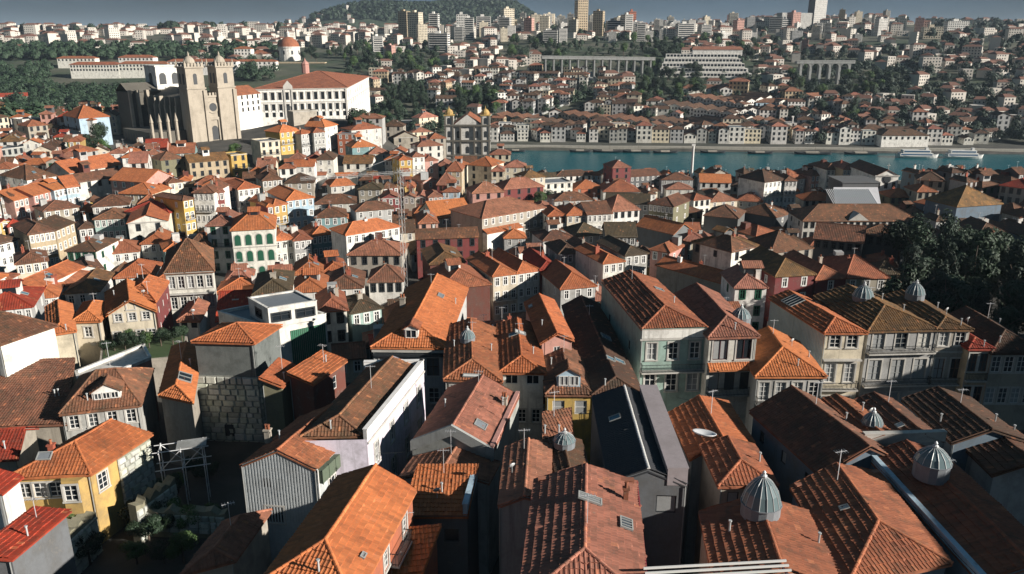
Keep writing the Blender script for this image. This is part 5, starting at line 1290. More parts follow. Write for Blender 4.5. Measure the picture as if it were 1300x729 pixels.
for rz, p in ((0, (W_ / 2 - 3, 40.95, 27)), (0, (W_ / 2 + 3, 40.95, 27)), (-R(90), (W_ / 2 - 6.05, 47, 27))): link('lantern_window', arch_mesh(3.2, 5.2, FRAME['dark'], 'lantern_window'), lt, p, rz)
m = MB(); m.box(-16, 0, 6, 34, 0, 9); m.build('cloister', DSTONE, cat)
for i in range(9): link('cloister_arch', arch_mesh(1.8, 4.5, FRAME['dark'], 'cloister_arch'), cat, (-16.02, 8.5 + i * 2.9, 3.2), -R(90))
for i in range(4):
    b_ = MB(); b_.lathe([(.7, 0), (.7, 13), (.9, 13.2), (0, 17)], 6, (-15 + i * 3.6, 5.5, 0)); b_.build('pinnacle', CSTONE, cat)
KEEP.append((120, 296, 72, 178, 330)); FOOT.append((q[0] - 14, q[1] + 24, 40, None))
# glass and stone council tower before the cathedral
q = hit(222, 192, 0)
a, b, bk = Vector(at_z(206, 140, 45)), Vector(at_z(222, 142, 45)), None
ct = House('council_tower', 'tall narrow stone tower with a gridded glass front below the cathedral', a, b, Vector(at_z(249, 138, 45)) - b, 45, near=True, cat='tower')
ct.walls(DSTONE, {'R': [(1.0 + 3.4 * i, 3.0, 4, (Vector(at_z(249, 138, 45)) - b).length / 4.6, 'blind') for i in range(5)]}); ct.finish_walls(); flat_top(ct, LEAD, .3, DSTONE)
KEEP.append((206, 249, 138, 190, 290))

# --- bishop's palace
q = hit(440, 150, 0)
zp = 52.5
a, b, c_ = Vector(at_z(322, 113, zp)), Vector(at_z(440, 111, zp)), Vector(at_z(468, 97, zp))
h = House('palace', 'vast white bishop palace with granite window frames and a red tiled roof', a, b, c_ - b, zp, near=False, cat='palace', tone=1.15, wtone=1.1)
h.walls(wallm('white'), {'F': [(2.2, 3.6, 13, 1.7, 'dark'), (8.2, 3.0, 13, 1.5, 'dark'), (12.4, 2.2, 13, 1.4, 'dark')], 'R': [(2.2, 3.0, 11, 1.3, 'dark'), (7.4, 2.4, 11, 1.2, 'dark'), (11.5, 2.2, 11, 1.2, 'dark')]})
h.roof('sidehip', roofm('terra', False), .10, .6); h.finish_walls()
h.band('FR', h.H - .6, .6, .5); h.band('FR', h.H - 7.4, .4, .2)
for i in range(13):
    for zt in (1.7, 7.8):
        m = MB(); x = h.w * (i + .5) / 13; m.obox((x - 1.2, -.35, h.H - zt - .3), (2.4, 0, 0), (0, .34, 0), (0, 0, .35)); m.build('window_hood', GRANITE, h.root)
        m = MB(); m.box(x - 1.3, x - .86, -.16, -.005, h.H - zt - 4.2, h.H - zt - .3); m.box(x + .86, x + 1.3, -.16, -.005, h.H - zt - 4.2, h.H - zt - .3); m.build('window_jamb', GRANITE, h.root)
for x in (0, h.w * .31, h.w * .39, h.w - .9):
    m = MB(); m.box(x, x + .9, -.45, -.01, 0, h.H - .6); m.build('pilaster', GRANITE, h.root)
link('portal', arch_mesh(3.6, 6.2, FRAME['dark'], 'portal'), h.root, (h.w * .36, -.1, max(0, h.H - 15.2)))
m = MB(); m.prism([(h.w * .31, -.6), (h.w * .41, -.6), (h.w * .41, -.05), (h.w * .31, -.05)], h.H - .4, h.H + 1.2); m.poly([(h.w * .31, -.6, h.H + 1.2), (h.w * .41, -.6, h.H + 1.2), (h.w * .36, -.6, h.H + 4)]); m.build('pediment', GRANITE, h.root)
m = MB(); m.lathe([(2.2, 0), (2.2, 5), (2.5, 5.2), (1.8, 6.4), (.6, 7.4), (0, 9)], 8, (h.w * .62, h.d * .5, h.H + 5)); m.build('roof_turret', wallm('rose'), h.root)
KEEP.append((300, 468, 95, 150, 400))
mid(289, 122, 330, 118, 11, 14, 'side', 'white', 'terra', 3, 6, 'dark', label='lower white palace wing with a red roof beside the cathedral', z=51)
mid(372, 142, 402, 140, 6, 6, 'flat', 'stone', '', 0, 0, label='low grey stone block on the palace forecourt')

# --- twin towered church above the river
zc = 35.0
a, b = Vector(at_z(564, 152, zc)), Vector(at_z(622, 152, zc))
W2 = (b - a).length
ch = empty('church', (a.x, a.y, gz(a.x, a.y) - 1), math.atan2(b.y - a.y, b.x - a.x), 'baroque church front of dark granite and white panels with twin bell towers', 'church')
H2 = zc - ch.location.z
tw = W2 * .2
for x in (0, W2 - tw): m = MB(); m.box(x, x + tw, 0, tw, 0, H2 + 2); m.build('bell_tower', wallm('pale'), ch)
m = MB()
m.box(tw, W2 - tw, .6, 30, 0, H2 - 3); m.poly([(tw, .6, H2 - 3), (W2 - tw, .6, H2 - 3), (W2 / 2, .6, H2 + 2.6)]); m.build('facade', wallm('pale'), ch)
for x in (0, tw - .9, tw + 3.2, W2 - tw - 4.1, W2 - tw, W2 - .9):
    p = MB(); p.box(x, x + .9, -.4, .58, 0, H2 - 3 if tw < x < W2 - tw else H2 + 2); p.build('pilaster', DSTONE, ch)
for z in (H2 - 3.6, H2 - 12, H2 - 20):
    p = MB(); p.box(-.4, W2 + .4, -.6, .55, z, z + .9); p.build('cornice', DSTONE, ch)
for x in (0, W2 - tw):
    p = MB(); p.box(x - .3, x + tw + .3, -.3, tw + .3, H2 + 2, H2 + 2.6); p.lathe([(tw * .42, H2 + 2.6), (tw * .45, H2 + 3.8), (tw * .3, H2 + 5), (.3, H2 + 5.8), (0, H2 + 7.5)], 10, (x + tw / 2, tw / 2, 0)); p.build('tower_cap', wallm('ochre'), ch)
    for z in (H2 - 2.4, H2 - 9.6, H2 - 17.6): link('window', arch_mesh(1.6, 3.4, FRAME['dark'], 'window'), ch, (x + tw / 2, -.05, z))
for z, n in ((H2 - 10, 3), (H2 - 18.5, 3)):
    for i in range(n): link('window', arch_mesh(1.7, 3.8, FRAME['dark'], 'window'), ch, (tw + (W2 - 2 * tw) * (i + .5) / n, .5, z))
m = MB(); m.bar((W2 / 2, .6, H2 + 2.6), (W2 / 2, .6, H2 + 5.4), .15); m.bar((W2 / 2 - .8, .6, H2 + 4.4), (W2 / 2 + .8, .6, H2 + 4.4), .13); m.build('cross', DSTONE, ch)
m = MB(); m.uv = []; slab_slope(m, [(W2 - tw + .5, .8, H2 - 3), (W2 - tw + .5, 30, H2 - 3), (W2 / 2, 30, H2 + 2), (W2 / 2, .8, H2 + 2)]); slab_slope(m, [(tw - .5, 30, H2 - 3), (tw - .5, .8, H2 - 3), (W2 / 2, .8, H2 + 2), (W2 / 2, 30, H2 + 2)]); m.build('roof', roofm('terra', False), ch)
KEEP.append((564, 622, 144, 200, 395)); FOOT.append((a.x + W2 / 2, a.y + 12, 18, None))

# --- unseen church added right of view to cast shade on the right edge
h = House('shade_church', 'tall granite convent church with a square bell tower beside the granite row houses', (84, 46), (106, 40), Vector((20, 74)), 54, near=False, cat='church')
h.walls(GRANITE, {'L': [(3, 4, 7, 1.8, 'dark'), (11, 3, 7, 1.4, 'dark')], 'F': [(4, 5, 2, 2.0, 'dark')]}); h.roof('gable', roofm('brown', False), .45, .4); h.finish_walls(); h.band('FL', h.H - .6, .6, .4)
m = MB(); m.box(-3, 8, -22, -2, 0, h.H + 9); m.box(-3.5, 8.5, -22.5, -1.5, h.H + 9, h.H + 9.8); m.box(.5, 4.5, -14, -10, h.H + 9.8, h.H + 12); tw_ = m.build('bell_tower', GRANITE, h.root)
for y in (-18, -12, -6): link('belfry_opening', arch_mesh(2.2, 5, FRAME['dark'], 'belfry_opening'), tw_, (-3.05, y, h.H + 1), -R(90))

# --- tower crane over the roofs
q = hit(514, 362, 0); gx, gy = at_z(514, 365, 30); cz = gz(gx, gy)
top = Vector(at_z(514, 365, 30)); t_ = proj(gx, gy, 30)[2]
hh = 78 + ray(514, 205)[2] * t_
cr = empty('tower_crane', (gx, gy, cz), R(4), 'slender grey lattice tower crane with a long jib above the old town', 'crane')
def lattice(m, a, b, w, n, rr=.06):
    a, b = Vector(a), Vector(b); d = (b - a) / n; ax = d.orthogonal().normalized() * w; ay = d.normalized().cross(ax.normalized()) * w
    cs = [ax + ay, ax - ay, -ax - ay, -ax + ay]
    for c in cs: m.bar(a + c, b + c, rr, 4)
    for i in range(n):
        for k in range(4):
            m.bar(a + d * i + cs[k], a + d * (i + 1) + cs[(k + 1) % 4], rr * .6, 3)
m = MB(); lattice(m, (0, 0, 0), (0, 0, hh - cz), .38, 20, .035); m.build('mast', METALRIB, cr)
m = MB(); lattice(m, (-19, 0, hh - cz - 2.0), (0, 0, hh - cz - 1), .22, 16, .03); m.bar((-10, 0, hh - cz - 1.5), (0, 0, hh - cz + 2.4), .04); m.build('jib', METALRIB, cr)
m = MB(); lattice(m, (0, 0, hh - cz - 1), (5, 0, hh - cz - .8), .3, 6, .05); m.box(4, 5.4, -.5, .5, hh - cz - 2.4, hh - cz - 1); m.build('counter_jib', METALRIB, cr)

# --- fill the remaining plots
def corners(cx, cy, w, d, yaw):
    u = Vector((math.cos(yaw), math.sin(yaw))); v = Vector((-u.y, u.x)); c = Vector((cx, cy))
    return [c - u * w / 2 - v * d / 2, c + u * w / 2 - v * d / 2, c + u * w / 2 + v * d / 2, c - u * w / 2 + v * d / 2]
def sat(P, Q, gap=.0):
    for poly in (P, Q):
        for i in range(4):
            e = poly[(i + 1) % 4] - poly[i]; n = Vector((e.y, -e.x)).normalized()
            p = [n.dot(x) for x in P]; q_ = [n.dot(x) for x in Q]
            if max(p) + gap <= min(q_) or max(q_) + gap <= min(p): return False
    return True
def free(P, gap=.3):
    cx = sum(p.x for p in P) / 4; cy = sum(p.y for p in P) / 4; rr = max((p - Vector((cx, cy))).length for p in P)
    for fx, fy, fr_, Q in FOOT:
        if (fx - cx) ** 2 + (fy - cy) ** 2 > (fr_ + rr) ** 2: continue
        if Q is None or sat(P, Q, gap): return False
    return True
r_ = random.Random(21)
filled = 0; FILL = []
WPOOL = ['white'] * 9 + ['cream'] * 5 + ['pale'] * 6 + ['grey'] * 3 + ['stone'] * 3 + ['tan', 'yellow', 'pink', 'rose', 'blue', 'mint', 'teal', 'ochre', 'maroon']
RPOOL = ['orange'] * 4 + ['terra'] * 6 + ['rose'] * 6 + ['new'] * 2 + ['brown'] * 7 + ['umber'] * 3 + ['ochre', 'red', 'olive']
for tries in range(9000):
    if filled >= 330: break
    px = r_.uniform(-40, 1200); py = r_.uniform(196, 420)
    if tries % 7 == 3: px, py = r_.uniform(1150, 1320), r_.uniform(212, 300)
    if tries % 9 == 0: px, py = r_.uniform(-40, 235), r_.uniform(128, 200)
    if px > 640 and py > 385: continue
    if px < 330 and py > 385: continue
    if px > 1130 and py > 290: continue
    q = hit(px, py, 9)
    if q is None or q[1] > 432 or q[1] < 78: continue
    w = r_.uniform(4.8, 9); d = r_.uniform(7, 13)
    yaw = R((8 if q[1] > 170 else 2) + 10 * math.sin(q[0] / 45 + q[1] / 60) + r_.uniform(-2, 2))
    P = corners(q[0], q[1], w, d, yaw)
    if not free(P, .15):
        w *= .72; d *= .72; P = corners(q[0], q[1], w, d, yaw)
        if not free(P, .1): continue
    hgt = r_.choice([7.5, 8.5, 9.5, 10.5, 12])
    ok = False
    for _ in range(4):
        ze = q[2] - 9 + hgt
        pts = [proj(p.x, p.y, ze + .2 * w) for p in P]
        x0 = min(p[0] for p in pts); x1 = max(p[0] for p in pts); yt = min(p[1] for p in pts); tt = min(p[2] for p in pts)
        bad = any(k[4] > tt + 1 and x0 < k[1] - 1.5 and x1 > k[0] + 1.5 and yt < k[3] for k in KEEP)
        if not bad: ok = True; break
        hgt -= 2.2
        if hgt < 4: break
    if not ok: continue
    fl = max(1, int(hgt / 3.1))
    kind = r_.choice(['hipfront', 'hipfront', 'hip', 'hip', 'gable', 'sidehip', 'side'])
    wl, rk = r_.choice(WPOOL), r_.choice(RPOOL)
    if px > 1150: wl = r_.choice(['slate', 'stone', 'bluewall', 'grey', 'darkgrey']); rk = r_.choice(['umber', 'brown'])  # shade over the right side put into darker wall and roof colours
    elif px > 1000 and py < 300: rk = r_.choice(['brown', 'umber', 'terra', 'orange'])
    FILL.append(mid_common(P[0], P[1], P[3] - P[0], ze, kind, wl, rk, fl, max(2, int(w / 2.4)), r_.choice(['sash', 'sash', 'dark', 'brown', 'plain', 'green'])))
    filled += 1
print('filled', filled, tries)
def merge(roots, name, label):
    """join things too many and small to tell apart into one mass, one mesh per material and tone"""
    grp = {}
    def walk(o, M):
        M = M @ o.matrix_basis
        if o.data is not None:
            me = o.data; k = (me.materials[0].name, round(o.color[0] * 5))
            g = grp.setdefault(k, MB()); g.mt = me.materials[0]; g.cl = tuple(o.color)
            if g.uv is None: g.uv = []
            n = len(g.v); g.v += [tuple(M @ v.co) for v in me.vertices]; g.f += [tuple(n + i for i in p.vertices) for p in me.polygons]
            uv = np.zeros((len(me.vertices), 2))
            if me.uv_layers:
                li = np.empty(len(me.loops), np.int32); me.loops.foreach_get('vertex_index', li)
                b = np.empty(len(me.loops) * 2, np.float32); me.uv_layers[0].data.foreach_get('uv', b); uv[li] = b.reshape(-1, 2)
            g.uv += uv.tolist()
        for c in KIDS.get(o.name, ()): walk(c, M)
        bpy.data.objects.remove(o)
    for r in roots: walk(r, Matrix())
    e = tag(empty(name, (0, 0, 0)), label, 'houses', kind='stuff')
    for (mn, _), g in grp.items():
        o = tag(g.build('house_mass', g.mt, e), kind='stuff'); o.color = g.cl
FILL.sort(key=lambda h: h.root.location.xy.length)
merge([h.root for h in FILL[62:]], 'rooftops', 'mass of small tiled houses packed between the named houses of the old town')

# ------------------------------------------------------------------ ground, river, quays
def axis(parts):
    out = []
    for a, b, st in parts: out += list(np.arange(a, b, st))
    return np.array(out + [parts[-1][1]])
gxs = axis([(-9000, -2000, 500), (-2000, -600, 80), (-600, 600, 12), (600, 2000, 80), (2000, 9000, 500)])
gys = axis([(-300, 0, 50), (0, 700, 6), (700, 1300, 15), (1300, 3600, 60), (3600, 14000, 700)])
GX, GY = np.meshgrid(gxs, gys)
GZ = np.stack([ground(GX[i], GY[i]) for i in range(len(gys))])
me = bpy.data.meshes.new('ground')
nx, ny = len(gxs), len(gys)
fi = [(j * nx + i, j * nx + i + 1, (j + 1) * nx + i + 1, (j + 1) * nx + i) for j in range(ny - 1) for i in range(nx - 1)]
me.from_pydata(np.stack([GX, GY, GZ], -1).reshape(-1, 3).tolist(), [], fi)
m, t, b = nodes_of('ground_cover')
geo = t.nodes.new('ShaderNodeNewGeometry'); sep = t.nodes.new('ShaderNodeSeparateXYZ'); t.links.new(geo.outputs['Position'], sep.inputs[0])
far = nramp(t, sep.outputs[1], 560, 640)
n1 = nramp(t, nnoise(t, geo.outputs['Position'], .012, 6), .42, .58)
town = nmix(t, nramp(t, nnoise(t, geo.outputs['Position'], .15, 6), .35, .65), (.040, .040, .036), (.085, .08, .07))
green = nmix(t, nramp(t, nnoise(t, geo.outputs['Position'], .05, 7), .35, .65), (.020, .040, .022), (.050, .075, .035))
hill = nmix(t, nmath(t, 'MULTIPLY', n1, .5), green, (.16, .14, .11))
hill = nmix(t, nramp(t, sep.outputs[1], 1700, 2000), hill, green)
t.links.new(nmix(t, far, town, hill), b.inputs['Base Color']); b.inputs['Roughness'].default_value = .95
me.materials.append(m); me.polygons.foreach_set('use_smooth', [True] * len(me.polygons))
tag(link('ground', me), 'hilly town ground falling to the river and rising beyond', kind='structure')

m, t, b = nodes_of('river_water')
geo = t.nodes.new('ShaderNodeNewGeometry')
b.inputs['Base Color'].default_value = (.003, .100, .120, 1); b.inputs['Roughness'].default_value = .25; b.inputs['Specular IOR Level'].default_value = .22
bp = t.nodes.new('ShaderNodeBump'); bp.inputs['Strength'].default_value = .5; bp.inputs['Distance'].default_value = .5
t.links.new(nnoise(t, nmap(t, geo.outputs['Position'], (.5, 1.0, 1.0)), .35, 6, .65), bp.inputs['Height']); t.links.new(bp.outputs[0], b.inputs['Normal'])
wm = MB(); wm.quad((-900, 300, .0), (1400, 200, .0), (1400, 640, .0), (-900, 760, .0)); tag(wm.build('river', m), 'wide teal river', kind='structure')
QUAY = wall_mat('quay_stone', (.36, .34, .29), .5, .9)
for off, nm, lb, side in ((-1.0, 'quay', 'pale stone quay along the far river bank', 1), (-130.5, 'quay', 'stone quay along the near river bank', -1)):
    xs = np.arange(-350, 501, 25.0); ys = bank(xs) + off
    m_ = MB()
    for i in range(len(xs) - 1):
        a, b_ = Vector((xs[i], ys[i], -3)), Vector((xs[i + 1], ys[i + 1], -3))
        m_.obox(a, b_ - a, (0, side * 5.0, 0), (0, 0, 6.2 if side > 0 else 5.6))
    tag(m_.build(nm, QUAY), lb, kind='structure')

# ------------------------------------------------------------------ trees
def leaf_mat(name, c1, c2):
    m, t, b = nodes_of(name)
    geo = t.nodes.new('ShaderNodeNewGeometry'); oi = t.nodes.new('ShaderNodeObjectInfo')
    f = nramp(t, nnoise(t, geo.outputs['Position'], .6, 3), .3, .7)
    c = nmix(t, f, c1, c2)
    hs = t.nodes.new('ShaderNodeHueSaturation'); t.links.new(c, hs.inputs['Color'])
    t.links.new(nmath(t, 'MULTIPLY_ADD', oi.outputs['Random'], .6, .7), hs.inputs['Value'])
    t.links.new(hs.outputs['Color'], b.inputs['Base Color']); b.inputs['Roughness'].default_value = .7
    return m
LEAF = [leaf_mat('dark_leaves', (.014, .034, .017), (.026, .052, .022)), leaf_mat('fresh_leaves', (.045, .10, .025), (.075, .13, .035)), leaf_mat('pine_needles', (.012, .030, .018), (.020, .042, .022))]
BARK = wall_mat('bark', (.10, .075, .055), .4)
def crown_mesh(seed, n, rx, rz, z0, leaf, mat, blobs=9):
    r = np.random.RandomState(seed)
    cs = r.normal(0, 1, (blobs, 3)); cs /= np.linalg.norm(cs, axis=1)[:, None]; cs *= r.uniform(.25, .72, (blobs, 1))
    rad = r.uniform(.32, .52, blobs)
    k = r.randint(0, blobs, n)
    dv = r.normal(0, 1, (n, 3)); dv /= np.linalg.norm(dv, axis=1)[:, None]
    p = cs[k] + dv * (rad[k] * r.uniform(.72, 1.05, n))[:, None]
    p = p * (rx, rx, rz) + (0, 0, z0 + rz)
    a = r.normal(0, 1, (n, 3)); a = a - dv * (a * dv).sum(1)[:, None] * .7; a /= np.linalg.norm(a, axis=1)[:, None]
    b = np.cross(dv, a) + r.normal(0, .3, (n, 3)); b /= np.linalg.norm(b, axis=1)[:, None]
    s = leaf * r.uniform(.6, 1.3, n)[:, None]
    v = np.stack([p - a * s, p - b * s * .55, p + a * s, p + b * s * .55], 1).reshape(-1, 3)
    m = MB(); m.v = v.tolist(); m.f = [(4 * i, 4 * i + 1, 4 * i + 2, 4 * i + 3) for i in range(n)]
    return m.mesh('crown', mat)
def trunk_mesh(seed, h, r0):
    r = random.Random(seed); m = MB(); m.bar((0, 0, -1), (0, 0, h), r0, 7, r0 * .55)
    for i in range(5):
        t = 2 * math.pi * i / 5 + r.uniform(-.4, .4); z = h * r.uniform(.55, .95)
        m.bar((0, 0, z), (math.cos(t) * h * .38, math.sin(t) * h * .38, z + h * .45), r0 * .45, 5, r0 * .12)
    return m.mesh('trunk', BARK)
TREES = []
for i, (n, rx, rz, z0, lf, mt) in enumerate([(3400, 4.2, 3.8, 2.6, .27, 0), (3400, 4.6, 4.2, 2.4, .28, 1), (3000, 3.2, 5.2, 2.0, .27, 0), (3000, 2.5, 6.5, 1.6, .26, 2), (3400, 4.8, 3.4, 2.8, .28, 0), (3000, 3.6, 4.0, 2.2, .27, 1)]):
    TREES.append((crown_mesh(40 + i, n, rx, rz, z0, lf, LEAF[mt]), trunk_mesh(i, z0 + rz, .32), mt))
TREEN = 0
def tree(x, y, s, k, label, group=None, name='tree', z=None):
    global TREEN
    cm, tm, mt = TREES[k]
    adj = ('broad dark', 'bright green spreading', 'tall oval dark', 'slim dark conical', 'low wide dark', 'rounded light green')[k]
    if name == 'tree': label = f'{adj} tree ' + label.split('tree ', 1)[1]; group = label.replace('tree', 'trees', 1)
    e = empty(name, (x, y, gz(x, y) if z is None else z), rng.uniform(0, 6.28), label, 'tree' if name == 'tree' else 'shrub', group); e.scale = (s * rng.uniform(.85, 1.15), s * rng.uniform(.85, 1.15), s * rng.uniform(.85, 1.2))
    link('trunk', tm, e); link('crown', cm, e); TREEN += 1
    return e
# garden below the cream villa
for (px, py, s, k) in ((146, 446, .42, 4), (160, 448, .45, 0), (176, 446, .5, 4), (190, 442, .5, 5), (205, 440, .48, 0), (220, 438, .55, 4), (232, 436, .5, 0), (135, 452, .35, 0), (165, 438, .4, 5)):
    q = at_z(px, py, ZG)
    tree(q[0], q[1], s * .62, k, 'round green shrub in the garden below the cream villa', 'shrubs in the villa garden', 'shrub', ZG)
for (px, py) in ((178, 648), (190, 652), (205, 655), (222, 650), (240, 655), (262, 652), (214, 612), (224, 604), (100, 672), (110, 690), (186, 664), (170, 690), (130, 640), (245, 585), (262, 590), (205, 690), (230, 690)):
    x, y = at_z(px, py, 34.5); tree(x, y, rng.uniform(.26, .42), rng.choice([1, 4, 4]), 'straggling bush growing on the ruined yard walls', 'bushes of the ruined yard', 'shrub', 32.4)
# park in the dark right-hand hollow
r_ = random.Random(4)
for i in range(70):
    px, py = r_.uniform(1135, 1330), r_.uniform(305, 405)
    q = hit(px, py, 6)
    if q is None or not free(corners(q[0], q[1], 3, 3, 0), .5): continue
    tree(q[0], q[1], r_.uniform(.7, 1.25), r_.choice([0, 0, 2, 4, 3]), 'leafy tree in the hollow park beside the granite row houses', 'trees of the hollow park')
q = hit(1262, 290, 8)
# trees on the hill by the cathedral and among the old houses
for (px, py, s) in ((118, 182, 1.0), (126, 176, 1.1), (110, 186, .9), (130, 186, .9), (338, 216, .7), (360, 214, .8), (388, 218, .8), (372, 222, .7), (508, 145, .9), (480, 152, .8), (455, 148, .8), (690, 243, .8), (684, 250, .7), (296, 186, .7), (310, 206, .6), (66, 120, 1.2), (95, 112, 1.3), (40, 112, 1.3)):
    q = hit(px, py, 5)
    tree(q[0], q[1], s, r_.choice([0, 1, 4]), 'small dark tree between the houses of the cathedral hill', 'trees among the old houses')

# ------------------------------------------------------------------ the far bank
r_ = random.Random(11)
def far_variant(seed, w, d, h, kind, wall, rk):
    """one hillside house as shared meshes: wall, roof, windows"""
    r = np.random.RandomState(seed)
    H_ = House('hillside_house', None, (0, 0), (w, 0), (0, d), h, 0.0, near=False, seed=seed); FOOT.pop()
    fl = max(1, int(h / 3.0))
    rows = [(.6 + 3.0 * i, 1.5, max(2, int(w / 2.6)), 1.1, 'dark') for i in range(fl)]
    H_.walls(wallm(wall), {'F': rows, 'R': [(.6 + 3.0 * i, 1.4, max(1, int(d / 3.5)), 1.0, 'dark') for i in range(fl)], 'L': [(.6 + 3.0 * i, 1.4, max(1, int(d / 3.5)), 1.0, 'dark') for i in range(fl)]})
    if kind == 'flat':
        m = MB(); m.poly([(p.x, p.y, h - .3) for p in H_.c]); m.build('roof', LEAD, H_.root)
    else:
        H_.roof(kind, roofm(rk, False), .42, .35)
    # deep foundation for slopes
    m = H_.wallmb
    for i in range(4):
        a, b = H_.c[i], H_.c[(i + 1) % 4]; m.quad((a.x, a.y, -7), (b.x, b.y, -7), (b.x, b.y, 0), (a.x, a.y, 0))
    H_.finish_walls()
    return H_
VAR = []
specs = [(8, 10, 7, 'hip'), (7, 11, 9.5, 'gable'), (11, 9, 6.5, 'sidehip'), (9, 9, 10, 'hip'), (14, 9, 6.5, 'side'), (6.5, 11, 9.5, 'hipfront'), (10, 10, 9.5, 'flat'), (18, 9, 5, 'side'), (8, 12, 5, 'gable'), (12, 10, 9.5, 'sidehip')]
wl = ['white', 'cream', 'white', 'pale', 'white', 'pale', 'white', 'grey', 'white', 'white', 'cream', 'tan']
rl = ['brown', 'rose', 'umber', 'brown', 'umber', 'rose', 'terra', 'umber', 'brown']
KN = {'hip': 'hipped', 'gable': 'gabled', 'sidehip': 'broad hipped', 'side': 'long ridged', 'hipfront': 'hip-ended', 'flat': 'flat'}
for i in range(26):
    w, d, h, kd = specs[i % len(specs)]
    w *= r_.uniform(.9, 1.15)
    wa, rk = wl[(i * 5 + 2) % len(wl)], rl[(i * 3 + 1) % len(rl)]
    v = far_variant(100 + i, w, d, h, kd, wa, rk)
    lb = f'{WNAME[wa]} {NUM[max(1, int(h / 3))]}-storey hillside house with {KN[kd]} {RNAME[rk] if kd != "flat" else "grey"} roof across the river'
    VAR.append((v.root, w, d, h, wa, lb))
class _FB(list):
    arr = np.zeros((6000, 3)); n = 0
    def append(s, v): s.arr[s.n] = v; s.n += 1
FB = _FB()   # far footprints (x, y, r)
EXCL = [(1000, 78, 1100, 104), (640, 50, 870, 74), (690, 74, 838, 94), (800, 78, 905, 130), (575, 110, 634, 142), (478, 106, 550, 152), (498, 64, 562, 96), (340, 60, 470, 95), (1000, 88, 1150, 128), (826, 74, 960, 108), (1010, 74, 1090, 96), (630, 141, 700, 152), (692, 130, 732, 146), (722, 112, 760, 136), (744, 98, 766, 114)]
def fits(x, y, rr, k=.86, green=False):
    if not green and y > 500:
        px, py, _ = proj(x, y, gz(x, y) + 2)
        if any(a < px < c and b < py < d for a, b, c, d in EXCL): return False
    A = FB.arr[:FB.n]
    return not np.any((A[:, 0] - x) ** 2 + (A[:, 1] - y) ** 2 < ((A[:, 2] + rr) * k) ** 2)
def where(x, y):
    d = y - float(bank(x))
    if d < 24: return 'in the far quay row'
    if d < 75: return 'behind the far quay row'
    if x < -10: return 'above the palace woods'
    return 'below the road viaduct' if x < 110 else ('by the wine lodges' if x < 250 else 'near the arched viaduct')
def put_far(i, x, y, yaw, s=1.0):
    root, w, d, h, wa, lb = VAR[i]
    c = copy_tree(root); c.location = (x - (math.cos(yaw) * w - math.sin(yaw) * d) / 2 * s, y - (math.sin(yaw) * w + math.cos(yaw) * d) / 2 * s, gz(x, y) + .2); c.rotation_euler = (0, 0, yaw); c.scale = (s, s, s)
    zn = where(x, y); tag(c, lb.replace('across the river', zn), 'house', f'{lb.split(" across")[0]}s {zn}'); FB.append((x, y, max(w, d) / 2 * s))
    for ch in KIDS[c.name]:
        if ch.name.startswith('wall'): t_ = r_.uniform(.85, 1.08); ch.color = (t_, t_, t_ * r_.uniform(.94, 1.02), 1)
        if ch.name.startswith('roof'): t_ = r_.uniform(.75, 1.2); ch.color = (t_, t_ * r_.uniform(.92, 1.05), t_ * r_.uniform(.9, 1.1), 1)
nfar = 0
# wine lodges: rows of narrow dark gabled sheds, white ends to the river
LODGE = []
for i, (lw, ld, lh, wa, rk) in enumerate(((9, 30, 6, 'white', 'brown'), (8, 24, 5.5, 'pale', 'umber'), (11, 34, 6.5, 'white', 'umber'), (9, 26, 6, 'stone', 'brown'))):
    v = far_variant(300 + i, lw, ld, lh, 'gable', wa, rk); kd_ = KIDS.pop(v.root.name); v.root.name = 'warehouse'; KIDS[v.root.name] = kd_; LODGE.append((v.root, lw, ld))
for (px, py, n, yaw, k) in ((806, 166, 6, -30, 0), (862, 168, 7, -35, 1), (915, 166, 6, 20, 2), (968, 166, 5, -28, 0), (700, 166, 5, -25, 1), (740, 160, 5, -32, 3), (880, 150, 6, -30, 2), (940, 150, 6, 25, 1), (1000, 150, 5, -25, 3), (1040, 160, 4, -25, 0), (650, 160, 4, -20, 3), (905, 138, 6, -35, 0), (965, 136, 5, 30, 2)):
    q = hit(px, py, 0); root, lw, ld = LODGE[k]; ya = R(yaw)
    for j in range(n):
        x = q[0] + math.cos(ya) * lw * (j - n / 2); y = q[1] + math.sin(ya) * lw * (j - n / 2)
        if y - float(bank(x)) < 34: continue
        c = copy_tree(root); c.location = (x, y, gz(x, y) + .3); c.rotation_euler = (0, 0, ya)
        lb = f'{("white-ended", "off-white", "broad white-ended", "stone-ended")[k]} wine lodge shed with {("brown", "dark", "dark", "brown")[k]} gabled roof {where(x, y)}'
        tag(c, lb, 'warehouse', lb.replace('shed', 'sheds')); t_ = r_.uniform(.7, 1.15)
        for ch in KIDS[c.name]:
            if ch.name.startswith('roof'): ch.color = (t_, t_, t_, 1)
        cx, cy = x + math.cos(ya) * lw / 2 - math.sin(ya) * ld / 2, y + math.sin(ya) * lw / 2 + math.cos(ya) * ld / 2
        for f_ in (-.3, 0, .3): FB.append((cx - math.sin(ya) * ld * f_, cy + math.cos(ya) * ld * f_, lw * .55))
for root, *_ in LODGE:
    for ch in KIDS[root.name]: bpy.data.objects.remove(ch)
    bpy.data.objects.remove(root)
QV = [i for i, v in enumerate(VAR) if v[4] in ('white', 'pale', 'cream', 'grey') and v[1] < 13]
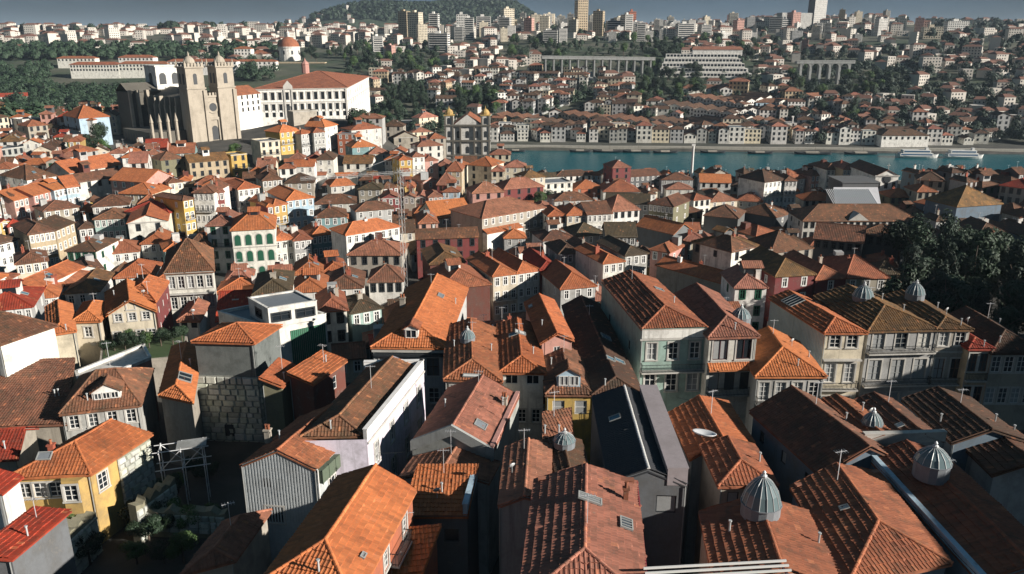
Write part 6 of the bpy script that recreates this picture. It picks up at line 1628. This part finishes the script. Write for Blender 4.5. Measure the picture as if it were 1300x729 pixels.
# first row on the quay, contiguous
x = -30.0
while x < 330:
    i = r_.choice(QV); w = VAR[i][1]
    y = float(bank(x)) + r_.uniform(17, 20)
    put_far(i, x + w / 2, y, R(-4) + R(r_.uniform(-3, 3)), r_.uniform(.8, 1.25)); x += w + (r_.uniform(0, 1.5) if r_.random() < .85 else 8); nfar += 1
ZONES = [  # pixel box, count, scale
    ((630, 158, 1000, 178), 70, 1.0), ((630, 136, 1010, 160), 62, 1.05), ((470, 92, 770, 136), 95, 1.0), ((620, 108, 850, 138), 35, 1.0), ((990, 120, 1110, 178), 34, 1.05), ((1100, 160, 1290, 190), 14, 1.1), ((850, 120, 1010, 150), 22, 1.3)]
for box, cnt, sc in ZONES:
    k = 0
    for _ in range(cnt * 14):
        if k >= cnt or nfar >= 300: break
        px, py = r_.uniform(box[0], box[2]), r_.uniform(box[1], box[3])
        q = hit(px, py, 0)
        if q is None or q[1] - bank(q[0]) < 24: continue
        i = r_.randrange(len(VAR)); rr = max(VAR[i][1], VAR[i][2]) / 2 * sc
        if not fits(q[0], q[1], rr): continue
        put_far(i, q[0], q[1], R(-4) + R(r_.choice([0, 0, 25, -20, 80]) + r_.uniform(-8, 8)), sc * r_.uniform(.85, 1.15)); k += 1; nfar += 1
for v in VAR:      # the sources themselves are no longer needed
    for ch in list(v[0].children):
        bpy.data.objects.remove(ch)
    bpy.data.objects.remove(v[0])
print('far houses', nfar)

# apartment blocks on the ridge
def block_variant(seed, w, d, h, wall, bands):
    r = random.Random(seed); e = empty('apartment_block', (0, 0, 0))
    m = MB(); m.box(0, w, 0, d, -12, h); m.box(w * .3, w * .55, d * .3, d * .7, h, h + 3); m.build('wall', wallm(wall), e)
    g = MB(); f = MB(); n = int(h / 3.0)
    for j in range(n):
        z = 1.0 + j * 3.0
        if bands:
            g.box(.8, w - .8, -.06, -.01, z, z + 1.5); g.box(-.06, -.01, .8, d - .8, z, z + 1.5); g.box(w + .01, w + .06, .8, d - .8, z, z + 1.5)
            f.box(-.1, w + .1, -.9, -.06, z - .75, z - .3)
        else:
            for i in range(int(w / 3)): x = 1.0 + i * 3; g.box(x, x + 1.5, -.06, -.01, z, z + 1.4)
            for i in range(int(d / 3)): y = 1.0 + i * 3; g.box(-.06, -.01, y, y + 1.4, z, z + 1.4); g.box(w + .01, w + .06, y, y + 1.4, z, z + 1.4)
    tag(g.build('window_rows', GLASS, e), kind='stuff')
    if f.v: tag(f.build('balcony_rows', wallm('white'), e), kind='stuff')
    return e
BLK = []
bs = [(16, 14, 42, 'tan', 0), (14, 14, 33, 'white', 1), (22, 13, 27, 'pale', 1), (18, 14, 36, 'cream', 0), (26, 13, 24, 'white', 1), (15, 15, 30, 'pink', 0), (20, 13, 21, 'grey', 1), (30, 14, 18, 'white', 0), (14, 13, 39, 'stone', 1), (24, 14, 15, 'cream', 0), (18, 13, 24, 'terracotta', 0), (16, 14, 30, 'white', 0)]
bs += [(w * r_.uniform(.8, 1.2), d, 3 * r_.randint(5, 10), wa, bn) for w, d in ((15, 13), (20, 14), (26, 13)) for wa in ('white', 'pale', 'cream', 'grey') for bn in (0, 1)]
seen = set(); STN = 'four five six seven eight nine ten eleven twelve thirteen fourteen fifteen sixteen seventeen eighteen nineteen twenty'.split()
for i, (w, d, h, wa, bn) in enumerate(bs):
    while (wa, bn, h) in seen: h += 3
    seen.add((wa, bn, h))
    BLK.append((block_variant(i, w, d, h, wa, bn), w, d, h, f'{"slim" if w < 16 else ("broad" if w > 22 else "plain")} {WNAME[wa]} {"banded" if bn else "square-windowed"} apartment block of {STN[min(16, max(0, int(h / 3) - 4))]} storeys on the far ridge'))
def put_block(i, px, py, t, s=1.0, yaw=None, hs=None, label=None, group=True):
    """stand a block with its foot seen at pixel (px, py), t metres out"""
    q = hit(px, py, 0)
    if t is not None or q is None:
        r, f, d = ray(px, py); x, y = r * t, f * t
    else: x, y = q[0], q[1]
    b, w, dd, h, lb = BLK[i]
    if not fits(x, y, w / 2 * s, .75, True): return False
    c = copy_tree(b); yaw = R(r_.uniform(-25, 25)) if yaw is None else yaw
    c.location = (x, y, gz(x, y)); c.rotation_euler = (0, 0, yaw); c.scale = (s, s, s if hs is None else hs)
    zn = 'behind the bishop palace' if x < -60 else ('above the road viaduct' if x < 230 else 'near the skyscraper')
    lb = lb.replace('on the far ridge', zn); tag(c, label or lb, 'building', None if label else lb.replace('block', 'blocks')); FB.append((x, y, w / 2 * s))
    for ch in KIDS[c.name]:
        if ch.name.startswith('wall'): t_ = r_.uniform(.8, 1.08); ch.color = (t_, t_, t_, 1)
    return True
named = [(0, 733, 46, 1150, 1.0, 1.15, 'tall slim tan apartment tower with a dark side'), (10, 799, 14, 1500, .8, 1.4, 'brick red pointed tower block on the skyline'), (3, 518, 44, 1150, 1.0, None, None), (0, 506, 42, 1180, .9, None, None), (1, 545, 40, 1200, 1, None, None),
         (11, 580, 52, 1100, 1, 1.1, None), (1, 590, 55, 1080, .9, None, None), (2, 605, 40, 1200, 1, None, None), (3, 640, 35, 1250, 1, None, None), (5, 665, 42, 1150, .8, None, None), (1, 475, 78, 900, .8, None, None), (5, 490, 78, 900, .55, None, None), (4, 545, 70, 960, .9, None, None),
         (0, 752, 48, 1130, .9, .8, None), (6, 770, 48, 1130, 1, None, None), (1, 793, 48, 1120, .9, None, None), (6, 805, 48, 1130, .8, None, None), (4, 860, 55, 1080, .9, None, None), (2, 890, 50, 1100, .7, None, None), (7, 913, 50, 1080, .6, None, None), (7, 944, 52, 1080, .6, None, None),
         (2, 975, 45, 1250, .9, None, None), (6, 990, 44, 1250, 1, None, None), (5, 1005, 42, 1250, 1, None, None), (0, 1063, 38, 1350, .6, None, None), (3, 1085, 38, 1350, .6, None, None), (8, 1122, 38, 1350, .6, None, None), (1, 1035, 52, 1100, .6, None, None), (1, 1045, 52, 1100, .6, None, None), (5, 1016, 70, 950, .5, None, None),
         (9, 1170, 60, 1050, 1, None, None), (7, 1200, 54, 1150, 1, None, None), (5, 1160, 50, 1200, .7, None, None)]
for i, px, py, t, s, hs, lb in named: put_block(i, px, py, t, s, None, hs, lb)
q = ray(1032, 34); t = 1300
sk = empty('skyscraper', (q[0] * t, q[1] * t, gz(q[0] * t, q[1] * t)), R(20), 'pale gridded office skyscraper with a dark flank, tallest on the skyline', 'skyscraper')
m = MB(); m.box(0, 24, 0, 16, -5, 52); m.build('wall', wallm('pale'), sk)
m = MB()
for j in range(17):
    for i in range(11): m.box(.8 + i * 2.1, 2.0 + i * 2.1, -.06, -.01, 1 + j * 3, 2.6 + j * 3)
tag(m.build('window_rows', CURTAIN, sk), kind='stuff')
m = MB(); m.box(-.4, -.01, 0, 16, 0, 52.5); m.build('dark_flank', wallm('slate'), sk)
m = MB(); m.box(-62, -.5, 2, 16, -5, 24); m.build('podium', wallm('concrete'), sk)
m = MB()
for i in range(24): m.box(-61 + i * 2.5, -60 + i * 2.5, 1.7, 1.99, 0, 23.5)
tag(m.build('facade_fins', wallm('pale'), sk), kind='stuff')
nb = 0
for _ in range(420):
    if nb >= 110: break
    px = r_.triangular(430, 1140, 700); py = r_.uniform(24, 60)
    t = r_.uniform(1000, 1500)
    r, f, d = ray(px, py); 
    nb += bool(put_block(r_.randrange(1, len(BLK)), px, 45, t, r_.uniform(.45, .8)))

# houses too far and too many to count: one mass
m_w, m_r, m_g = MB(), MB(), MB(); m_r.uv = None
def speck(x, y, w, d, h, yaw, flat):
    u = Vector((math.cos(yaw), math.sin(yaw), 0)); v = Vector((-u.y, u.x, 0)); o = Vector((x, y, gz(x, y))) - u * w / 2 - v * d / 2
    m_w.obox(o - Vector((0, 0, 4)), u * w, v * d, (0, 0, h + 4))
    for j in range(int(h / 3)):
        for i in range(max(1, int(w / 3.2))):
            m_g.obox(o + u * (.8 + i * 3.1) - v * .05 + Vector((0, 0, .9 + 3 * j)), u * 1.3, v * .04, (0, 0, 1.4))
    if not flat:
        a = o + Vector((0, 0, h)) - u * .4 - v * .4; U_, V_ = u * (w + .8), v * (d + .8); top = Vector((0, 0, d * .22))
        k = len(m_r.v); m_r.v += [tuple(p) for p in (a, a + U_, a + U_ + V_, a + V_, a + V_ / 2 + U_ * .2 + top, a + V_ / 2 + U_ * .8 + top)]
        m_r.f += [(k, k + 1, k + 5, k + 4), (k + 1, k + 2, k + 5), (k + 2, k + 3, k + 4, k + 5), (k + 3, k, k + 4)]
ns = 0
for box, cnt, tr in (((480, 60, 1010, 110), 330, None), ((640, 44, 1130, 75), 150, None), ((420, 28, 1140, 60), 640, (1050, 1900)), ((-20, 40, 470, 62), 420, (1300, 3600)), ((-20, 40, 470, 62), 300, (950, 1500)), ((1130, 40, 1310, 90), 120, (800, 2200)), ((470, 92, 1100, 160), 130, None), ((1000, 84, 1310, 186), 150, None), ((1000, 60, 1310, 90), 90, None), ((240, 45, 470, 85), 90, None)):
    for _ in range(cnt):
        px, py = r_.uniform(box[0], box[2]), r_.uniform(box[1], box[3])
        if tr: t = r_.uniform(*tr); r, f, d = ray(px, py); q = (r * t, f * t)
        else:
            q = hit(px, py, 0)
            if q is None: continue
        if not fits(q[0], q[1], 6, .8): continue
        if 0 < q[1] - bank(q[0]) < 22: continue
        big = tr is not None
        speck(q[0], q[1], r_.uniform(8, 20 if big else 15), r_.uniform(8, 13), r_.choice([4, 6.5, 6.5, 9.5] + ([12, 15] if big else [])), R(-4 + r_.choice([0, 20, -25, 70]) + r_.uniform(-10, 10)), r_.random() < .3)
        FB.append((q[0], q[1], 6)); ns += 1
dh = empty('distant_houses', (0, 0, 0)); tag(dh, 'mass of far pale houses with brown roofs scattered over the opposite hills', 'houses', kind='stuff')
FARWALL = wall_mat('far_house_render', (.60, .56, .50), .5, .9, (.28, .24, .20), .03, 0)
for mb_, nm, mt in ((m_w, 'wall_mass', FARWALL), (m_r, 'roof_mass', wall_mat('far_roof_clay', (.20, .095, .065), .7, .9, (.09, .06, .05), .04, 0)), (m_g, 'window_mass', GLASS)):
    tag(mb_.build(nm, mt, dh), kind='stuff')

# landmarks across the river --------------------------------------
def at_t(px, py, t):
    r, f, d = ray(px, py); return r * t, f * t, EYE + d * t
# round monastery church with dome and cloister on its crag
x, y, z = at_t(368, 76, 900)
mo = empty('monastery', (x, y, z - 6), 0, 'white round monastery church with a terracotta dome on a rock', 'church')
m = MB(); m.lathe([(12, 0), (12, 19), (12.8, 19.2), (12.8, 20.4), (11.5, 20.4)], 24); m.build('drum', wallm('white'), mo)
m = MB(); m.lathe([(11.8, 20.4), (11, 24), (8.5, 27.5), (4.8, 30), (1.8, 31)], 24); m.build('dome', roofm('terra', False), mo, True)
m = MB(); m.lathe([(1.8, 31), (1.8, 35), (2.2, 35.2), (.5, 37.4), (0, 40)], 10); m.build('lantern', wallm('white'), mo)
m = MB(); m.box(-38, -12, -6, 14, 0, 13); m.build('convent_wing', wallm('white'), mo); m = MB(); m.box(-62, -40, 0, 12, -2, 8); m.build('convent_wing', wallm('white'), mo)
m = MB(); m.uv = []; slab_slope(m, [(-38.5, -6.5, 13), (-11.5, -6.5, 13), (-12, 4, 17), (-38, 4, 17)]); slab_slope(m, [(-11.5, 14.5, 13), (-38.5, 14.5, 13), (-38, 4, 17), (-12, 4, 17)]); m.build('roof', roofm('terra', False), mo)
m = MB(); m.box(-24, 46, -30, -22, -24, 3); rw_ = m.build('retaining_wall', wallm('stone'), mo)
for i in range(14): m = MB(); m.box(-24 + i * 5.2, -22.4 + i * 5.2, -32, -30.01, -24, 2); m.build('buttress', wallm('tan'), rw_)
m = MB(); m.box(-25, 47, -32.4, -21.5, 3, 4.2); m.build('coping', wallm('tan'), rw_)
for i in range(8): m = MB(); t0_ = 2 * math.pi * i / 8 - 2.6; m.box(-1, 1, -.15, .15, 0, 4.2); o_ = m.build('drum_window', FRAME['dark'], mo); o_.location = (12.02 * math.cos(t0_), 12.02 * math.sin(t0_), 12); o_.rotation_euler = (0, 0, t0_ + R(90))
# long white barracks
def long_house(px, py, px2, t, d, h, fl, n, label, rk='terra', wall='white', dz=0):
    x, y, z = at_t(px, py, t); x2, y2, z2 = at_t(px2, py, t)
    H_ = House('barracks', label, (x, y), (x2, y2), (0, d), z, z - h - 14, near=False, cat='building', tone=1.1, wtone=1.1)
    H_.walls(wallm(wall), {'F': [(1.0 + 3.4 * i, 1.8, n, 1.4, 'dark') for i in range(fl)]}); H_.roof('sidehip' if rk else 'flat', roofm(rk or 'terra', False), .4, .4) if rk else None; H_.finish_walls(); return H_
long_house(88, 82, 150, 800, 12, 9, 2, 16, 'long white barracks range with red roof, gable-ended beside the forest'); long_house(150, 81, 212, 800, 11, 9, 2, 14, 'white barracks range with many small windows and two porch bays')
long_house(212, 78, 300, 805, 11, 9, 2, 18, 'white barracks range with red roof behind the cathedral towers'); long_house(72, 74, 120, 850, 10, 7, 1, 10, 'upper white barracks block with red hipped roof above the range'); long_house(150, 73, 194, 850, 12, 7, 1, 9, 'short white barracks pavilion with red roof above the range')
long_house(297, 62, 318, 880, 12, 9, 2, 5, 'white convent pavilion with red roof near the round church'); long_house(298, 78, 350, 820, 9, 8, 2, 9, 'white terrace range under the round church')
# terraced hotel
x, y, z = at_t(835, 104, 800); ht = empty('terraced_hotel', (x, y, gz(x, y)), R(-8), 'white terraced hotel stepping up the green hillside in glazed tiers', 'hotel')
for j in range(5):
    m = MB(); x0 = j * 2.0; x1 = 92 - j * 3; m.box(x0, x1, j * 6, j * 6 + 14, -8 + j * 4.5, 3.6 + j * 4.5); m.box(x0 - .5, x1 + .5, j * 6 - 1.2, j * 6 - .01, j * 4.5 - .6, j * 4.5 + .5); tr_ = m.build('tier', wallm('white'), ht)
    g = MB()
    for i in range(26 - j): g.box(x0 + 1 + i * 3.4, x0 + 3.6 + i * 3.4, j * 6 - .06, j * 6 - .01, .9 + j * 4.5, 3.1 + j * 4.5)
    tag(g.build('window_rows', GLASS, tr_), kind='stuff')
m = MB(); m.uv = []; slab_slope(m, [(34, 28, 26), (86, 28, 26), (84, 36, 29), (36, 36, 29)]); m.build('roof', roofm('rose', False), ht)
m = MB(); m.box(35, 85, 28.5, 40, 20, 26); m.build('wall', wallm('white'), ht)
# road viaduct on tall piers
def viaduct(name, label, p0, p1, t0, t1, n, w, arches, dz=0):
    a, b = Vector(at_t(*p0, t0)), Vector(at_t(*p1, t1)); e = empty(name, (a.x, a.y, a.z), math.atan2(b.y - a.y, b.x - a.x), label, 'bridge'); ln = (b - a).xy.length
    sl = (b.z - a.z)
    m = MB(); m.obox((0, 0, -1.4), (ln, 0, sl), (0, w, 0), (0, 0, 2.2)); m.obox((0, -.25, .8), (ln, 0, sl), (0, .24, 0), (0, 0, 1.0)); m.build('deck', wallm('concrete'), e)
    for i in range(n):
        x = ln * (i + .5) / n; pw = 1.2 if not arches else 2.2
        m = MB(); m.box(x - pw / 2, x + pw / 2, .6, w - .6, -26, sl * x / ln - 1.4); m.build('pier', wallm('concrete'), e)
        if arches and i < n - 1:
            m = MB(); sp = ln / n; k = 10
            for q_ in range(k):
                t0_, t1_ = math.pi * q_ / k, math.pi * (q_ + 1) / k; cx = x + sp / 2; rr = sp / 2 - pw / 2; zb_ = -1.4 - rr
                xa, za, xb, zb2 = cx - rr * math.cos(t0_), zb_ + rr * math.sin(t0_), cx - rr * math.cos(t1_), zb_ + rr * math.sin(t1_)
                n_ = len(m.v); m.v += [(xa, .4, za), (xb, .4, zb2), (xb, .4, -1.41), (xa, .4, -1.41), (xa, w - .4, za), (xb, w - .4, zb2), (xb, w - .4, -1.41), (xa, w - .4, -1.41)]
                m.f += [(n_, n_ + 1, n_ + 2, n_ + 3), (n_ + 5, n_ + 4, n_ + 7, n_ + 6), (n_ + 1, n_, n_ + 4, n_ + 5)]
            m.build('arch', wallm('concrete'), e)
viaduct('viaduct', 'straight concrete road viaduct on slim piers across the far valley', (688, 73), (832, 75), 780, 790, 14, 9, False)
viaduct('viaduct', 'short pale arched viaduct among dark trees on the far hill', (1012, 79), (1086, 79), 760, 760, 6, 7, True)
# long low lodges with brown roofs
for (px, py, px2, t, d, lb) in ((866, 112, 950, 720, 14, 'long brown wine lodge roof below the terraced hotel'), (850, 124, 905, 690, 12, 'paired brown lodge roofs beside the hillside road'), (905, 128, 975, 680, 14, 'wide dark lodge roof with white end wall'), (960, 130, 1012, 670, 14, 'brown lodge roof beside the pale blue shed'), (1010, 148, 1048, 640, 12, 'long pale blue lodge with a grey roof'), (1060, 172, 1090, 590, 14, 'square sandstone warehouse front on the far quay'), (1094, 165, 1130, 585, 16, 'tall sandstone warehouse with a gabled parapet on the far quay'), (1120, 172, 1180, 560, 18, 'pair of dark sheds with white zigzag gables on the far quay')):
    H_ = long_house(px, py, px2, t, d, 7, 1, max(3, int((px2 - px) / 7)), lb, 'brown' if 'brown' in lb else 'umber', 'tan' if 'sandstone' in lb else ('blue' if 'blue' in lb else 'white')); H_.root.name = 'warehouse'; H_.root['category'] = 'warehouse'
# curving road with retaining wall
pts = [at_t(*p) for p in ((630, 147, 640), (690, 142, 660), (720, 134, 690), (745, 124, 725), (758, 112, 770), (752, 100, 820))]
m = MB()
for a, b in zip(pts, pts[1:]):
    a, b = Vector(a), Vector(b); a.z = gz(a.x, a.y) + .6; b.z = gz(b.x, b.y) + .6; s_ = (b - a).cross(Vector((0, 0, 1))).normalized() * 9
    m.quad(a, b, b - s_, a - s_); m.obox(a + Vector((0, 0, -7)), b - a, s_ * .05, (0, 0, 8))
tag(m.build('road', wallm('concrete')), 'pale road curving up from the far quay behind a stone wall', kind='structure')

# trees over the far slopes: nearest ones singly, the rest as woodland
r_ = random.Random(8); nt_ = 0
TZ = [((480, 108, 545, 152), 26, 'dark tree on the wooded bank behind the palace'), ((580, 112, 632, 140), 24, 'tree of the green cutting above the far quay'), ((812, 78, 900, 130), 40, 'dark tree on the slope under the terraced hotel'), ((1000, 88, 1130, 150), 46, 'dark tree in the grove left of the arched viaduct'.replace('left of', 'below')), ((650, 50, 720, 74), 22, 'tree in the green belt beside the road viaduct'), ((780, 50, 850, 75), 20, 'tree in the green belt beside the road viaduct'), ((500, 68, 560, 95), 26, 'tree in the park below the apartment towers'), ((440, 58, 500, 92), 22, 'round park tree on the monastery hill'), ((340, 62, 440, 76), 14, 'round park tree on the monastery hill'), ((830, 52, 1010, 74), 34, 'tree on the ridge among white blocks')]
for box, cnt, lb in TZ:
    for _ in range(cnt * 3):
        if cnt <= 0: break
        q = hit(r_.uniform(box[0], box[2]), r_.uniform(box[1], box[3]), 4)
        if q is None or not fits(q[0], q[1], 3, .8, True): continue
        tree(q[0], q[1], r_.uniform(.9, 1.6), r_.choice([0, 0, 1, 2, 4, 5]), lb, lb.replace('tree', 'trees', 1)); cnt -= 1
def woodland(name, label, boxes, seed, leaf=1.1):
    r = random.Random(seed); nr = np.random.RandomState(seed); P = []
    for box, cnt, tr, hs in boxes:
        for _ in range(cnt):
            px, py = r.uniform(box[0], box[2]), r.uniform(box[1], box[3])
            if tr: t = r.uniform(*tr); a, f, d = ray(px, py); x, y = a * t, f * t
            else:
                q = hit(px, py, 3)
                if q is None: continue
                x, y = q[0], q[1]
            if -140 < y - bank(x) < 12: continue
            if not fits(x, y, 2.5, .7, True): continue
            P.append((x, y, gz(x, y), r.uniform(.7, 1.3) * hs, math.hypot(x, y)))
    V = []
    for x, y, z, s, dist in P:
        n = int(np.clip(150 * 700 / dist, 30, 150)) if dist < 1900 else 20; dv = nr.normal(0, 1, (n, 3)); dv /= np.linalg.norm(dv, axis=1)[:, None]; dv[:, 2] = np.abs(dv[:, 2]) * 1.1 - .25
        rr = nr.uniform(.7, 1.08, n)[:, None]
        p = dv * rr * (3.6 * s, 3.6 * s, 4.6 * s) + (x, y, z + 3.8 * s)
        a = nr.normal(0, 1, (n, 3)); a -= dv * (a * dv).sum(1)[:, None] * .8; a /= np.linalg.norm(a, axis=1)[:, None]; b = np.cross(dv, a)
        sz = leaf * s * nr.uniform(.6, 1.3, n)[:, None] * (.72 if dist < 1000 else (1.3 if dist < 1900 else 1.6))
        V.append(np.stack([p - a * sz, p - b * sz * .7, p + a * sz, p + b * sz * .7], 1).reshape(-1, 3))
    V = np.concatenate(V); n = len(V) // 4
    me = bpy.data.meshes.new(name); me.from_pydata(V.tolist(), [], np.arange(4 * n).reshape(-1, 4).tolist()); me.materials.append(LEAF[2] if seed == 2 else LEAF[0])  # second woodland gets darker leaves, with the right side's shade in their colour
    tag(link(name, me), label, 'trees', kind='stuff'); print(name, len(P), n)
woodland('woodland', 'dark woods covering the gorge slopes left of the cathedral'.replace('left of', 'beyond'), [((-40, 86, 62, 160), 260, None, 1.4), ((62, 112, 240, 160), 640, None, 1.15), ((-40, 58, 350, 74), 460, None, 1.2), ((300, 76, 350, 100), 60, None, 1.2), ((240, 60, 330, 76), 80, None, 1.2)], 1)
woodland('woodland', 'dark woods on the far shaded slope beyond the cruise boats', [((1000, 60, 1330, 185), 620, None, 1.2), ((1180, 40, 1330, 62), 260, (900, 2400), 1.5)], 2)
woodland('woodland', 'forest cloaking the rounded hills on the skyline', [((395, 2, 690, 34), 3600, (2150, 3000), 1.6), ((-20, 40, 420, 48), 700, (1300, 3600), 1.6), ((1100, 38, 1300, 46), 260, (1700, 2600), 1.8)], 3, 1.6)
woodland('woodland', 'green patches between the houses of the opposite bank', [((440, 55, 1010, 165), 1100, None, .9), ((640, 30, 1120, 56), 220, (1000, 1700), 1.2)], 4)

# boats, poles
def boat(px, py, ln, label, cruise=False, mast=False, hullc='dark'):
    x = 0.0
    for _ in range(6): y = float(bank(x)) - (20 if cruise else 9) - (py % 3) * 2; x = (px - 650) / FPX * proj(x, y, 0)[2]
    e = empty('boat', (x, y, .0), R(-4 + rng.uniform(-5, 5)), label, 'boat')
    w = ln * .11 if cruise else ln * .14; h = 1.5 if cruise else 1.0
    m = MB(); n = 12
    for i in range(n + 1):
        s = i / n * 2 - 1; b = w * (1 - abs(s) ** 3.0) ** .6; sh = h + .9 * h * abs(s) ** 3
        m.v += [(s * ln / 2, -b, sh), (s * ln / 2 * .94, -b * .5, -.3), (s * ln / 2 * .94, b * .5, -.3), (s * ln / 2, b, sh)]
    for i in range(n):
        for k in range(3): m.f.append((4 * i + k, 4 * i + k + 1, 4 * i + 5 + k, 4 * i + 4 + k))
        m.f.append((4 * i + 3, 4 * i, 4 * i + 4, 4 * i + 7))
    m.build('hull', FRAME['white'] if cruise else FRAME[hullc], e)
    if cruise:
        for j, (f, zc) in enumerate(((.40, 1.4), (.34, 3.5))):
            m = MB(); m.box(-ln * f, ln * (f - .06), -w * .8, w * .8, zc, zc + 2.0); m.build('deck_house', FRAME['white'], e)
            g = MB(); g.box(-ln * f + .6, ln * (f - .06) - .6, -w * .8 - .04, -w * .8 - .005, zc + .6, zc + 1.5); g.build('window_band', simple('blue_glass', (.03, .10, .20), .1), e)
        m = MB(); m.box(ln * .18, ln * .24, -1, 1, 5.5, 7); m.build('wheelhouse', FRAME['white'], e)
    else:
        m = MB(); m.box(-ln * .2, ln * .15, -w * .55, w * .55, .8, 1.9); m.build('cabin', wallm('stone'), e)
        if mast: m = MB(); m.bar((ln * .05, 0, .5), (ln * .05, 0, 9), .12, 5, .06); m.build('mast', BARK, e)
        m = MB(); m.bar((-ln * .42, 0, 1.2), (-ln * .62, .6, 2.6), .1, 5); m.build('steering_oar', BARK, e)
for (px, py, ln, lb, cr_, ms) in ((655, 190, 14, 'small pale boat moored by the church towers', 0, 0), (737, 189.5, 16, 'flat white workboat off the far quay', 0, 0), (772, 189, 22, 'dark wooden barge with a low cabin', 0, 1), (808, 189, 20, 'dark wooden barge moored beside another barge', 0, 1), (845, 190, 18, 'white-topped barge off the wine lodges', 0, 0), (1032, 193, 26, 'wine barge with an orange stern', 0, 1), (1093, 195, 24, 'wine barge with a yellow cabin near the cruise boats', 0, 1), (1163, 197, 29, 'long white river cruise boat with two decks', 1, 0), (1222, 197, 27, 'blue-lit white cruise boat beside the dark wood', 1, 0), (905, 189, 18, 'low dark barge beside the tall river pole', 0, 0), (965, 190, 18, 'small dark barge by the quay steps', 0, 0)):
    boat(px, py, ln, lb, cr_, ms)
for (p0, p1, t, lb) in (((878, 222), (880, 184), 400, 'tall white concrete pole rising beside the near quay'), ((1003, 183), (1004, 148), 600, 'tall white mast on the far quay')):
    a, b = Vector(at_t(*p0, t)), Vector(at_t(*p1, t)); e = empty('pole', (a.x, a.y, a.z - 4), 0, lb, 'pole')
    m = MB(); m.bar((0, 0, -4), (0, 0, b.z - a.z + 4), .75, 8, .55); m.build('shaft', FRAME['white'], e)
    m = MB(); m.box(-.9, .9, -.3, .3, b.z - a.z + 4, b.z - a.z + 5); m.build('head', FRAME['white'], e)
for b, *_ in BLK:
    for ch in list(b.children): bpy.data.objects.remove(ch)
    bpy.data.objects.remove(b)
# ------------------------------------------------------------------ air
m = MB(); m.box(-9200, 9200, -500, 14200, -6, 260); hz = m.build('haze', None); tag(hz, 'thin blue air over the river valley', kind='stuff')
hm = bpy.data.materials.new('haze'); hm.use_nodes = True; ht_ = hm.node_tree; ht_.nodes.remove(ht_.nodes['Principled BSDF'])
pv = ht_.nodes.new('ShaderNodeVolumePrincipled'); pv.inputs['Color'].default_value = (.62, .78, .95, 1); pv.inputs['Density'].default_value = HAZE; pv.inputs['Anisotropy'].default_value = .0
ht_.links.new(pv.outputs[0], ht_.nodes['Material Output'].inputs['Volume']); hz.data.materials.append(hm)
print('dims', DIM); print('objects', len(bpy.data.objects), 'trees', TREEN)
tri_n = 0
for me_ in bpy.data.meshes: tri_n += sum(len(p.vertices) - 2 for p in me_.polygons) if len(me_.polygons) < 2000 else 2 * len(me_.polygons)
print('triangles', tri_n)
